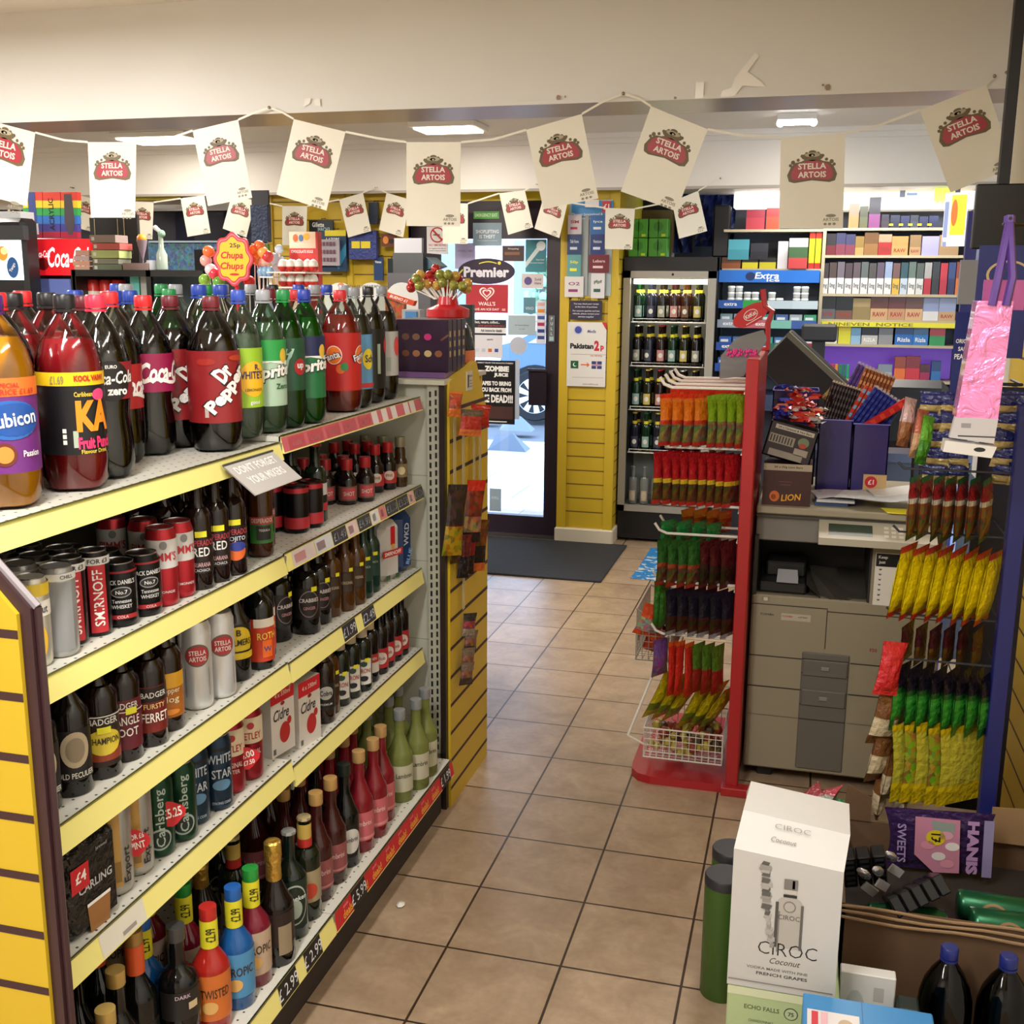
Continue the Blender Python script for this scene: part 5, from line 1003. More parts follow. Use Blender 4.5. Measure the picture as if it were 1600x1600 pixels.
put(barpack(2, .03, .17, 'c8402a', '7ab0d8'), 1318, 672, 3.96, .45, 'pair of red and sky blue bars between the brown and blue packs')
for i, (px, py, c, n_) in enumerate(((1300, 612, '3a2418', 'brown'), (1308, 604, 'b89a3a', 'gold'), (1315, 618, '4a2a6a', 'purple'), (1296, 622, '2a1a14', 'dark'))):
    o = bag(.05, .06, .03, [(1, c, '')], seed=90 + i); o.location = onY(px, py, 4.03); o.rotation_euler = (.4, .5 * i, .7 * i); tag(o, f'{n_} sweet packet lying on top of the brown bars in the violet bin', 'sweet packet')
b = MB(); b.box(.045, .15, 3.70, 3.82, TZ, TZ + .012, mat('38507a', .3)); b.box(.05, .17, 3.69, 3.81, TZ + .013, TZ + .02, mat('c8c8cc', .3)); f = Face(b, (0, 3.69, TZ), (1, 0, 0), (0, 0, 1)); tag(b.build('magazine_stack'), 'thin stack of wrapped magazines beside the LION carton', 'magazines')
for i, (x, y, rz, c, w, l, nm) in enumerate(((.13, 3.78, .2, 'c0b8c4', .18, .12, 'clear-wrapped purple print sheet'), (.22, 3.74, -.25, 'd8d8dc', .2, .13, 'folded white newspaper'), (.27, 3.72, -.12, 'c4c8ce', .19, .12, 'grey white leaflet'), (.30, 3.80, .15, 'dedede', .16, .12, 'loose white sheet at the far edge'))):
    b = MB(); vs = []; fs = []; n = 8
    for k in range(n + 1):
        u = k / n; vs += [((u - .5) * w, -l / 2, .004 * math.sin(u * 5 + i) + .002 + .010 * u), ((u - .5) * w, l / 2, .004 * math.sin(u * 5 + i + .5) + .004 + .012 * u)]
    b.add(vs + [(v[0], v[1], v[2] - .002) for v in vs], [(2 * k, 2 * k + 2, 2 * k + 3, 2 * k + 1) for k in range(n)] + [(2 * n + 2 + 2 * k, 2 * n + 3 + 2 * k, 2 * n + 5 + 2 * k, 2 * n + 4 + 2 * k) for k in range(n)] + [(2 * k, 2 * n + 2 + 2 * k, 2 * n + 4 + 2 * k, 2 * k + 2) for k in range(n)], mat(c, .5))
    o = b.build('newspaper'); o.location = (x, y, TZ + .021 + .005 * i); o.rotation_euler = (0, 0, rz); tag(o, nm + ' on the photocopier lid', 'paper')
b = MB().box(.20, .275, 3.855, 3.868, TZ + .03, TZ + .085, mat('c8a878', .5)); f = Face(b, (0, 3.855, 0), (1, 0, 0), (0, 0, 1)); f.ell(.225, TZ + .06, .02, .02, RD); f.text('£1', .225, TZ + .06, .017, WH); b.box(.21, .265, 3.856, 3.869, TZ, TZ + .03, mat('c8a878', .5)); tag(b.build('price_card'), 'tan card with red £1 roundel standing against the violet bin', 'price card')
b = MB(); b.add([(.27, 3.62, TZ + .002), (.36, 3.62, TZ + .002), (.36, 3.70, TZ + .004), (.25, 3.70, TZ + .004)], [(0, 1, 2, 3)], YP); b.box(.27, .36, 3.64, 3.7, TZ, TZ + .0015, YP); tag(b.build('yellow_leaflet'), 'yellow leaflet edge under the newspapers on the copier', 'leaflet')
# serving till, tilted screen, office chair and green price holder behind
b = MB(); b.T = Matrix.Translation(onY(1255, 585, 4.6)) @ Matrix.Rotation(.72, 4, 'Y') @ Matrix.Rotation(.5, 4, 'X')
b.box(-.16, .16, -.015, .015, -.11, .11, mat('2c2c30', .4), .006); b.box(-.16, .16, -.02, -.014, .085, .11, mat('6f7064', .4)); r = b.build('till_screen'); tag(r, 'dark tilted till screen on the serving counter behind the red stand', 'screen')
MB().tube([onY(1262, 590, 4.62), (onY(1262, 590, 4.62).x, 4.66, 0)], .03, mat('1c1c20', .5)).build('stand_post', r).matrix_parent_inverse = Matrix()
p_ = onY(1280, 520, 5.4); b = MB(); b.T = Matrix.Translation(p_); b.box(-.08, .08, -.05, .05, -.04, .04, mat('202124', .4), .01); b.box(-.03, .03, -.03, .03, .942 - p_.z, -.04, mat('202124', .4)); tag(b.build('card_terminal'), 'black customer display on a post in front of the cigarette shelves', 'screen')
p_ = onY(1236, 556, 5.22); b = MB(); b.T = Matrix.Translation(p_); b.box(-.075, .075, -.01, .01, -.05, .05, mat('7c9a2c', .4), .006); f = Face(b, (0, -.01, 0), (1, 0, 0), (0, 0, 1)); f.ell(-.03, .01, .03, .02, T_('c8d8a0')); f.text('£3', .045, .005, .03, WH); f.n = 0; b.box(-.01, .01, .0, .02, .942 - p_.z, -.05, mat('7c9a2c', .4)); tag(b.build('price_sign'), 'green price sign card behind the red stand', 'sign')
b = MB().box(-.12, 1.55, 5.15, 5.7, .90, .94, mat('3a3c4a', .35)); b.box(-.10, 1.53, 5.17, 5.68, 0, .9, mat('2c2c36', .5)); tag(b.build('serving_counter'), 'long dark serving counter behind the photocopier', 'counter')
r = empty('office_chair', (.42, 4.75, 0)); b = MB(); b.T = Matrix.Translation(onY(1420, 620, 4.75) - Vector((0, 0, .06))); b.box(-.10, .15, -.03, .03, -.15, .13, mat('1a1a1c', .35), .03); tag(r, 'black padded office chair back behind the photocopier', 'chair')
bk = child(b, 'backrest', r); child(MB().box(.25, .66, 4.5, 4.9, .45, .52, mat('1a1a1c', .4), .03), 'seat', r); child(MB().tube([(.46, 4.72, .05), (.46, 4.72, .46)], .03, BLACK), 'stem', r); child(MB().tube([(.46, 4.84, .5), (.46, 4.86, 1.1)], .02, BLACK), 'back_support', r)
child(MB().box(.25, .66, 4.69, 4.75, .03, .07, BLACK, .01).box(.43, .49, 4.5, 4.95, .03, .07, BLACK, .01).box(.25, .29, 4.69, 4.75, 0, .04, BLACK).box(.62, .66, 4.69, 4.75, 0, .04, BLACK), 'foot', r)
# ================================================================ crates and cartons at the lower right
# tall spirit tubes
for i, (y, x) in enumerate(((2.42, -.118), (2.55, -.112))):
    r = MB().lathe([(.046, 0), (.048, .003), (.048, .29)], mat('37571c', .4), 28, (x, y, 0)).build('gift_tube'); b = MB().lathe([(.0485, .288), (.0485, .308), (.046, .312), (.001, .312)], mat('26262c', .45), 28, (x, y, 0)); b.build('lid', r)
    tag(r, ('green cylindrical gift tube with black lid beside the white vodka carton, in front', 'green cylindrical gift tube with black lid, mostly hidden behind the other tube')[i], 'gift tube')
b = MB().box(-.085, .135, 2.06, 2.34, 0, .268, mat('a9b886', .5), .003); r = b.build('wine_carton'); tag(r, 'pale green wine carton on the floor under the white vodka carton', 'box')
b = MB(); f = Face(b, (0, 2.06, 0), (1, 0, 0), (0, 0, 1)); f.rect(-.085, .25, .135, .268, mat('c9cda8', .5)); f.n = 0; f.text('ECHO FALLS', -.015, .226, .010, T_('5a6a4a'), w=.07); f.n = 0; f.text('CHARDONNAY', -.015, .196, .006, T_('6a7a5a'), w=.05); f.n = 0; f.ell(.043, .224, .014, .014, T_('3a4a34')); f.ell(.043, .224, .012, .012, T_('b0bc94')); f.text('75', .043, .224, .009, T_('3a4a34')); b.build('printed_front', r)
WB = mat('bebbb5', .38); yF = 2.06
b = MB(); x0, x1, z0, z1 = -.087, .125, .270, .572
b.add([(x0, yF, z0), (x1, yF, z0), (x1, yF, z1 - .02), (x0, yF, z1 - .0), (x0 + .012, yF + .06, z1 + .055), (x1 + .010, yF + .06, z1 + .03), (x0 + .02, yF + .20, z1 + .055), (x1 + .012, yF + .20, z1 + .03), (x0 + .004, yF + .26, z0), (x1, yF + .26, z0), (x0 + .01, yF + .26, z1), (x1 + .004, yF + .26, z1 - .02)],
      [(0, 1, 2, 3), (3, 2, 5, 4), (4, 5, 7, 6), (1, 9, 11, 7, 5, 2), (0, 3, 4, 6, 10, 8), (8, 10, 11, 9), (6, 7, 11, 10), (0, 8, 9, 1)], WB)
r = b.build('vodka_carton'); tag(r, 'tall white vodka carton with grey bottle drawing and CIROC lettering', 'box')
b = MB(); f = Face(b, (0, yF, 0), (1, 0, 0), (0, 0, 1)); GK, GL, GM = T_('2c2b2b'), T_('aaa59b'), T_('76726c')
f.text('CIROC', .028, .365, .028, GK, w=.115, bold=-.012); f.n = 0; f.text('Coconut', .025, .338, .013, T_('4a4644'), w=.06, shear=.4, bold=0); f.n = 0; f.text('VODKA MADE WITH FINE', .01, .318, .006, GM, w=.12); f.n = 0; f.text('FRENCH GRAPES', .02, .306, .007, T_('4a4644'), w=.10); f.n = 0
cx = .027
f.poly([(cx - .026, .37), (cx + .026, .37), (cx + .027, .468), (cx + .02, .478), (cx + .012, .482), (cx - .012, .482), (cx - .02, .478), (cx - .026, .468)], GL); f.n = 1
f.rect(cx - .027, .37, cx - .021, .470, T_('4c4945')); f.rect(cx + .022, .37, cx + .027, .468, T_('5c5954')); f.n = 1; f.rect(cx - .021, .36, cx - .018, .45, GM); f.n = 1
f.rect(cx - .013, .482, cx + .013, .488, GK); f.rect(cx - .012, .49, cx + .012, .499, T_('b9b4aa')); f.rect(cx - .013, .5, cx + .013, .522, GM); f.n = 2; f.rect(cx - .009, .502, cx - .004, .52, GL); f.rect(cx + .003, .502, cx + .008, .52, T_('d8d4cc')); f.n = 2
f.ell(cx, .462, .012, .012, GM); f.ell(cx, .462, .010, .010, GL); f.n = 2; f.text('CIROC', cx, .438, .010, T_('4a4644'), w=.042, bold=-.01); f.n = 2
rs = random.Random(4); px_, pz = -.030, .385
for k in range(26):
    t = k / 25; sx = -.002 - .012 * math.sin(t * 3) - .02 * t ** 3; zz = .372 + t * .175; w_ = .004 + .006 * rs.random() + .004 * (t > .45)
    f.poly([(sx - w_, zz - .004), (sx + w_ * rs.uniform(.3, 1), zz - .005), (sx + w_ * .8, zz + .005), (sx - w_ * rs.uniform(.4, 1), zz + .007)], mat(rs.choice(['5a5753', '8f8b84', 'a5a098', '6b6863']), .5)); f.n = 1 + k % 4
f.n = 4; f.rect(-.085, .285, .12, .287, GM)
V = Vector((.004, .06, .065)).normalized(); f = Face(b, (-.087 + .004, yF, .572), Vector((1, 0, -.1)).normalized(), V); f.text('CIROC', .105, .062, .010, GM, w=.07, bold=-.01); f.n = 0; f.text('Coconut', .09, .035, .010, GM, w=.05, shear=.3, bold=0); f.n = 0; b.build('printed_front', r)
# blue carton at the bottom edge and white card
b = MB(); q = [(.07, 1.93), (.165, 1.90), (.30, 1.80), (.30, 1.62), (.09, 1.66)]
b.box(.062, .30, 1.70, 2.0, 0, .32, mat('3b7fb4', .4), .003); r = b.build('blue_carton'); tag(r, 'bright blue carton cut off by the lower edge of the picture', 'box')
b = MB(); f = Face(b, (0, 1.70, .32), (1, 0, 0), (0, 1, 0)); f.rect(.17, 0, .172, .3, T_('2c6494')); f.n = 0; f.rect(.07, .12, .165, .25, mat('cfc8c4', .4)); f.n = 1; f.rect(.078, .18, .09, .245, T_('c23a44')); f.rect(.095, .18, .107, .245, T_('d8a8b0')); f.n = 1; f.ell(.14, .215, .014, .018, T_('b09a7a')); b.build('label', r)
b = MB(); b.box(.138, .247, 2.14, 2.17, .0, .288, mat('c6c3bd', .5), .002); f = Face(b, (0, 2.14, 0), (1, 0, 0), (0, 0, 1)); f.text('W', .222, .21, .018, BK); f.n = 0; f.rect(.205, .23, .225, .262, T_('a8a49c')); f.n = 0; f.ell(.17, .2, .02, .05, T_('aeb0a8')); tag(b.build('white_card_box'), 'white card box marked W standing between the vodka carton and the cola bottles', 'box')
b = MB().box(.25, .292, 2.10, 2.15, 0, .25, mat('0e1c18', .5), .004); tag(b.build('dark_green_box'), 'dark green box in the shade beside the white card box', 'box')
K2['bigcola'] = (.33, .054, lambda: pet(.054, .33, '6a6a70', '0b090a', .30, '1c2468', (.06, .14), '7a1c22', p_dark))
for i, x in enumerate((.353, .466)):
    inst('bigcola', K2['bigcola'][2], (x, 2.21, .0005), facing(x, 2.21, 0), ('large dark cola bottle with navy cap on the floor, nearer the white card box', 'large dark cola bottle with navy cap on the floor, nearer the blue post')[i], 'drink bottle')
CB = mat('5c432c', .75); CBL = mat('8a6d4c', .75)
b = MB()
for bx in ((.14, .60, 2.30, 2.308, 0, .345), (.14, .60, 2.74, 2.748, 0, .335), (.14, .148, 2.30, 2.748, 0, .345), (.592, .60, 2.30, 2.748, 0, .335), (.14, .60, 2.30, 2.748, 0, .02)): b.box(*bx, CB)
for k in range(3): b.tube([(.14 + .46 * t / 8, 2.297 - .004 * k, .345 - .012 * k + .003 * math.sin(t * 1.3 + k)) for t in range(9)], .0035, CBL)
r = b.build('cardboard_box'); tag(r, 'open brown cardboard box full of snacks and cans beside the vodka carton', 'box')
b = MB(); b.prism([(.50, .33), (.592, .33), (.592, .41), (.575, .425), (.50, .42)], 2.72, 2.726, CBL); b.prism([(.15, .335), (.22, .335), (.22, .40), (.16, .43)], 2.735, 2.74, CB); b.build('flap', r)
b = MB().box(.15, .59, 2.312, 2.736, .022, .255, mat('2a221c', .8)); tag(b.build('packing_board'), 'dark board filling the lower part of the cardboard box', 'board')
# bag of pink and white sweets, standing on its side
o = bag(.25, .17, .03, [(1, '34204a', '')], name='sweet_bag', seed=3); o.location = (.365, 2.62, .443); o.rotation_euler = (.15, -.06, 0); tag(o, 'purple bag of pink and white sweets standing sideways in the cardboard box', 'sweet bag')
b = MB(); b.T = Matrix.Translation((0, -.020, -.085)); f = Face(b, (0, 0, 0), (1, 0, 0), (0, 0, 1)); f.poly([(-.055, .078), (.045, .075), (.048, -.075), (-.01, -.078), (-.055, -.03)], mat('c4849c', .35)); f.n = 1; f.poly([(-.02, .07), (.035, .065), (.03, .02), (-.01, .03)], mat('8f9a94', .3)); f.n = 2
for u, v, m_ in ((.03, .0, 'e6e0dc'), (.0, -.03, 'e0d8d4'), (.015, .03, 'd8a0b0'), (.02, -.05, 'd890a4'), (-.025, .0, 'd890a4')): f.ell(u, v, .016, .012, mat(m_, .4)); f.n = 2
f.ell(-.008, .022, .022, .022, T_('d8c02a')); f.text('£1', -.008, .022, .022, BK, rot=1.57); f.n = 2; f.text('HANIS', .075, 0, .026, mat('b08ab8', .4), w=.15, rot=-1.57, bold=.06); f.n = 2; f.rect(.098, -.08, .12, .08, mat('8f88b0', .3)); f.n = 2; f.text('SWEETS', -.085, -.0, .02, mat('a890c0', .4), w=.11, rot=-1.57)
b.build('printed_front', o)
def lying(kfn, loc, rx, rz, lab, cat='can'): 
    r = kfn(); r.location = loc; r.rotation_euler = (0, math.pi / 2 + rx, rz); return tag(r, lab, cat)
gc = lambda: can(.165, .033, '1c5a3a', PR(('e', 0, .075, .026, .030, '8a6a40'), ('e', 0, .075, .020, .024, '1c4a30'), ('e', 0, .08, .016, .014, 'b8303a'), ('t', 'HOLSTEN', 0, .12, .014, 'c8d0c4', .04, 1.57), ('t', 'PILS', 0, .03, .012, 'c8c8c0')))
lying(gc, (.42, 2.40, .29), 0, .05, 'green and silver lager can lying in the cardboard box, front one of the pair')
lying(gc, (.40, 2.475, .29), 0, -.02, 'green and silver lager can lying in the cardboard box, back one of the pair')
lying(gc, (.20, 2.36, .289), 0, .12, 'green lager can lying under the black bar pack in the cardboard box')
o = barpack(5, .13, .17, '141416', '2a2a30', name='black_bar_pack', t=.022); o.location = (.30, 2.47, .30); o.rotation_euler = (1.0, -.5, .3); tag(o, 'black multipack leaning in the cardboard box in front of the sweets bag', 'multipack')
o = barpack(3, .10, .12, '1a1a1e', '3c3c44', name='black_bar_pack', t=.016); o.location = (.20, 2.50, .30); o.rotation_euler = (.5, -.2, .1); tag(o, 'small black film-wrapped pack beside the vodka carton in the cardboard box', 'multipack')
for i, (px, py, y) in enumerate(((1350, 1365, 2.42), (1392, 1338, 2.5), (1372, 1361, 2.38))):
    p_ = onY(px, py, y); b = MB(); b.ball((0, 0, 0), .016, mat('b8b4b6', .15, .8), 8, 5, (1.2, .4, .7)); b.T = Matrix.Translation((.02, 0, -.012)); b.box(-.004, .03, -.003, .003, -.02, .0, mat('c8c4c4', .2, .5)); o = b.build('foil_twist'); o.location = p_; o.rotation_euler = (0, .6, .3 * i); tag(o, ['silver foil twist nearest the vodka carton in the cardboard box', 'silver foil twist touching the sweets bag', 'silver foil twist between the other two on the black pack'][i], 'foil')
# crinkly coloured packets on the floor behind
for i, (x, y, c, n_) in enumerate(((.10, 2.82, '9a9a94', 'silver crinkled packet'), (.16, 2.88, '2a8a5a', 'shiny green packet'), (.20, 2.80, 'b8c0b8', 'silver and green packet'), (.13, 2.92, 'a83a44', 'red packet'), (.06, 2.86, '8a3038', 'dark red packet'))):
    o = bag(.09, .10, .04, [(.5, c, ''), (1, '8f9a8c', '')], seed=110 + i); o.location = (x, y, .30 + .01 * i); o.rotation_euler = (1.1, .2 * i, .8 * i); tag(o, n_ + ' heaped on the low bin behind the vodka carton', 'snack bag')
b = MB(); b.box(.02, .26, 2.77, 3.0, .0, .23, mat('5a4634', .7), .004); tag(b.build('low_crate'), 'low brown crate holding crinkled packets behind the vodka carton', 'crate')
b = MB(); p_ = onY(1318, 1300, 2.78); b.add([(.155, 2.765, .26), (.19, 2.765, .26), (.20, 2.785, .345)], [(0, 1, 2), (0, 2, 1)], mat('d8245a', .4)); b.add([(.155, 2.769, .26), (.19, 2.769, .26), (.20, 2.789, .345)], [(0, 1, 2), (0, 2, 1)], mat('d8245a', .4)); tag(b.build('pink_card'), 'bright pink triangular card standing by the crinkled packets', 'card')
# ================================================================ blue snack rack at the right wall
NV = mat('1b2060', .4)
R_ = empty('snack_rack', (.5, 2.8, 0)); tag(R_, 'navy blue metal snack rack with hooks at the right-hand wall', 'display rack')
def rp(mb, name):
    o = mb.build(name); o.parent = R_; o.matrix_parent_inverse = Matrix.Translation((-.5, -2.8, 0)); return o
rp(MB().box(.482, .520, 2.79, 2.83, 0, 1.40, NV, .002), 'post')
rp(MB().box(.44, .58, 3.06, 3.07, .25, 1.42, mat('1c1c30', .5)), 'back_panel')
rp(MB().box(.30, .62, 2.76, 3.1, 0, .025, NV), 'base')
rp(MB().box(.60, .62, 2.79, 3.06, 1.15, 1.50, mat('1a2058', .45)), 'side_panel')
for py in (735, 835, 965, 1035, 1120):
    z = zY(py, 2.82, 1480); rp(MB().tube([(.49, 2.82, z), (.24, 2.82, z), (.225, 2.82, z + .015)], .003, mat('2a2a30', .4)), 'hook'); rp(MB().tube([(.49, 3.05, z), (.49, 2.82, z)], .003, mat('2a2a30', .4)), 'rail')
def rackrow(py, px0, px1, n, key, fn, lab, rzj, Y=2.82, tx=0):
    a = onY(px0, py, Y); c = onY(px1, py, Y)
    hangrow('', Y, [a.x + (c.x - a.x) * i / max(1, n - 1) for i in range(n)], a.z, key, fn, lab, rzj=rzj, tx=tx)
fz = lambda s: bag(.11, .155, .026, [(.12, '1c6a40', ''), (.3, '8a2428', ''), (.38, 'b8b0a0', ''), (.45, '1c5a34', ''), (.95, '8a6038', 'mottle'), (1, '1c4a2c', '')], seed=s + 121)
rackrow(738, 1432, 1545, 7, 'rz', fz, 'green, red and white nut bag on the blue rack, # from the copier', (70, 72))
fyy = lambda s: bag(.115, .185, .031, [(.08, 'b82424', ''), (.9, 'c9b40c', ''), (1, 'c02820', '')], name='crisp_bag', seed=s + 131)
rackrow(848, 1422, 1560, 8, 'ry', fyy, 'bright yellow puffed snack bag on the blue rack, # from the copier', (64, 66), tx=.12)
fgg = lambda s: bag(.10, .165, .029, [(.3, '1c1622', ''), (.4, '1c4a1c', ''), (1, '2a7a28', '')], seed=s + 141)
rackrow(1035, 1412, 1548, 8, 'rg', fgg, 'green sweet bag with dark top on the blue rack, # from the copier', (62, 64))
fyw = lambda s: bag(.15, .21, .016, [(.1, 'b89c10', ''), (.75, 'a8a030', 'mottle' if s else ''), (1, 'b8a010', '')], seed=s + 151)
rackrow(1122, 1432, 1508, 5, 'rw', fyw, 'wide yellow sweet bag low on the blue rack, # from the copier', (35, 36))
fbr = lambda s: bag(.09, .15, .04, [(.5, '6a4424', ''), (.8, 'b8a888', ''), (1, '5a3a20', '')], seed=s + 161)
for i, (px, py) in enumerate(((1398, 1078), (1388, 1135), (1402, 1165), (1384, 1195), (1412, 1205))):
    inst('rb' + str(i % 2), lambda s=i % 2: fbr(s), onY(px, py, 2.8 + .02 * i), .6 + .3 * i, f'brown foil snack bag at the copier side of the blue rack, {ORD[i]} from the top', 'snack bag', tilt=(.1, .15))
o = bag(.07, .14, .035, [(.8, 'b8242a', ''), (1, 'c02c2c', '')], seed=171); o.location = onY(1400, 1003, 2.78); o.rotation_euler = (0, .15, .5); tag(o, 'red snack bag with yellow spot in front of the copier, under the yellow bags', 'snack bag')
fdr = lambda s: bag(.10, .10, .02, [(.5, '4a1c20', ''), (1, '6a4a28', 'mottle')], seed=s + 181)
rackrow(970, 1420, 1530, 6, 'rd', fdr, 'dark red snack packet below the yellow bags on the blue rack, # from the copier', (66, 68), 2.9)
# hanging peanuts: navy bags with gold feet
def navy(s):
    return bag(.075, .055, .03, [(.55, '1c2158', ''), (1, 'a8925a', '')], name='peanut_bag', seed=s + 191)
n_ = 0
for j, py in enumerate((612, 640, 668, 695, 722)):
    for px in (1462, 1492, 1575, 1598):
        if px < 1500 and py < 600: continue
        p_ = onY(px, py, 2.84 if px > 1500 else 2.9)
        inst('nv' + str(n_ % 2), lambda s=n_ % 2: navy(s), p_, random.uniform(-.5, .5), f'navy and gold peanut bag, {ORD[j]} row, {["outer copier", "inner copier", "inner wall", "outer wall"][n_ % 4]} side of pink gift bag', 'snack bag', 'navy peanut bags')
        n_ += 1
b = MB(); a_ = onY(1543, 405, 2.95); b.box(a_.x - .02, a_.x + .10, 2.95, 2.953, 1.50, 1.77, mat('1b2464', .4)); f = Face(b, (a_.x + .05, 2.95, 1.70), (1, 0, 0), (0, 0, 1)); f.ell(0, 0, .05, .035, T_('b8a070')); f.ell(0, 0, .044, .030, T_('1b2464')); f.n = 0; f.ell(.01, 0, .022, .014, T_('b8925a')); tag(b.build('peanut_card'), 'navy hanging card with gold ring logo above the pink gift bag', 'card')
b = MB(); a_ = onY(1488, 560, 3.1); b.box(a_.x, a_.x + .08, 3.1, 3.104, a_.z - .12, a_.z + .12, mat('1c2668', .4)); f = Face(b, (a_.x + .04, 3.1, a_.z), (1, 0, 0), (0, 0, 1)); f.text('ORIGINAL', -.01, .045, .011, WH, w=.05); f.n = 0; f.text('SALTED', -.008, .025, .011, WH, w=.04); f.n = 0; f.text('PEANUTS', -.008, .005, .014, WH, w=.055); tag(b.build('peanut_card'), 'navy card lettered ORIGINAL SALTED PEANUTS left of the pink gift bag', 'card')
# pink holographic bottle bag
def holo():
    m = bpy.data.materials.new('pink foil'); m.use_nodes = True; n, L, bs = nodes_of(m); tc = n.new('ShaderNodeTexCoord'); w = n.new('ShaderNodeTexNoise'); w.inputs['Scale'].default_value = 22; w.inputs['Detail'].default_value = 3; w.inputs['Distortion'].default_value = 1.2; L.new(tc.outputs['Object'], w.inputs['Vector'])
    bp = n.new('ShaderNodeBump'); bp.inputs['Strength'].default_value = .8; bp.inputs['Distance'].default_value = .02; L.new(w.outputs[0], bp.inputs['Height']); L.new(bp.outputs[0], bs.inputs['Normal'])
    bs.inputs['Base Color'].default_value = lin('f590cc') + (1,); bs.inputs['Metallic'].default_value = .35; bs.inputs['Coat Weight'].default_value = 1.0; bs.inputs['Roughness'].default_value = .28; return m
HO = holo(); Yp = 2.6
q = [onY(1527, 470, Yp), onY(1592, 462, Yp), onY(1562, 700, Yp), onY(1490, 652, Yp)]
zt, zb = onY(1530, 470, Yp).z, onY(1492, 652, Yp).z; xa, xb = onY(1527, 470, Yp).x, onY(1587, 470, Yp).x
r = empty('gift_bag', ((xa + xb) / 2, Yp, zt)); tag(r, 'pink holographic bottle gift bag hanging by violet ribbon at the right edge', 'gift bag')
b = MB(); b.prism([(xa, zt), (xb - .004, zt), (xb - .012, zb), (xa - .022, zb)], Yp, Yp + .07, HO); child(b, 'bag_body', r)
b = MB(); b.prism([(xa + .02, zt + .045), (xb + .03, zt + .045), (xb + .03, zt - .02), (xa + .02, zt - .02)], Yp + .075, Yp + .08, mat('b8609c', .3, .3)); child(b, 'back_flap', r)
b = MB(); b.prism([(xa - .024, zb), (xb - .012, zb), (xb - .016, zb - .055), (xa - .032, zb - .045)], Yp - .003, Yp + .02, mat('b8b4b4', .4)); f = Face(b, (xa - .02, Yp - .003, zb), (1, 0, 0), (0, 0, 1)); f.rect(.01, -.022, .03, -.012, T_('8a8688')); f.n = 0; f.rect(.005, -.042, .085, -.039, T_('3a3638')); child(b, 'card_base', r)
b = MB(); b.prism([(xa - .042, zb - .05), (xb - .012, zb - .06), (xb - .02, zb - .085), (xa - .045, zb - .075)], Yp - .02, Yp + .03, mat('cfcac4', .2)); f = Face(b, (xa, Yp - .02, zb - .067), (1, 0, 0), (0, 0, 1)); f.ell(.03, 0, .012, .005, BK); child(b, 'white_foot', r)
VR = mat('5a3a8a', .3)
b = MB()
for xx in (xa + .03, xa + .058): b.tube([(xx, Yp - .004, zt - .01), (xx + .008, Yp + .0, zt + .05), ((xa + xb) / 2 + .02, Yp + .06, zt + .17)], .009, VR)
b.tube([((xa + xb) / 2 + .02, Yp + .06, zt + .165), ((xa + xb) / 2 + .02, Yp + .064, zt + .18)], .012, VR); child(b, 'ribbon_handle', r)
for i, (px, py, c1, c2, n_) in enumerate(((1424, 622, 'b89a98', '8a5a3a', 'pale pink cone-shaped'), (1443, 640, 'a8604a', 'b08a6a', 'peach'), (1452, 650, '5a9a2c', '3a7a20', 'bright green'))):
    o = bag(.05, .12, .03, [(.5, c1, ''), (1, c2, '')], seed=200 + i); o.location = onY(px, py, 2.85); o.rotation_euler = (0, .2, .9); tag(o, n_ + ' sweet bag at the top left of the blue rack', 'snack bag')
b = MB().tube([(.38, 2.9, 1.44), (.50, 2.9, 1.44)], .004, BLACK); b.tube([(.50, 2.9, 1.44), (.50, 3.05, 1.44)], .004, BLACK); rp(b, 'hook')
rp(MB().tube([((xa + xb) / 2 + .02, Yp + .05, zt + .175), ((xa + xb) / 2 + .03, 2.81, zt + .17), (.61, 3.0, zt + .17), (.641, 3.0, zt + .17)], .004, BLACK), 'hook')
# hanging monitor and slim blue upright beyond
b = MB().box(.44, .60, 3.57, 3.60, 1.78, 1.965, mat('1a1c20', .3), .004); b.box(.42, .47, 3.6, 3.63, 1.62, 1.75, mat('8a8c94', .4)); b.box(.5, .53, 3.58, 3.62, 1.96, 2.7, mat('1a1c20', .5)); tag(b.build('hanging_monitor'), 'dark monitor hanging near the white pilaster at the right wall', 'screen')
b = MB(); a_ = onY(1522, 330, 4.4); c_ = onY(1500, 600, 4.4); b.box(a_.x - .018, a_.x + .018, 4.4, 4.44, .0, a_.z, NV); b.box(a_.x + .02, a_.x + .04, 4.4, 4.42, .6, a_.z - .08, mat('8a90b0', .4)); tag(b.build('blue_upright'), 'slim navy upright of the counter display seen beyond the pink gift bag', 'post')
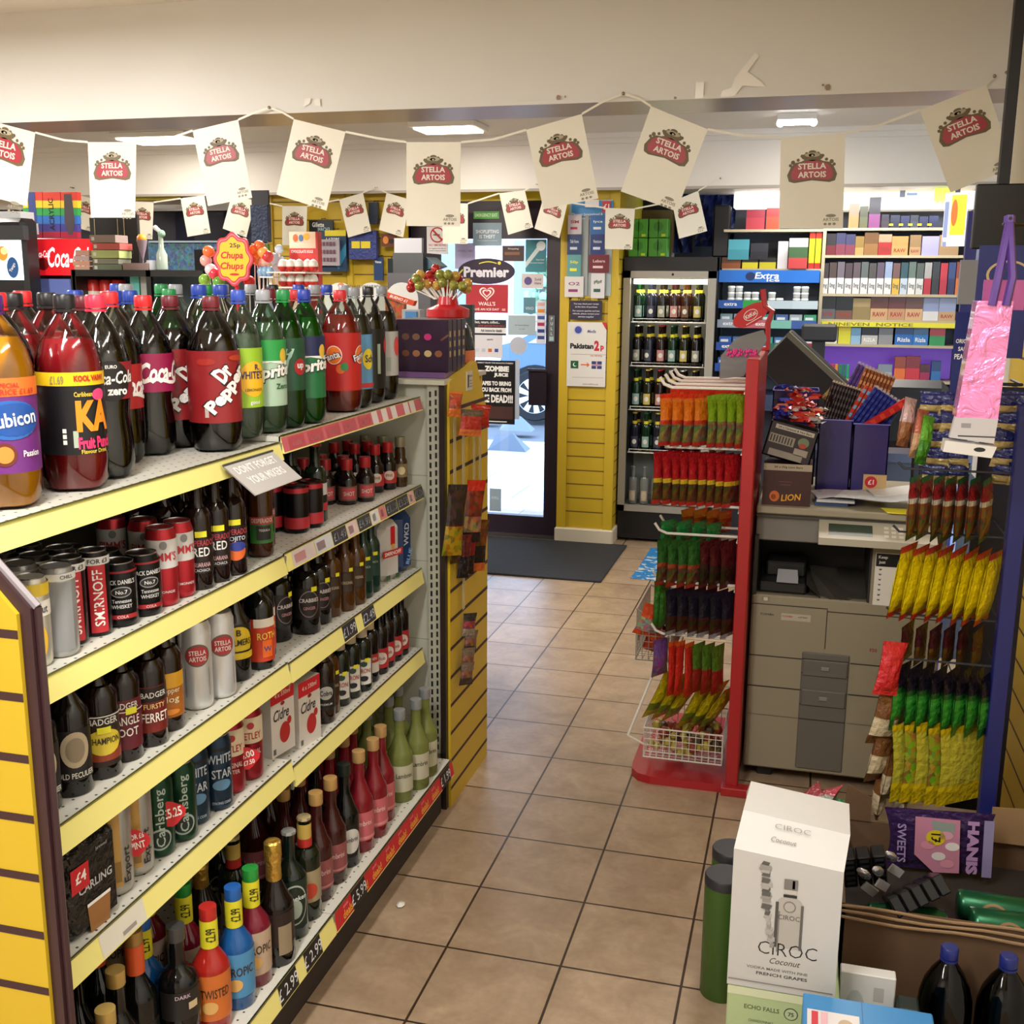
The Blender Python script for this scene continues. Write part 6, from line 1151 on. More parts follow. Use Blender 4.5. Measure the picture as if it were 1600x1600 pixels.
# ================================================================ bunting
CARD = mat('e8e2d0', .35); GOLD = mat('6b5a3c', .5); REDL = mat('a6323c', .4); GRY = mat('8d8672', .5)
def flag(c, Y, lab, near=True, grp='', bow=.0):
    P_ = [onY(px, py, Y) for px, py in c]           # TL TR BR BL
    tl, tr, br, bl = P_; w = (tr - tl).length; h = ((bl - tl).length + (br - tr).length) / 2
    U = (tr - tl).normalized(); V = ((tl - bl) + (tr - br)); V = (V - U * V.dot(U)).normalized() if abs(V.normalized().dot(U)) < .12 else V.normalized()
    n = 8; b = MB(); vs = []; fs = []; rnd = random.Random(int(c[0][0]))
    k1 = rnd.uniform(-.010, .010)
    for s_ in (0, 1):
        for j in range(n + 1):
            for i in range(5):
                u, v = i / 4, j / n; p = (tl * (1 - u) + tr * u) * (1 - v) + (bl * (1 - u) + br * u) * v
                vs.append((p.x, p.y + s_ * .0006 + .0, p.z))
    N = (n + 1) * 5
    for j in range(n):
        for i in range(4):
            a = j * 5 + i; fs.append((a, a + 5, a + 6, a + 1)); fs.append((N + a, N + a + 1, N + a + 6, N + a + 5))
    for j in range(n): fs.append((j * 5, N + j * 5, N + j * 5 + 5, j * 5 + 5)); fs.append((j * 5 + 4, j * 5 + 9, N + j * 5 + 9, N + j * 5 + 4))
    b.add(vs, fs, CARD)
    cx = (tl + tr) / 2 * .5 + (bl + br) / 2 * .5; f = Face(b, cx, (br - bl + tr - tl), (tl - bl + tr - br)); f.V = (f.V - f.U * f.V.dot(f.U)).normalized() if False else f.V
    f.N = Vector((0, -1, 0)); f.e = .0007
    q = w / .2
    def sh(sx, sy, m):
        pts = [(-.072, -.038), (-.055, -.043), (0, -.036), (.055, -.043), (.072, -.038), (.078, -.018), (.066, .008), (.052, .020), (.034, .023), (.02, .030), (0, .034), (-.02, .030), (-.034, .023), (-.052, .020), (-.066, .008), (-.078, -.018)]
        f.poly([(x * sx * q, (y * sy + .042) * q) for x, y in pts], m)
    sh(1, 1, GOLD)
    f.ell(0, .079 * q, .034 * q, .013 * q, GOLD); f.n = 0
    for s_ in (-1, 1):
        for du, dv, rr in ((.060, .063, .0065), (.044, .070, .005), (.032, .082, .005), (.018, .089, .005), (.068, .054, .005)): f.ell(s_ * du * q, dv * q, rr * q, rr * q, GOLD); f.n = 0
    f.ell(0, .093 * q, .012 * q, .006 * q, GOLD)
    f.n = 1; sh(.86, .82, REDL); f.ell(0, .085 * q, .024 * q, .007 * q, mat('b0a488', .5)); f.n = 2; f.ell(-.002 * q, .084 * q, .010 * q, .005 * q, GOLD); f.n = 3; f.ell(0, .083 * q, .004 * q, .003 * q, mat('b0a488', .5)); f.n = 2
    WL = mat('e6dccb', .4)
    f.text('STELLA', 0, .050 * q, .019 * q, WL, w=.088 * q, bold=.03); f.n = 2; f.text('ARTOIS', 0, .024 * q, .019 * q, WL, w=.088 * q, bold=.03); f.n = 0
    f.text('ARTOIS', .062 * q, -.118 * q, .010 * q, GRY, w=.05 * q, bold=.02); f.n = 0; f.ell(.062 * q, -.106 * q, .016 * q, .005 * q, GRY); f.n = 0
    for k in range(3): f.ell((.045 + .014 * k) * q, -.132 * q, .005 * q, .004 * q, GRY); f.n = 0
    b2 = b.build('bunting_flag'); return tag(b2, lab, 'bunting flag', grp or None), P_
def tape(pts, m=CARD, hgt=.008):
    b = MB()
    for p, q in zip(pts, pts[1:]):
        b.add([(p.x, p.y, p.z + hgt / 2), (q.x, q.y, q.z + hgt / 2), (q.x, q.y, q.z - hgt / 2), (p.x, p.y, p.z - hgt / 2), (p.x, p.y + .0008, p.z + hgt / 2), (q.x, q.y + .0008, q.z + hgt / 2), (q.x, q.y + .0008, q.z - hgt / 2), (p.x, p.y + .0008, p.z - hgt / 2)], [(0, 3, 2, 1), (4, 5, 6, 7), (0, 1, 5, 4), (3, 7, 6, 2)], m)
    return b
NEAR = [[(-36, 183), (55, 207), (42, 322), (-50, 298)], [(137, 222), (213, 222), (211, 340), (142, 340)], [(301, 204), (372, 187), (394, 309), (325, 322)], [(459, 186), (540, 206), (510, 329), (432, 304)], [(635, 222), (720, 222), (719, 354), (635, 353)],
        [(822, 203), (909, 178), (935, 310), (849, 327)], [(1017, 166), (1106, 202), (1057, 330), (970, 299)], [(1220, 215), (1321, 208), (1317, 357), (1217, 357)], [(1437, 172), (1541, 132), (1584, 262), (1485, 301)]]
ND = ['large white Stella beer flag cut by the left edge of the picture', 'large white Stella beer flag hanging level over the rainbow boxes', 'large white Stella beer flag tilted just left of the first string nail', 'large white Stella beer flag tilted just right of the first string nail', 'large white Stella beer flag hanging level over the glass door', 'large white Stella beer flag left of the middle nail, by the slatted column', 'large white Stella beer flag right of the middle nail', 'large white Stella beer flag hanging level over the cigarette shelves', 'large white Stella beer flag steeply tilted beside the last nail on the beam']
YN = 3.945; tops = []
for c, d in zip(NEAR, ND):
    o, P_ = flag(c, YN, d, grp='large flags along the beam'); tops.append((P_[0], P_[1]))
pins = [onY(421, 168, YN), onY(974, 146, YN), onY(1554, 119, YN)]
segs = [[onY(-150, 160, YN), tops[0][0]], [tops[0][1], onY(100, 219, YN), tops[1][0]], [tops[1][1], onY(262, 217, YN), tops[2][0]], [tops[2][1], onY(395, 177, YN), pins[0]], [pins[0], onY(440, 175, YN), tops[3][0]], [tops[3][1], onY(590, 216, YN), tops[4][0]], [tops[4][1], onY(770, 218, YN), tops[5][0]], [tops[5][1], onY(940, 160, YN), pins[1]],
        [pins[1], onY(1000, 155, YN), tops[6][0]], [tops[6][1], onY(1160, 212, YN), tops[7][0]], [tops[7][1], onY(1370, 197, YN), tops[8][0]], [tops[8][1], pins[2]]]
b = MB()
for s_ in segs:
    t_ = tape(s_); i0 = len(b.v); b.v += t_.v; b.f += [tuple(i + i0 for i in f_) for f_ in t_.f]; b.m += [b.mi(t_.mats[0])] * len(t_.f); b.sm += t_.sm
tag(b.build('bunting_tape'), 'white paper tape carrying the large flags along the beam', 'bunting tape')
for i, p in enumerate(pins):
    b = MB().ball((p.x, p.y - .002, p.z), .006, mat('a89a80', .25, .9), 10, 6); b.tube([(p.x, p.y, p.z), (p.x, 3.97, p.z)], .0015, CHROME); tag(b.build('drawing_pin'), ['brass nail holding the tape over the second tilted flag, left side of the beam', 'brass nail holding the tape in the middle of the beam', 'brass nail holding the tape at the pilaster end of the beam'][i], 'nail')
FAR = [[(120, 304), (152, 312), (143, 362), (112, 354)], [(205, 315), (240, 316), (238, 374), (207, 372)], [(282, 310), (319, 305), (329, 364), (293, 370)], [(362, 305), (399, 313), (385, 371), (348, 357)], [(441, 322), (480, 322), (478, 384), (441, 383)], [(530, 312), (567, 301), (580, 361), (544, 371)],
       [(604, 301), (640, 312), (630, 371), (592, 359)], [(690, 317), (731, 318), (731, 381), (692, 381)], [(780, 302), (820, 297), (833, 355), (794, 367)], [(851, 302), (887, 316), (874, 372), (835, 357)], [(946, 325), (992, 326), (988, 390), (945, 389)], [(1050, 315), (1091, 298), (1105, 361), (1061, 373)]]
FDn = ['by the rainbow boxes', 'in front of the dark chalkboard', 'tilted over the dark window, above the glass bong', 'tilted above the round lollipop sign', 'hanging level on yellow slats above the chocolate eggs', 'tilted left of the tape nail on the yellow slats', 'tilted right of the tape nail on the yellow slats', 'partly hidden behind the large flag, by the no smoking notice', 'tilted over the top of the glass door', 'overlapping the purple door frame edge', 'hanging level against the slatted column', 'tilted above the beer fridge']
YF = 6.81; tf = []
for c, d in zip(FAR, FDn):
    o, P_ = flag(c, YF, 'small white Stella beer flag ' + d, grp='small flags along the shop front'); tf.append((P_[0], P_[1]))
pf = [onY(110, 293, YF), onY(345, 304, YF), onY(586, 293, YF), onY(838, 288, YF), onY(1125, 278, YF)]
segs = [[pf[0], tf[0][0]], [tf[0][1], tf[1][0]], [tf[1][1], tf[2][0]], [tf[2][1], pf[1], tf[3][0]], [tf[3][1], tf[4][0]], [tf[4][1], tf[5][0]], [tf[5][1], pf[2], tf[6][0]], [tf[6][1], tf[7][0]], [tf[7][1], tf[8][0]], [tf[8][1], pf[3], tf[9][0]], [tf[9][1], tf[10][0]], [tf[10][1], tf[11][0]], [tf[11][1], pf[4]]]
b = MB()
for s_ in segs:
    t_ = tape(s_, hgt=.009); i0 = len(b.v); b.v += t_.v; b.f += [tuple(i + i0 for i in f_) for f_ in t_.f]; b.m += [b.mi(t_.mats[0])] * len(t_.f); b.sm += t_.sm
for p in pf: b.tube([(p.x, p.y, p.z), (p.x, 6.85, p.z)], .004, mat('5a5a5a', .4))
tag(b.build('bunting_tape'), 'white paper tape carrying the small flags along the shop front', 'bunting tape')
# ================================================================ notices on the door and column
def sheet(x0, y0, x1, y1, Y, c, lab, prints=None, name='notice', cat='notice', rough=.5, th=.0015, dz=0):
    a = onY(x0, y1, Y); d = onY(x1, y0, Y); cx, cz = (a.x + d.x) / 2, (a.z + d.z) / 2; w, h = d.x - a.x, d.z - a.z
    b = MB(); b.box(cx - w / 2, cx + w / 2, Y, Y + th, cz - h / 2, cz + h / 2, mat(c, rough)); f = Face(b, (cx, Y, cz), (1, 0, 0), (0, 0, 1))
    if prints: prints(f, w, h)
    return tag(b.build(name), lab, cat)
def tx(*L_):      # (text, relative v, relative height, colour, relative width)
    def g(f, w, h):
        for t, v, hh, c, ww in L_: f.text(t, 0, v * h, hh * h, T_(c), w=ww * w); f.n = 0
    return g
YD = 7.045
sheet(740, 330, 780, 342, YD, '5fae4c', 'green EMERGENCY EXIT sign on the dark door head', tx(('EMERGENCY EXIT', 0, .45, 'd8f0d0', .88)))
sheet(739, 348, 784, 384, YD, '8ea3b0', 'grey-blue SHOPLIFTING IS THEFT notice above the door glass', tx(('SHOPLIFTING', .12, .16, 'f0f4f6', .8), ('IS THEFT', -.1, .16, 'f0f4f6', .55), ('These premises are monitored', -.28, .06, 'd8e0e4', .7)))
def nosm(f, w, h):
    f.ell(0, h * .2, w * .34, w * .34, RD); f.ell(0, h * .2, w * .28, w * .28, WHITE); f.n = 1; f.rect(-w * .2, h * .2 - .004, w * .12, h * .2 + .004, BK); f.poly([(-w * .24, h * .2 + w * .18), (-w * .18, h * .2 + w * .24), (w * .24, h * .2 - w * .18), (w * .18, h * .2 - w * .24)], RD); f.n = 0
    f.text('NO SMOKING', 0, -h * .17, h * .08, RD, w=w * .8); f.n = 0; f.text('It is against the law to', 0, -h * .3, h * .05, BK, w=w * .8); f.n = 0; f.text('smoke in these premises', 0, -h * .38, h * .05, BK, w=w * .8)
sheet(667, 354, 700, 397, YD - .01, 'e8e4e2', 'white no smoking notice with red ring on the purple frame', nosm)
YG = 7.072
p_ = onY(760, 424, YG); b = MB(); ax, az = .193, .083
b.prism([(p_.x + ax * math.cos(t), p_.z + az * math.sin(t)) for t in [k * math.pi / 20 for k in range(40)]], YG - .002, YG, mat('33233a', .3)); f = Face(b, (p_.x, YG - .002, p_.z), (1, 0, 0), (0, 0, 1)); f.text('Premier', 0, -.004, .068, mat('eeeaf0', .4), w=.31, bold=.04); f.n = 0
f.strip([(-.05 + .02 * k, .046 + .012 * math.sin(k * .5), .052 + .013 * math.sin(k * .5)) for k in range(7)], YP); f.n = 0; f.ell(.088, .053, .011, .011, YP); f.n = 0; f.strip([(-.185 + .008 * k, -.02 + .008 * k, -.008 + .008 * k) for k in range(4)], YP); tag(b.build('oval_sign'), 'dark purple oval sign lettered Premier on the door glass', 'sign')
def heart(f, cx, cz, s, m):
    f.poly([(cx + s * (16 * math.sin(t) ** 3) / 16, cz + s * (13 * math.cos(t) - 5 * math.cos(2 * t) - 2 * math.cos(3 * t) - math.cos(4 * t)) / 17) for t in [k * math.pi / 14 for k in range(28)]], m)
def walls(f, w, h):
    for i, (s, m) in enumerate(((.052, WH), (.042, RD), (.031, WH), (.020, RD))): heart(f, 0, h * .2, s, m)
    f.n = 0; f.text("WALL'S", 0, -h * .18, h * .14, WH, w=w * .4); f.n = 0; f.text('I HAVE AN ICE DAY', -w * .06, -h * .38, h * .08, WH, w=w * .7); f.n = 0; f.rect(w * .36, -h * .43, w * .44, -h * .35, T_('e0a8a0'))
sheet(728, 445, 794, 488, YG, 'b8222e', "red WALL'S ice cream sign with white heart below the oval sign", walls)
sheet(736, 500, 791, 523, YG, '1c1c26', 'black and white parcels notice with red line on the door glass', lambda f, w, h: (f.rect(-w / 2, -h * .38, w / 2, -h * .02, T_('e4e0e0')), f.text('collect, return, collect...', -.02, h * .33, h * .2, WH, w=w * .8), f.text('your parcels from here', .02, h * .1, h * .16, T_('c84a4a'), w=w * .75), f.text('Ask instore for details', .02, -h * .2, h * .18, BK, w=w * .6)))
def cards(f, w, h):
    f.text('paypoint', w * .1, h * .3, h * .09, T_('3a3a3a'), w=w * .2); f.n = 0
    for k, c in enumerate(('c8c8d0', 'b8bcc4', 'c8642a', '3a4a8a')): f.rect(-w * .38 + k * w * .21, -h * .25, -w * .26 + k * w * .21, -h * .1, T_(c)); f.n = 0
sheet(737, 524, 785, 558, YG, 'd8d4d8', 'white card payment notice below the parcels notice', cards)
sheet(794, 493, 837, 523, YG, 'a8b8c0', 'pale grey letter-sized notice right of the red ice cream sign', tx(('No Cameras Allowed', 0, .06, '3a4a54', .5), ('£ 1.99', -.2, .05, '3a4a54', .2)))
p_ = onY(810, 540, YG); b = MB(); b.prism([(p_.x + .058 * math.cos(t), p_.z + .058 * math.sin(t)) for t in [k * math.pi / 12 for k in range(24)]], YG - .001, YG, mat('b8bcc8', .5)); tag(b.build('round_sticker'), 'plain round pale sticker on the door glass', 'sticker')
def zom(f, w, h):
    f.text('DIRECT FROM THE MANUFACTURERS', 0, h * .46, h * .02, WH, w=w * .9); f.n = 0; f.text('ZOMBIE', .01, h * .37, h * .09, WH, w=w * .62, bold=.06); f.n = 0; f.text('JUICE', .04, h * .27, h * .07, WH, w=w * .36, bold=.06); f.n = 0
    for t, v, hh, ww in (('VAPES TO BRING', .14, .07, .8), ('YOU BACK FROM', .04, .07, .82), ('THE DEAD!!!', -.1, .13, .9)): f.text(t, 0, v * h, hh * h, WH, w=ww * w, bold=.05); f.n = 0
    f.rect(-w * .45, -h * .42, w * .45, -h * .22, T_('4a2c28')); f.n = 0; f.rect(-w * .3, -h * .47, w * .3, -h * .455, WH)
o = sheet(743, 564, 805, 661, YG, '1d1a1a', 'black ZOMBIE JUICE poster hanging on the door glass behind the snack bags', zom, rough=.3)
sheet(804, 562, 812, 655, YG + .003, 'b4bccc', 'pale paper strip behind the black poster on the door glass')
sheet(821, 374, 854, 425, YG, '3c8a96', 'teal poster with white diagonal band at the top corner of the door glass', lambda f, w, h: (f.poly([(-w * .5, -h * .2), (w * .2, h * .4), (w * .32, h * .28), (-w * .5, -h * .38)], T_('d8e4e4')), f.ell(w * .24, h * .3, w * .22, w * .22, T_('e4ecec')), f.text('Your local', w * .2, -h * .12, h * .04, WH, w=w * .4), f.text('Community Champions', w * .05, -h * .22, h * .04, WH, w=w * .7)))
sheet(815, 428, 849, 450, YG, 'd8cccb', 'small cream card with violet globe reading Sold Here', lambda f, w, h: (f.ell(-w * .2, 0, w * .18, w * .18, T_('5a4a8a')), f.text('Sold', w * .25, h * .12, h * .2, T_('6a5a6a'), w=w * .3), f.text('Here', w * .25, -h * .15, h * .2, T_('6a5a6a'), w=w * .3)))
sheet(818, 465, 837, 489, YG, '5a8a98', 'small grey-teal sticker on the door glass', tx(('VIVO', -.2, .2, 'c8d8dc', .7)))
def pay(f, w, h):
    for k, c in enumerate(('d8a8a8', 'e08a2a', '3a5a9a', 'b02a5a', '2a3a8a', '3a4a8a')): f.rect(-w * .38, h * (.38 - k * .155), w * .38, h * (.46 - k * .155), T_(c)); f.n = 0
sheet(838, 470, 853, 537, YG, 'd8dce4', 'narrow strip of payment card logos beside the door frame', pay)
def pull(f, w, h):
    for k, t in enumerate('PULL'): f.text(t, 0, h * (.38 - k * .19), h * .11, T_('e4e4e0')); f.n = 0
    f.rect(-w * .35, -h * .46, w * .35, -h * .3, T_('a8c8d0'))
sheet(857, 493, 867, 534, YD - .003, '68747a', 'grey PULL plate on the door stile', pull)
sheet(785, 384, 819, 408, YG, '4a3432', 'dark brown food photograph leaflet at the top of the door glass', lambda f, w, h: (f.rect(-w * .4, -h * .1, w * .3, h * .1, T_('8a5a3a')), f.text('Shopping', 0, h * .3, h * .14, T_('d8c8c0'), w=w * .5)))
sheet(711, 380, 742, 420, YG, 'b8b0d8', 'lilac papers stuck at the hinge corner of the door glass', tx(('OPENING TIMES', .2, .08, '8a86a8', .8)))
sheet(765, 764, 783, 798, YG, '98a8b4', 'grey translucent sticker low on the door glass', tx(('SHELL', .1, .12, 'c8d4dc', .7)))
# column: SIM card rack, notices
YC = 6.93
rk = empty('sim_card_rack', (-1.37, YC, 1.9)); tag(rk, 'clear hanging rack of phone SIM cards with blue header on the yellow column', 'card rack')
def rkc(x0, y0, x1, y1, c, nm, pr=None, dy=0):
    a = onY(x0, y1, YC - dy); d = onY(x1, y0, YC - dy); b = MB().box(a.x, d.x, YC - dy, YC - dy + .003, a.z, d.z, mat(c, .35)); f = Face(b, ((a.x + d.x) / 2, YC - dy, (a.z + d.z) / 2), (1, 0, 0), (0, 0, 1))
    if pr: pr(f, d.x - a.x, d.z - a.z)
    return child(b, nm, rk)
rkc(887, 312, 958, 462, 'a8b4b0', 'backboard'); rkc(893, 314, 958, 340, '3a86c0', 'header', lambda f, w, h: (f.text('Discount International &', -.03, -.03, .018, WH, w=w * .75), f.text('direct from your mobile', -.03, -.055, .018, WH, w=w * .7)), .006)
rkc(914, 312, 936, 324, 'e4e0dc', 'paper_slip', None, .012); rkc(941, 314, 954, 332, 'c8303a', 'price_flash', tx(('£1', 0, .5, 'f0e8e4', .7)), .012)
for x0, y0, x1, y1, c, t, tc in ((887, 336, 909, 366, 'd8ccd0', 'SIM', 'b8283a'), (886, 366, 909, 398, '24406e', 'Talk Home', 'd8e0ec'), (886, 398, 908, 432, '5a9a9a', '50p', 'e8e02a'), (882, 432, 912, 464, 'd4d0cc', 'O2', '8a2a6a'), (922, 336, 947, 366, '2a6ab0', 'lyca', 'e4ecf4'), (922, 366, 945, 398, '263a7a', 'Vectone', 'd8e0ec'), (920, 398, 952, 426, '6e1a2a', 'Lebara', 'e4c8c8'), (923, 427, 945, 466, 'd8d4d4', 'giffgaff', '2a5a4a')):
    rkc(x0, y0, x1, y1, c, 'sim_card', lambda f, w, h, t=t, tc=tc: (f.text(t, 0, h * .15, h * .16, T_(tc), w=w * .6), f.rect(-w * .3, -h * .25, w * .2, -h * .12, T_(tc))), .02)
rkc(912, 336, 920, 462, '9aa0a0', 'centre_rail', None, .01)
p_ = onY(899, 415, YC - .024); 
sheet(893, 462, 934, 474, YC - .004, 'c9a81e', 'torn yellow PayPoint strip under the SIM card rack', tx(('PayPoint', 0, .6, '2a2a1a', .5)))
sheet(891, 470, 941, 499, YC - .007, '251f33', 'dark notice about receipts below the SIM card rack', tx(('You may check your receipt', .32, .1, 'd0ccd8', .8), ('at the time of purchase', .16, .1, 'd0ccd8', .7), ('For account queries and late', -.05, .1, 'd0ccd8', .85), ('refunds, please contact your', -.2, .1, 'd0ccd8', .85), ('service supplier', -.36, .1, 'd0ccd8', .5)))
def pak(f, w, h):
    f.ell(-w * .22, h * .38, w * .12, w * .12, T_('c0c4d8')); f.ell(-w * .22, h * .38, w * .09, w * .09, T_('3a4a9a')); f.n = 0; f.text('Media', w * .12, h * .36, h * .05, T_('4a4a8a'), w=w * .22, shear=.3); f.n = 0; f.poly([(w * .38, h * .5), (w * .5, h * .5), (w * .5, h * .38)], RD); f.n = 0
    f.text('Pakistan', -w * .12, h * .13, h * .085, BK, w=w * .6, bold=.05); f.n = 0; f.text('2', w * .26, h * .14, h * .16, RD, w=w * .13, bold=.06); f.n = 0; f.text('p', w * .4, h * .1, h * .09, RD, w=w * .09, bold=.05); f.n = 0; f.rect(-w * .4, h * .0, w * .5, h * .005, T_('8a8684')); f.n = 0
    f.rect(-w * .4, -h * .22, -w * .2, -h * .10, T_('1c5a34')); f.n = 1; f.ell(-w * .29, -h * .16, w * .05, w * .05, WH); f.ell(-w * .275, -h * .155, w * .04, w * .04, T_('1c5a34')); f.n = 0
    f.rect(-w * .14, -h * .17, w * .02, -h * .15, T_('d8642a')); f.n = 0; f.poly([(w * .02, -h * .12), (w * .09, -h * .16), (w * .02, -h * .2)], T_('d8642a')); f.n = 0
    f.rect(w * .14, -h * .22, w * .4, -h * .10, T_('2a3a7a')); f.n = 1; f.rect(w * .14, -h * .17, w * .4, -h * .15, WH); f.n = 1; f.rect(w * .255, -h * .22, w * .285, -h * .10, WH); f.n = 2; f.rect(w * .14, -h * .165, w * .4, -h * .155, RD); f.n = 2; f.rect(w * .263, -h * .22, w * .277, -h * .10, RD); f.n = 0
    f.text('CALL THE UK 2p', w * .25, -h * .02, h * .03, RD, w=w * .3); f.n = 0; f.rect(-w * .35, -h * .36, w * .45, -h * .355, T_('a88a88')); f.n = 0; f.text('www.mobilink.co.uk', .03, -h * .46, h * .025, T_('8a8684'), w=w * .4)
sheet(885, 504, 948, 603, YC - .003, 'd8d4cc', 'torn white phone call poster reading Pakistan 2p on the yellow column', pak)
# ================================================================ beer fridge
FR = empty('beer_fridge', (-.885, 7.1, 0)); tag(FR, 'tall glass-door drinks fridge with silver frame and lit beer bottles beside the yellow column', 'fridge')
x0, x1 = -1.172, -.590; SIL = mat('a7a296', .35, .3)
b = MB(); b.box(x0, x0 + .025, 7.12, 7.6, .2, 1.84, BLACK); b.box(x1 - .025, x1, 7.12, 7.6, .2, 1.84, mat('3a3a3a', .4)); b.box(x0, x1, 7.58, 7.6, .2, 1.84, mat('c9cabf', .4)); b.box(x0, x1, 7.1, 7.6, 0.02, .205, BLACK); b.box(x0, x1, 7.1, 7.6, 1.757, 1.842, mat('1a191a', .35)); b.box(x0 + .02, x1 - .02, 7.14, 7.58, .205, .235, mat('8f9088', .4)); child(b, 'body', FR)
b = MB(); b.box(x0, x0 + .045, 7.085, 7.115, .205, 1.755, SIL); b.box(x1 - .05, x1, 7.085, 7.115, .205, 1.755, SIL); b.box(x0, x1, 7.085, 7.115, 1.712, 1.755, SIL); b.box(x0, x1, 7.085, 7.115, .205, .245, SIL); b.ball((-.86, 7.083, 1.735), .008, BLACK, 8, 5)
dd = child(b, 'door', FR); MB().box(x0 + .045, x1 - .05, 7.095, 7.1, .245, 1.712, mat('f0f4f0', .03, kind='clear')).build('glass_pane', dd).matrix_parent_inverse = Matrix.Translation((.885, -7.1, 0))
MB().box(x0 - .006, x0 + .018, 7.05, 7.086, .95, 1.17, mat('1c1a1a', .4), .005).build('handle', dd).matrix_parent_inverse = Matrix.Translation((.885, -7.1, 0))
child(MB().box(x0 + .06, x1 - .06, 7.13, 7.16, 1.675, 1.705, mat('fff8e0', .4, emit=9)), 'lamp', FR)
b = MB()
for k in range(7): b.box(-1.0, -.8, 7.57, 7.575, 1.5 + .022 * k, 1.51 + .022 * k, mat('4a4a44', .5))
child(b, 'air_grille', FR)
FS = [1.437, 1.157, .873, .592, .24]
for i, z in enumerate(FS[:4]):
    b = MB(); b.tube([(x0 + .05, 7.14, z - .002), (x1 - .055, 7.14, z - .002)], .004, WHITE); b.tube([(x0 + .06, 7.13, z - .002), (x0 + .06, 7.13, z + .02), (x1 - .065, 7.13, z + .02), (x1 - .065, 7.13, z - .002)], .003, WHITE)
    for k in range(16): b.tube([(x0 + .05 + k * .03, 7.14, z - .004), (x0 + .05 + k * .03, 7.56, z - .004)], .002, WHITE, 4)
    child(b, 'wire_shelf', FR)
def bb_(g, c, cap, neck='c8b040', H=.255):
    return lambda: bottle(H, .031, g, cap, .165, [(.03, .10, c, .8, PR(('e', 0, .035, .022, .028, c), ('e', 0, .035, .014, .016, 'd8d4c8')), None), (.175, .20, neck, 3.1, None, .017)], seg=12)
FK = {'f1': bb_('0c2a14', '8aa8a0', '2a5a3a', 'd8d02a'), 'f2': bb_('1a1c28', '3a3c50', 'c8b040', 'e0c83a'), 'f3': bb_('16100c', '9a9a88', 'e8e4d8', 'e0d02a'), 'f4': bb_('200c0a', 'b8807a', 'c02a2a', 'e0d02a'), 'f5': bb_('2a1408', '6a4a2a', 'd8d4c8'), 'f6': bb_('1c1c0c', 'c0ae5a', 'c8a040', 'e0d02a'),
      'f7': lambda: bottle(.25, .03, '7a7c78', '9a9a98', .13, [(.02, .09, 'b8a08a', .7, PR(('e', 0, .035, .018, .03, 'c8b8a0'),), None)], seg=12)}
FN = {'f1': 'green-glass beer bottle with grey label', 'f2': 'dark blue beer bottle', 'f3': 'dark beer bottle with pale neck', 'f4': 'brown beer bottle with pink-red label', 'f5': 'brown bottle with narrow label', 'f6': 'dark bottle with straw-yellow label', 'f7': 'clear soft drink bottle with oval label'}
rows = [['f1', 'f2', 'f3', 'f4', 'f5', 'f6'], ['f3', 'f2', 'f4', 'f1', 'f6', 'f3'], ['f1', 'f6', 'f4', 'f5', 'f3', 'f2'], ['f2', 'f1', 'f2', 'f3', 'f5', 'f4'], ['f7'] * 6]
for i, z in enumerate(FS):
    cn = {}
    for j, k in enumerate(rows[i]):
        x = x0 + .085 + j * .0755; cn[k] = n_ = cn.get(k, 0) + 1
        l_ = f'{FN[k]} on the {["top", "second", "third", "fourth", "bottom"][i]} fridge shelf' + (f', {ORD[n_ - 1]} from the column' if rows[i].count(k) > 1 else '')
        inst(k, FK[k], (x, 7.19, z + .0015), random.uniform(-.3, .3), l_, 'bottle')
        if i < 4: inst(k, FK[k], (x + .01, 7.28, z + .0015), random.uniform(-.3, .3), f'beer bottle in the second row of the {["top", "second", "third", "fourth"][i]} fridge shelf', 'bottle', f'second row bottles on fridge shelf {i + 1}')
for i in range(4):
    a = (i % 2, i // 2); xx = -1.15 + .125 * a[0]; zz = 1.843 + .118 * a[1]
    b = MB().box(xx, xx + .118, 7.12, 7.24, zz, zz + .115, mat('4c9a2a', .4), .003); f = Face(b, (xx + .06, 7.12, zz + .057), (1, 0, 0), (0, 0, 1)); f.rect(-.003, -.055, .003, .055, T_('2c6a1c')); f.n = 0; f.ell(0, .01, .03, .03, T_('3c8424')); f.n = 0; f.rect(.02, -.05, .045, -.035, T_('c8d82a'))
    tag(b.build('drinks_carton'), f'bright green drinks carton on top of the beer fridge, {["lower", "upper"][a[1]]} one {["beside the column", "away from the column"][a[0]]}', 'box')
b = MB().box(-1.1, -.9, 7.3, 7.45, 1.843, 2.14, mat('5a4a1c', .6)); tag(b.build('brown_carton'), 'brown carton behind the green cartons on the beer fridge', 'box')
for i, (a, c_, y) in enumerate((((1040, 300, 1085, 395), '1c2448', 7.4), ((1085, 300, 1150, 385), '24306a', 7.5))):
    p0, p1 = onY(a[0], a[3], y), onY(a[2], a[1], y); n = 9; b = MB(); vs = []
    for s_ in (0, 1):
        for j in range(n + 1):
            for k in range(n + 1): vs.append((p0.x + (p1.x - p0.x) * k / n, y + .03 * math.sin(k * 1.7 + j) + .02 * s_, p0.z + (p1.z - p0.z) * j / n))
    N = (n + 1) ** 2; fs = []
    for j in range(n):
        for k in range(n): q = j * (n + 1) + k; fs += [(q, q + 1, q + n + 2, q + n + 1), (N + q, N + q + n + 1, N + q + n + 2, N + q + 1)]
    b.add(vs, fs, mat(c_, .3, kind='wrap')); tag(b.build('plastic_sheeting'), ['dark navy crumpled plastic hanging above the beer fridge', 'blue crumpled plastic hanging between fridge and cigarette shelves'][i], 'plastic sheet')
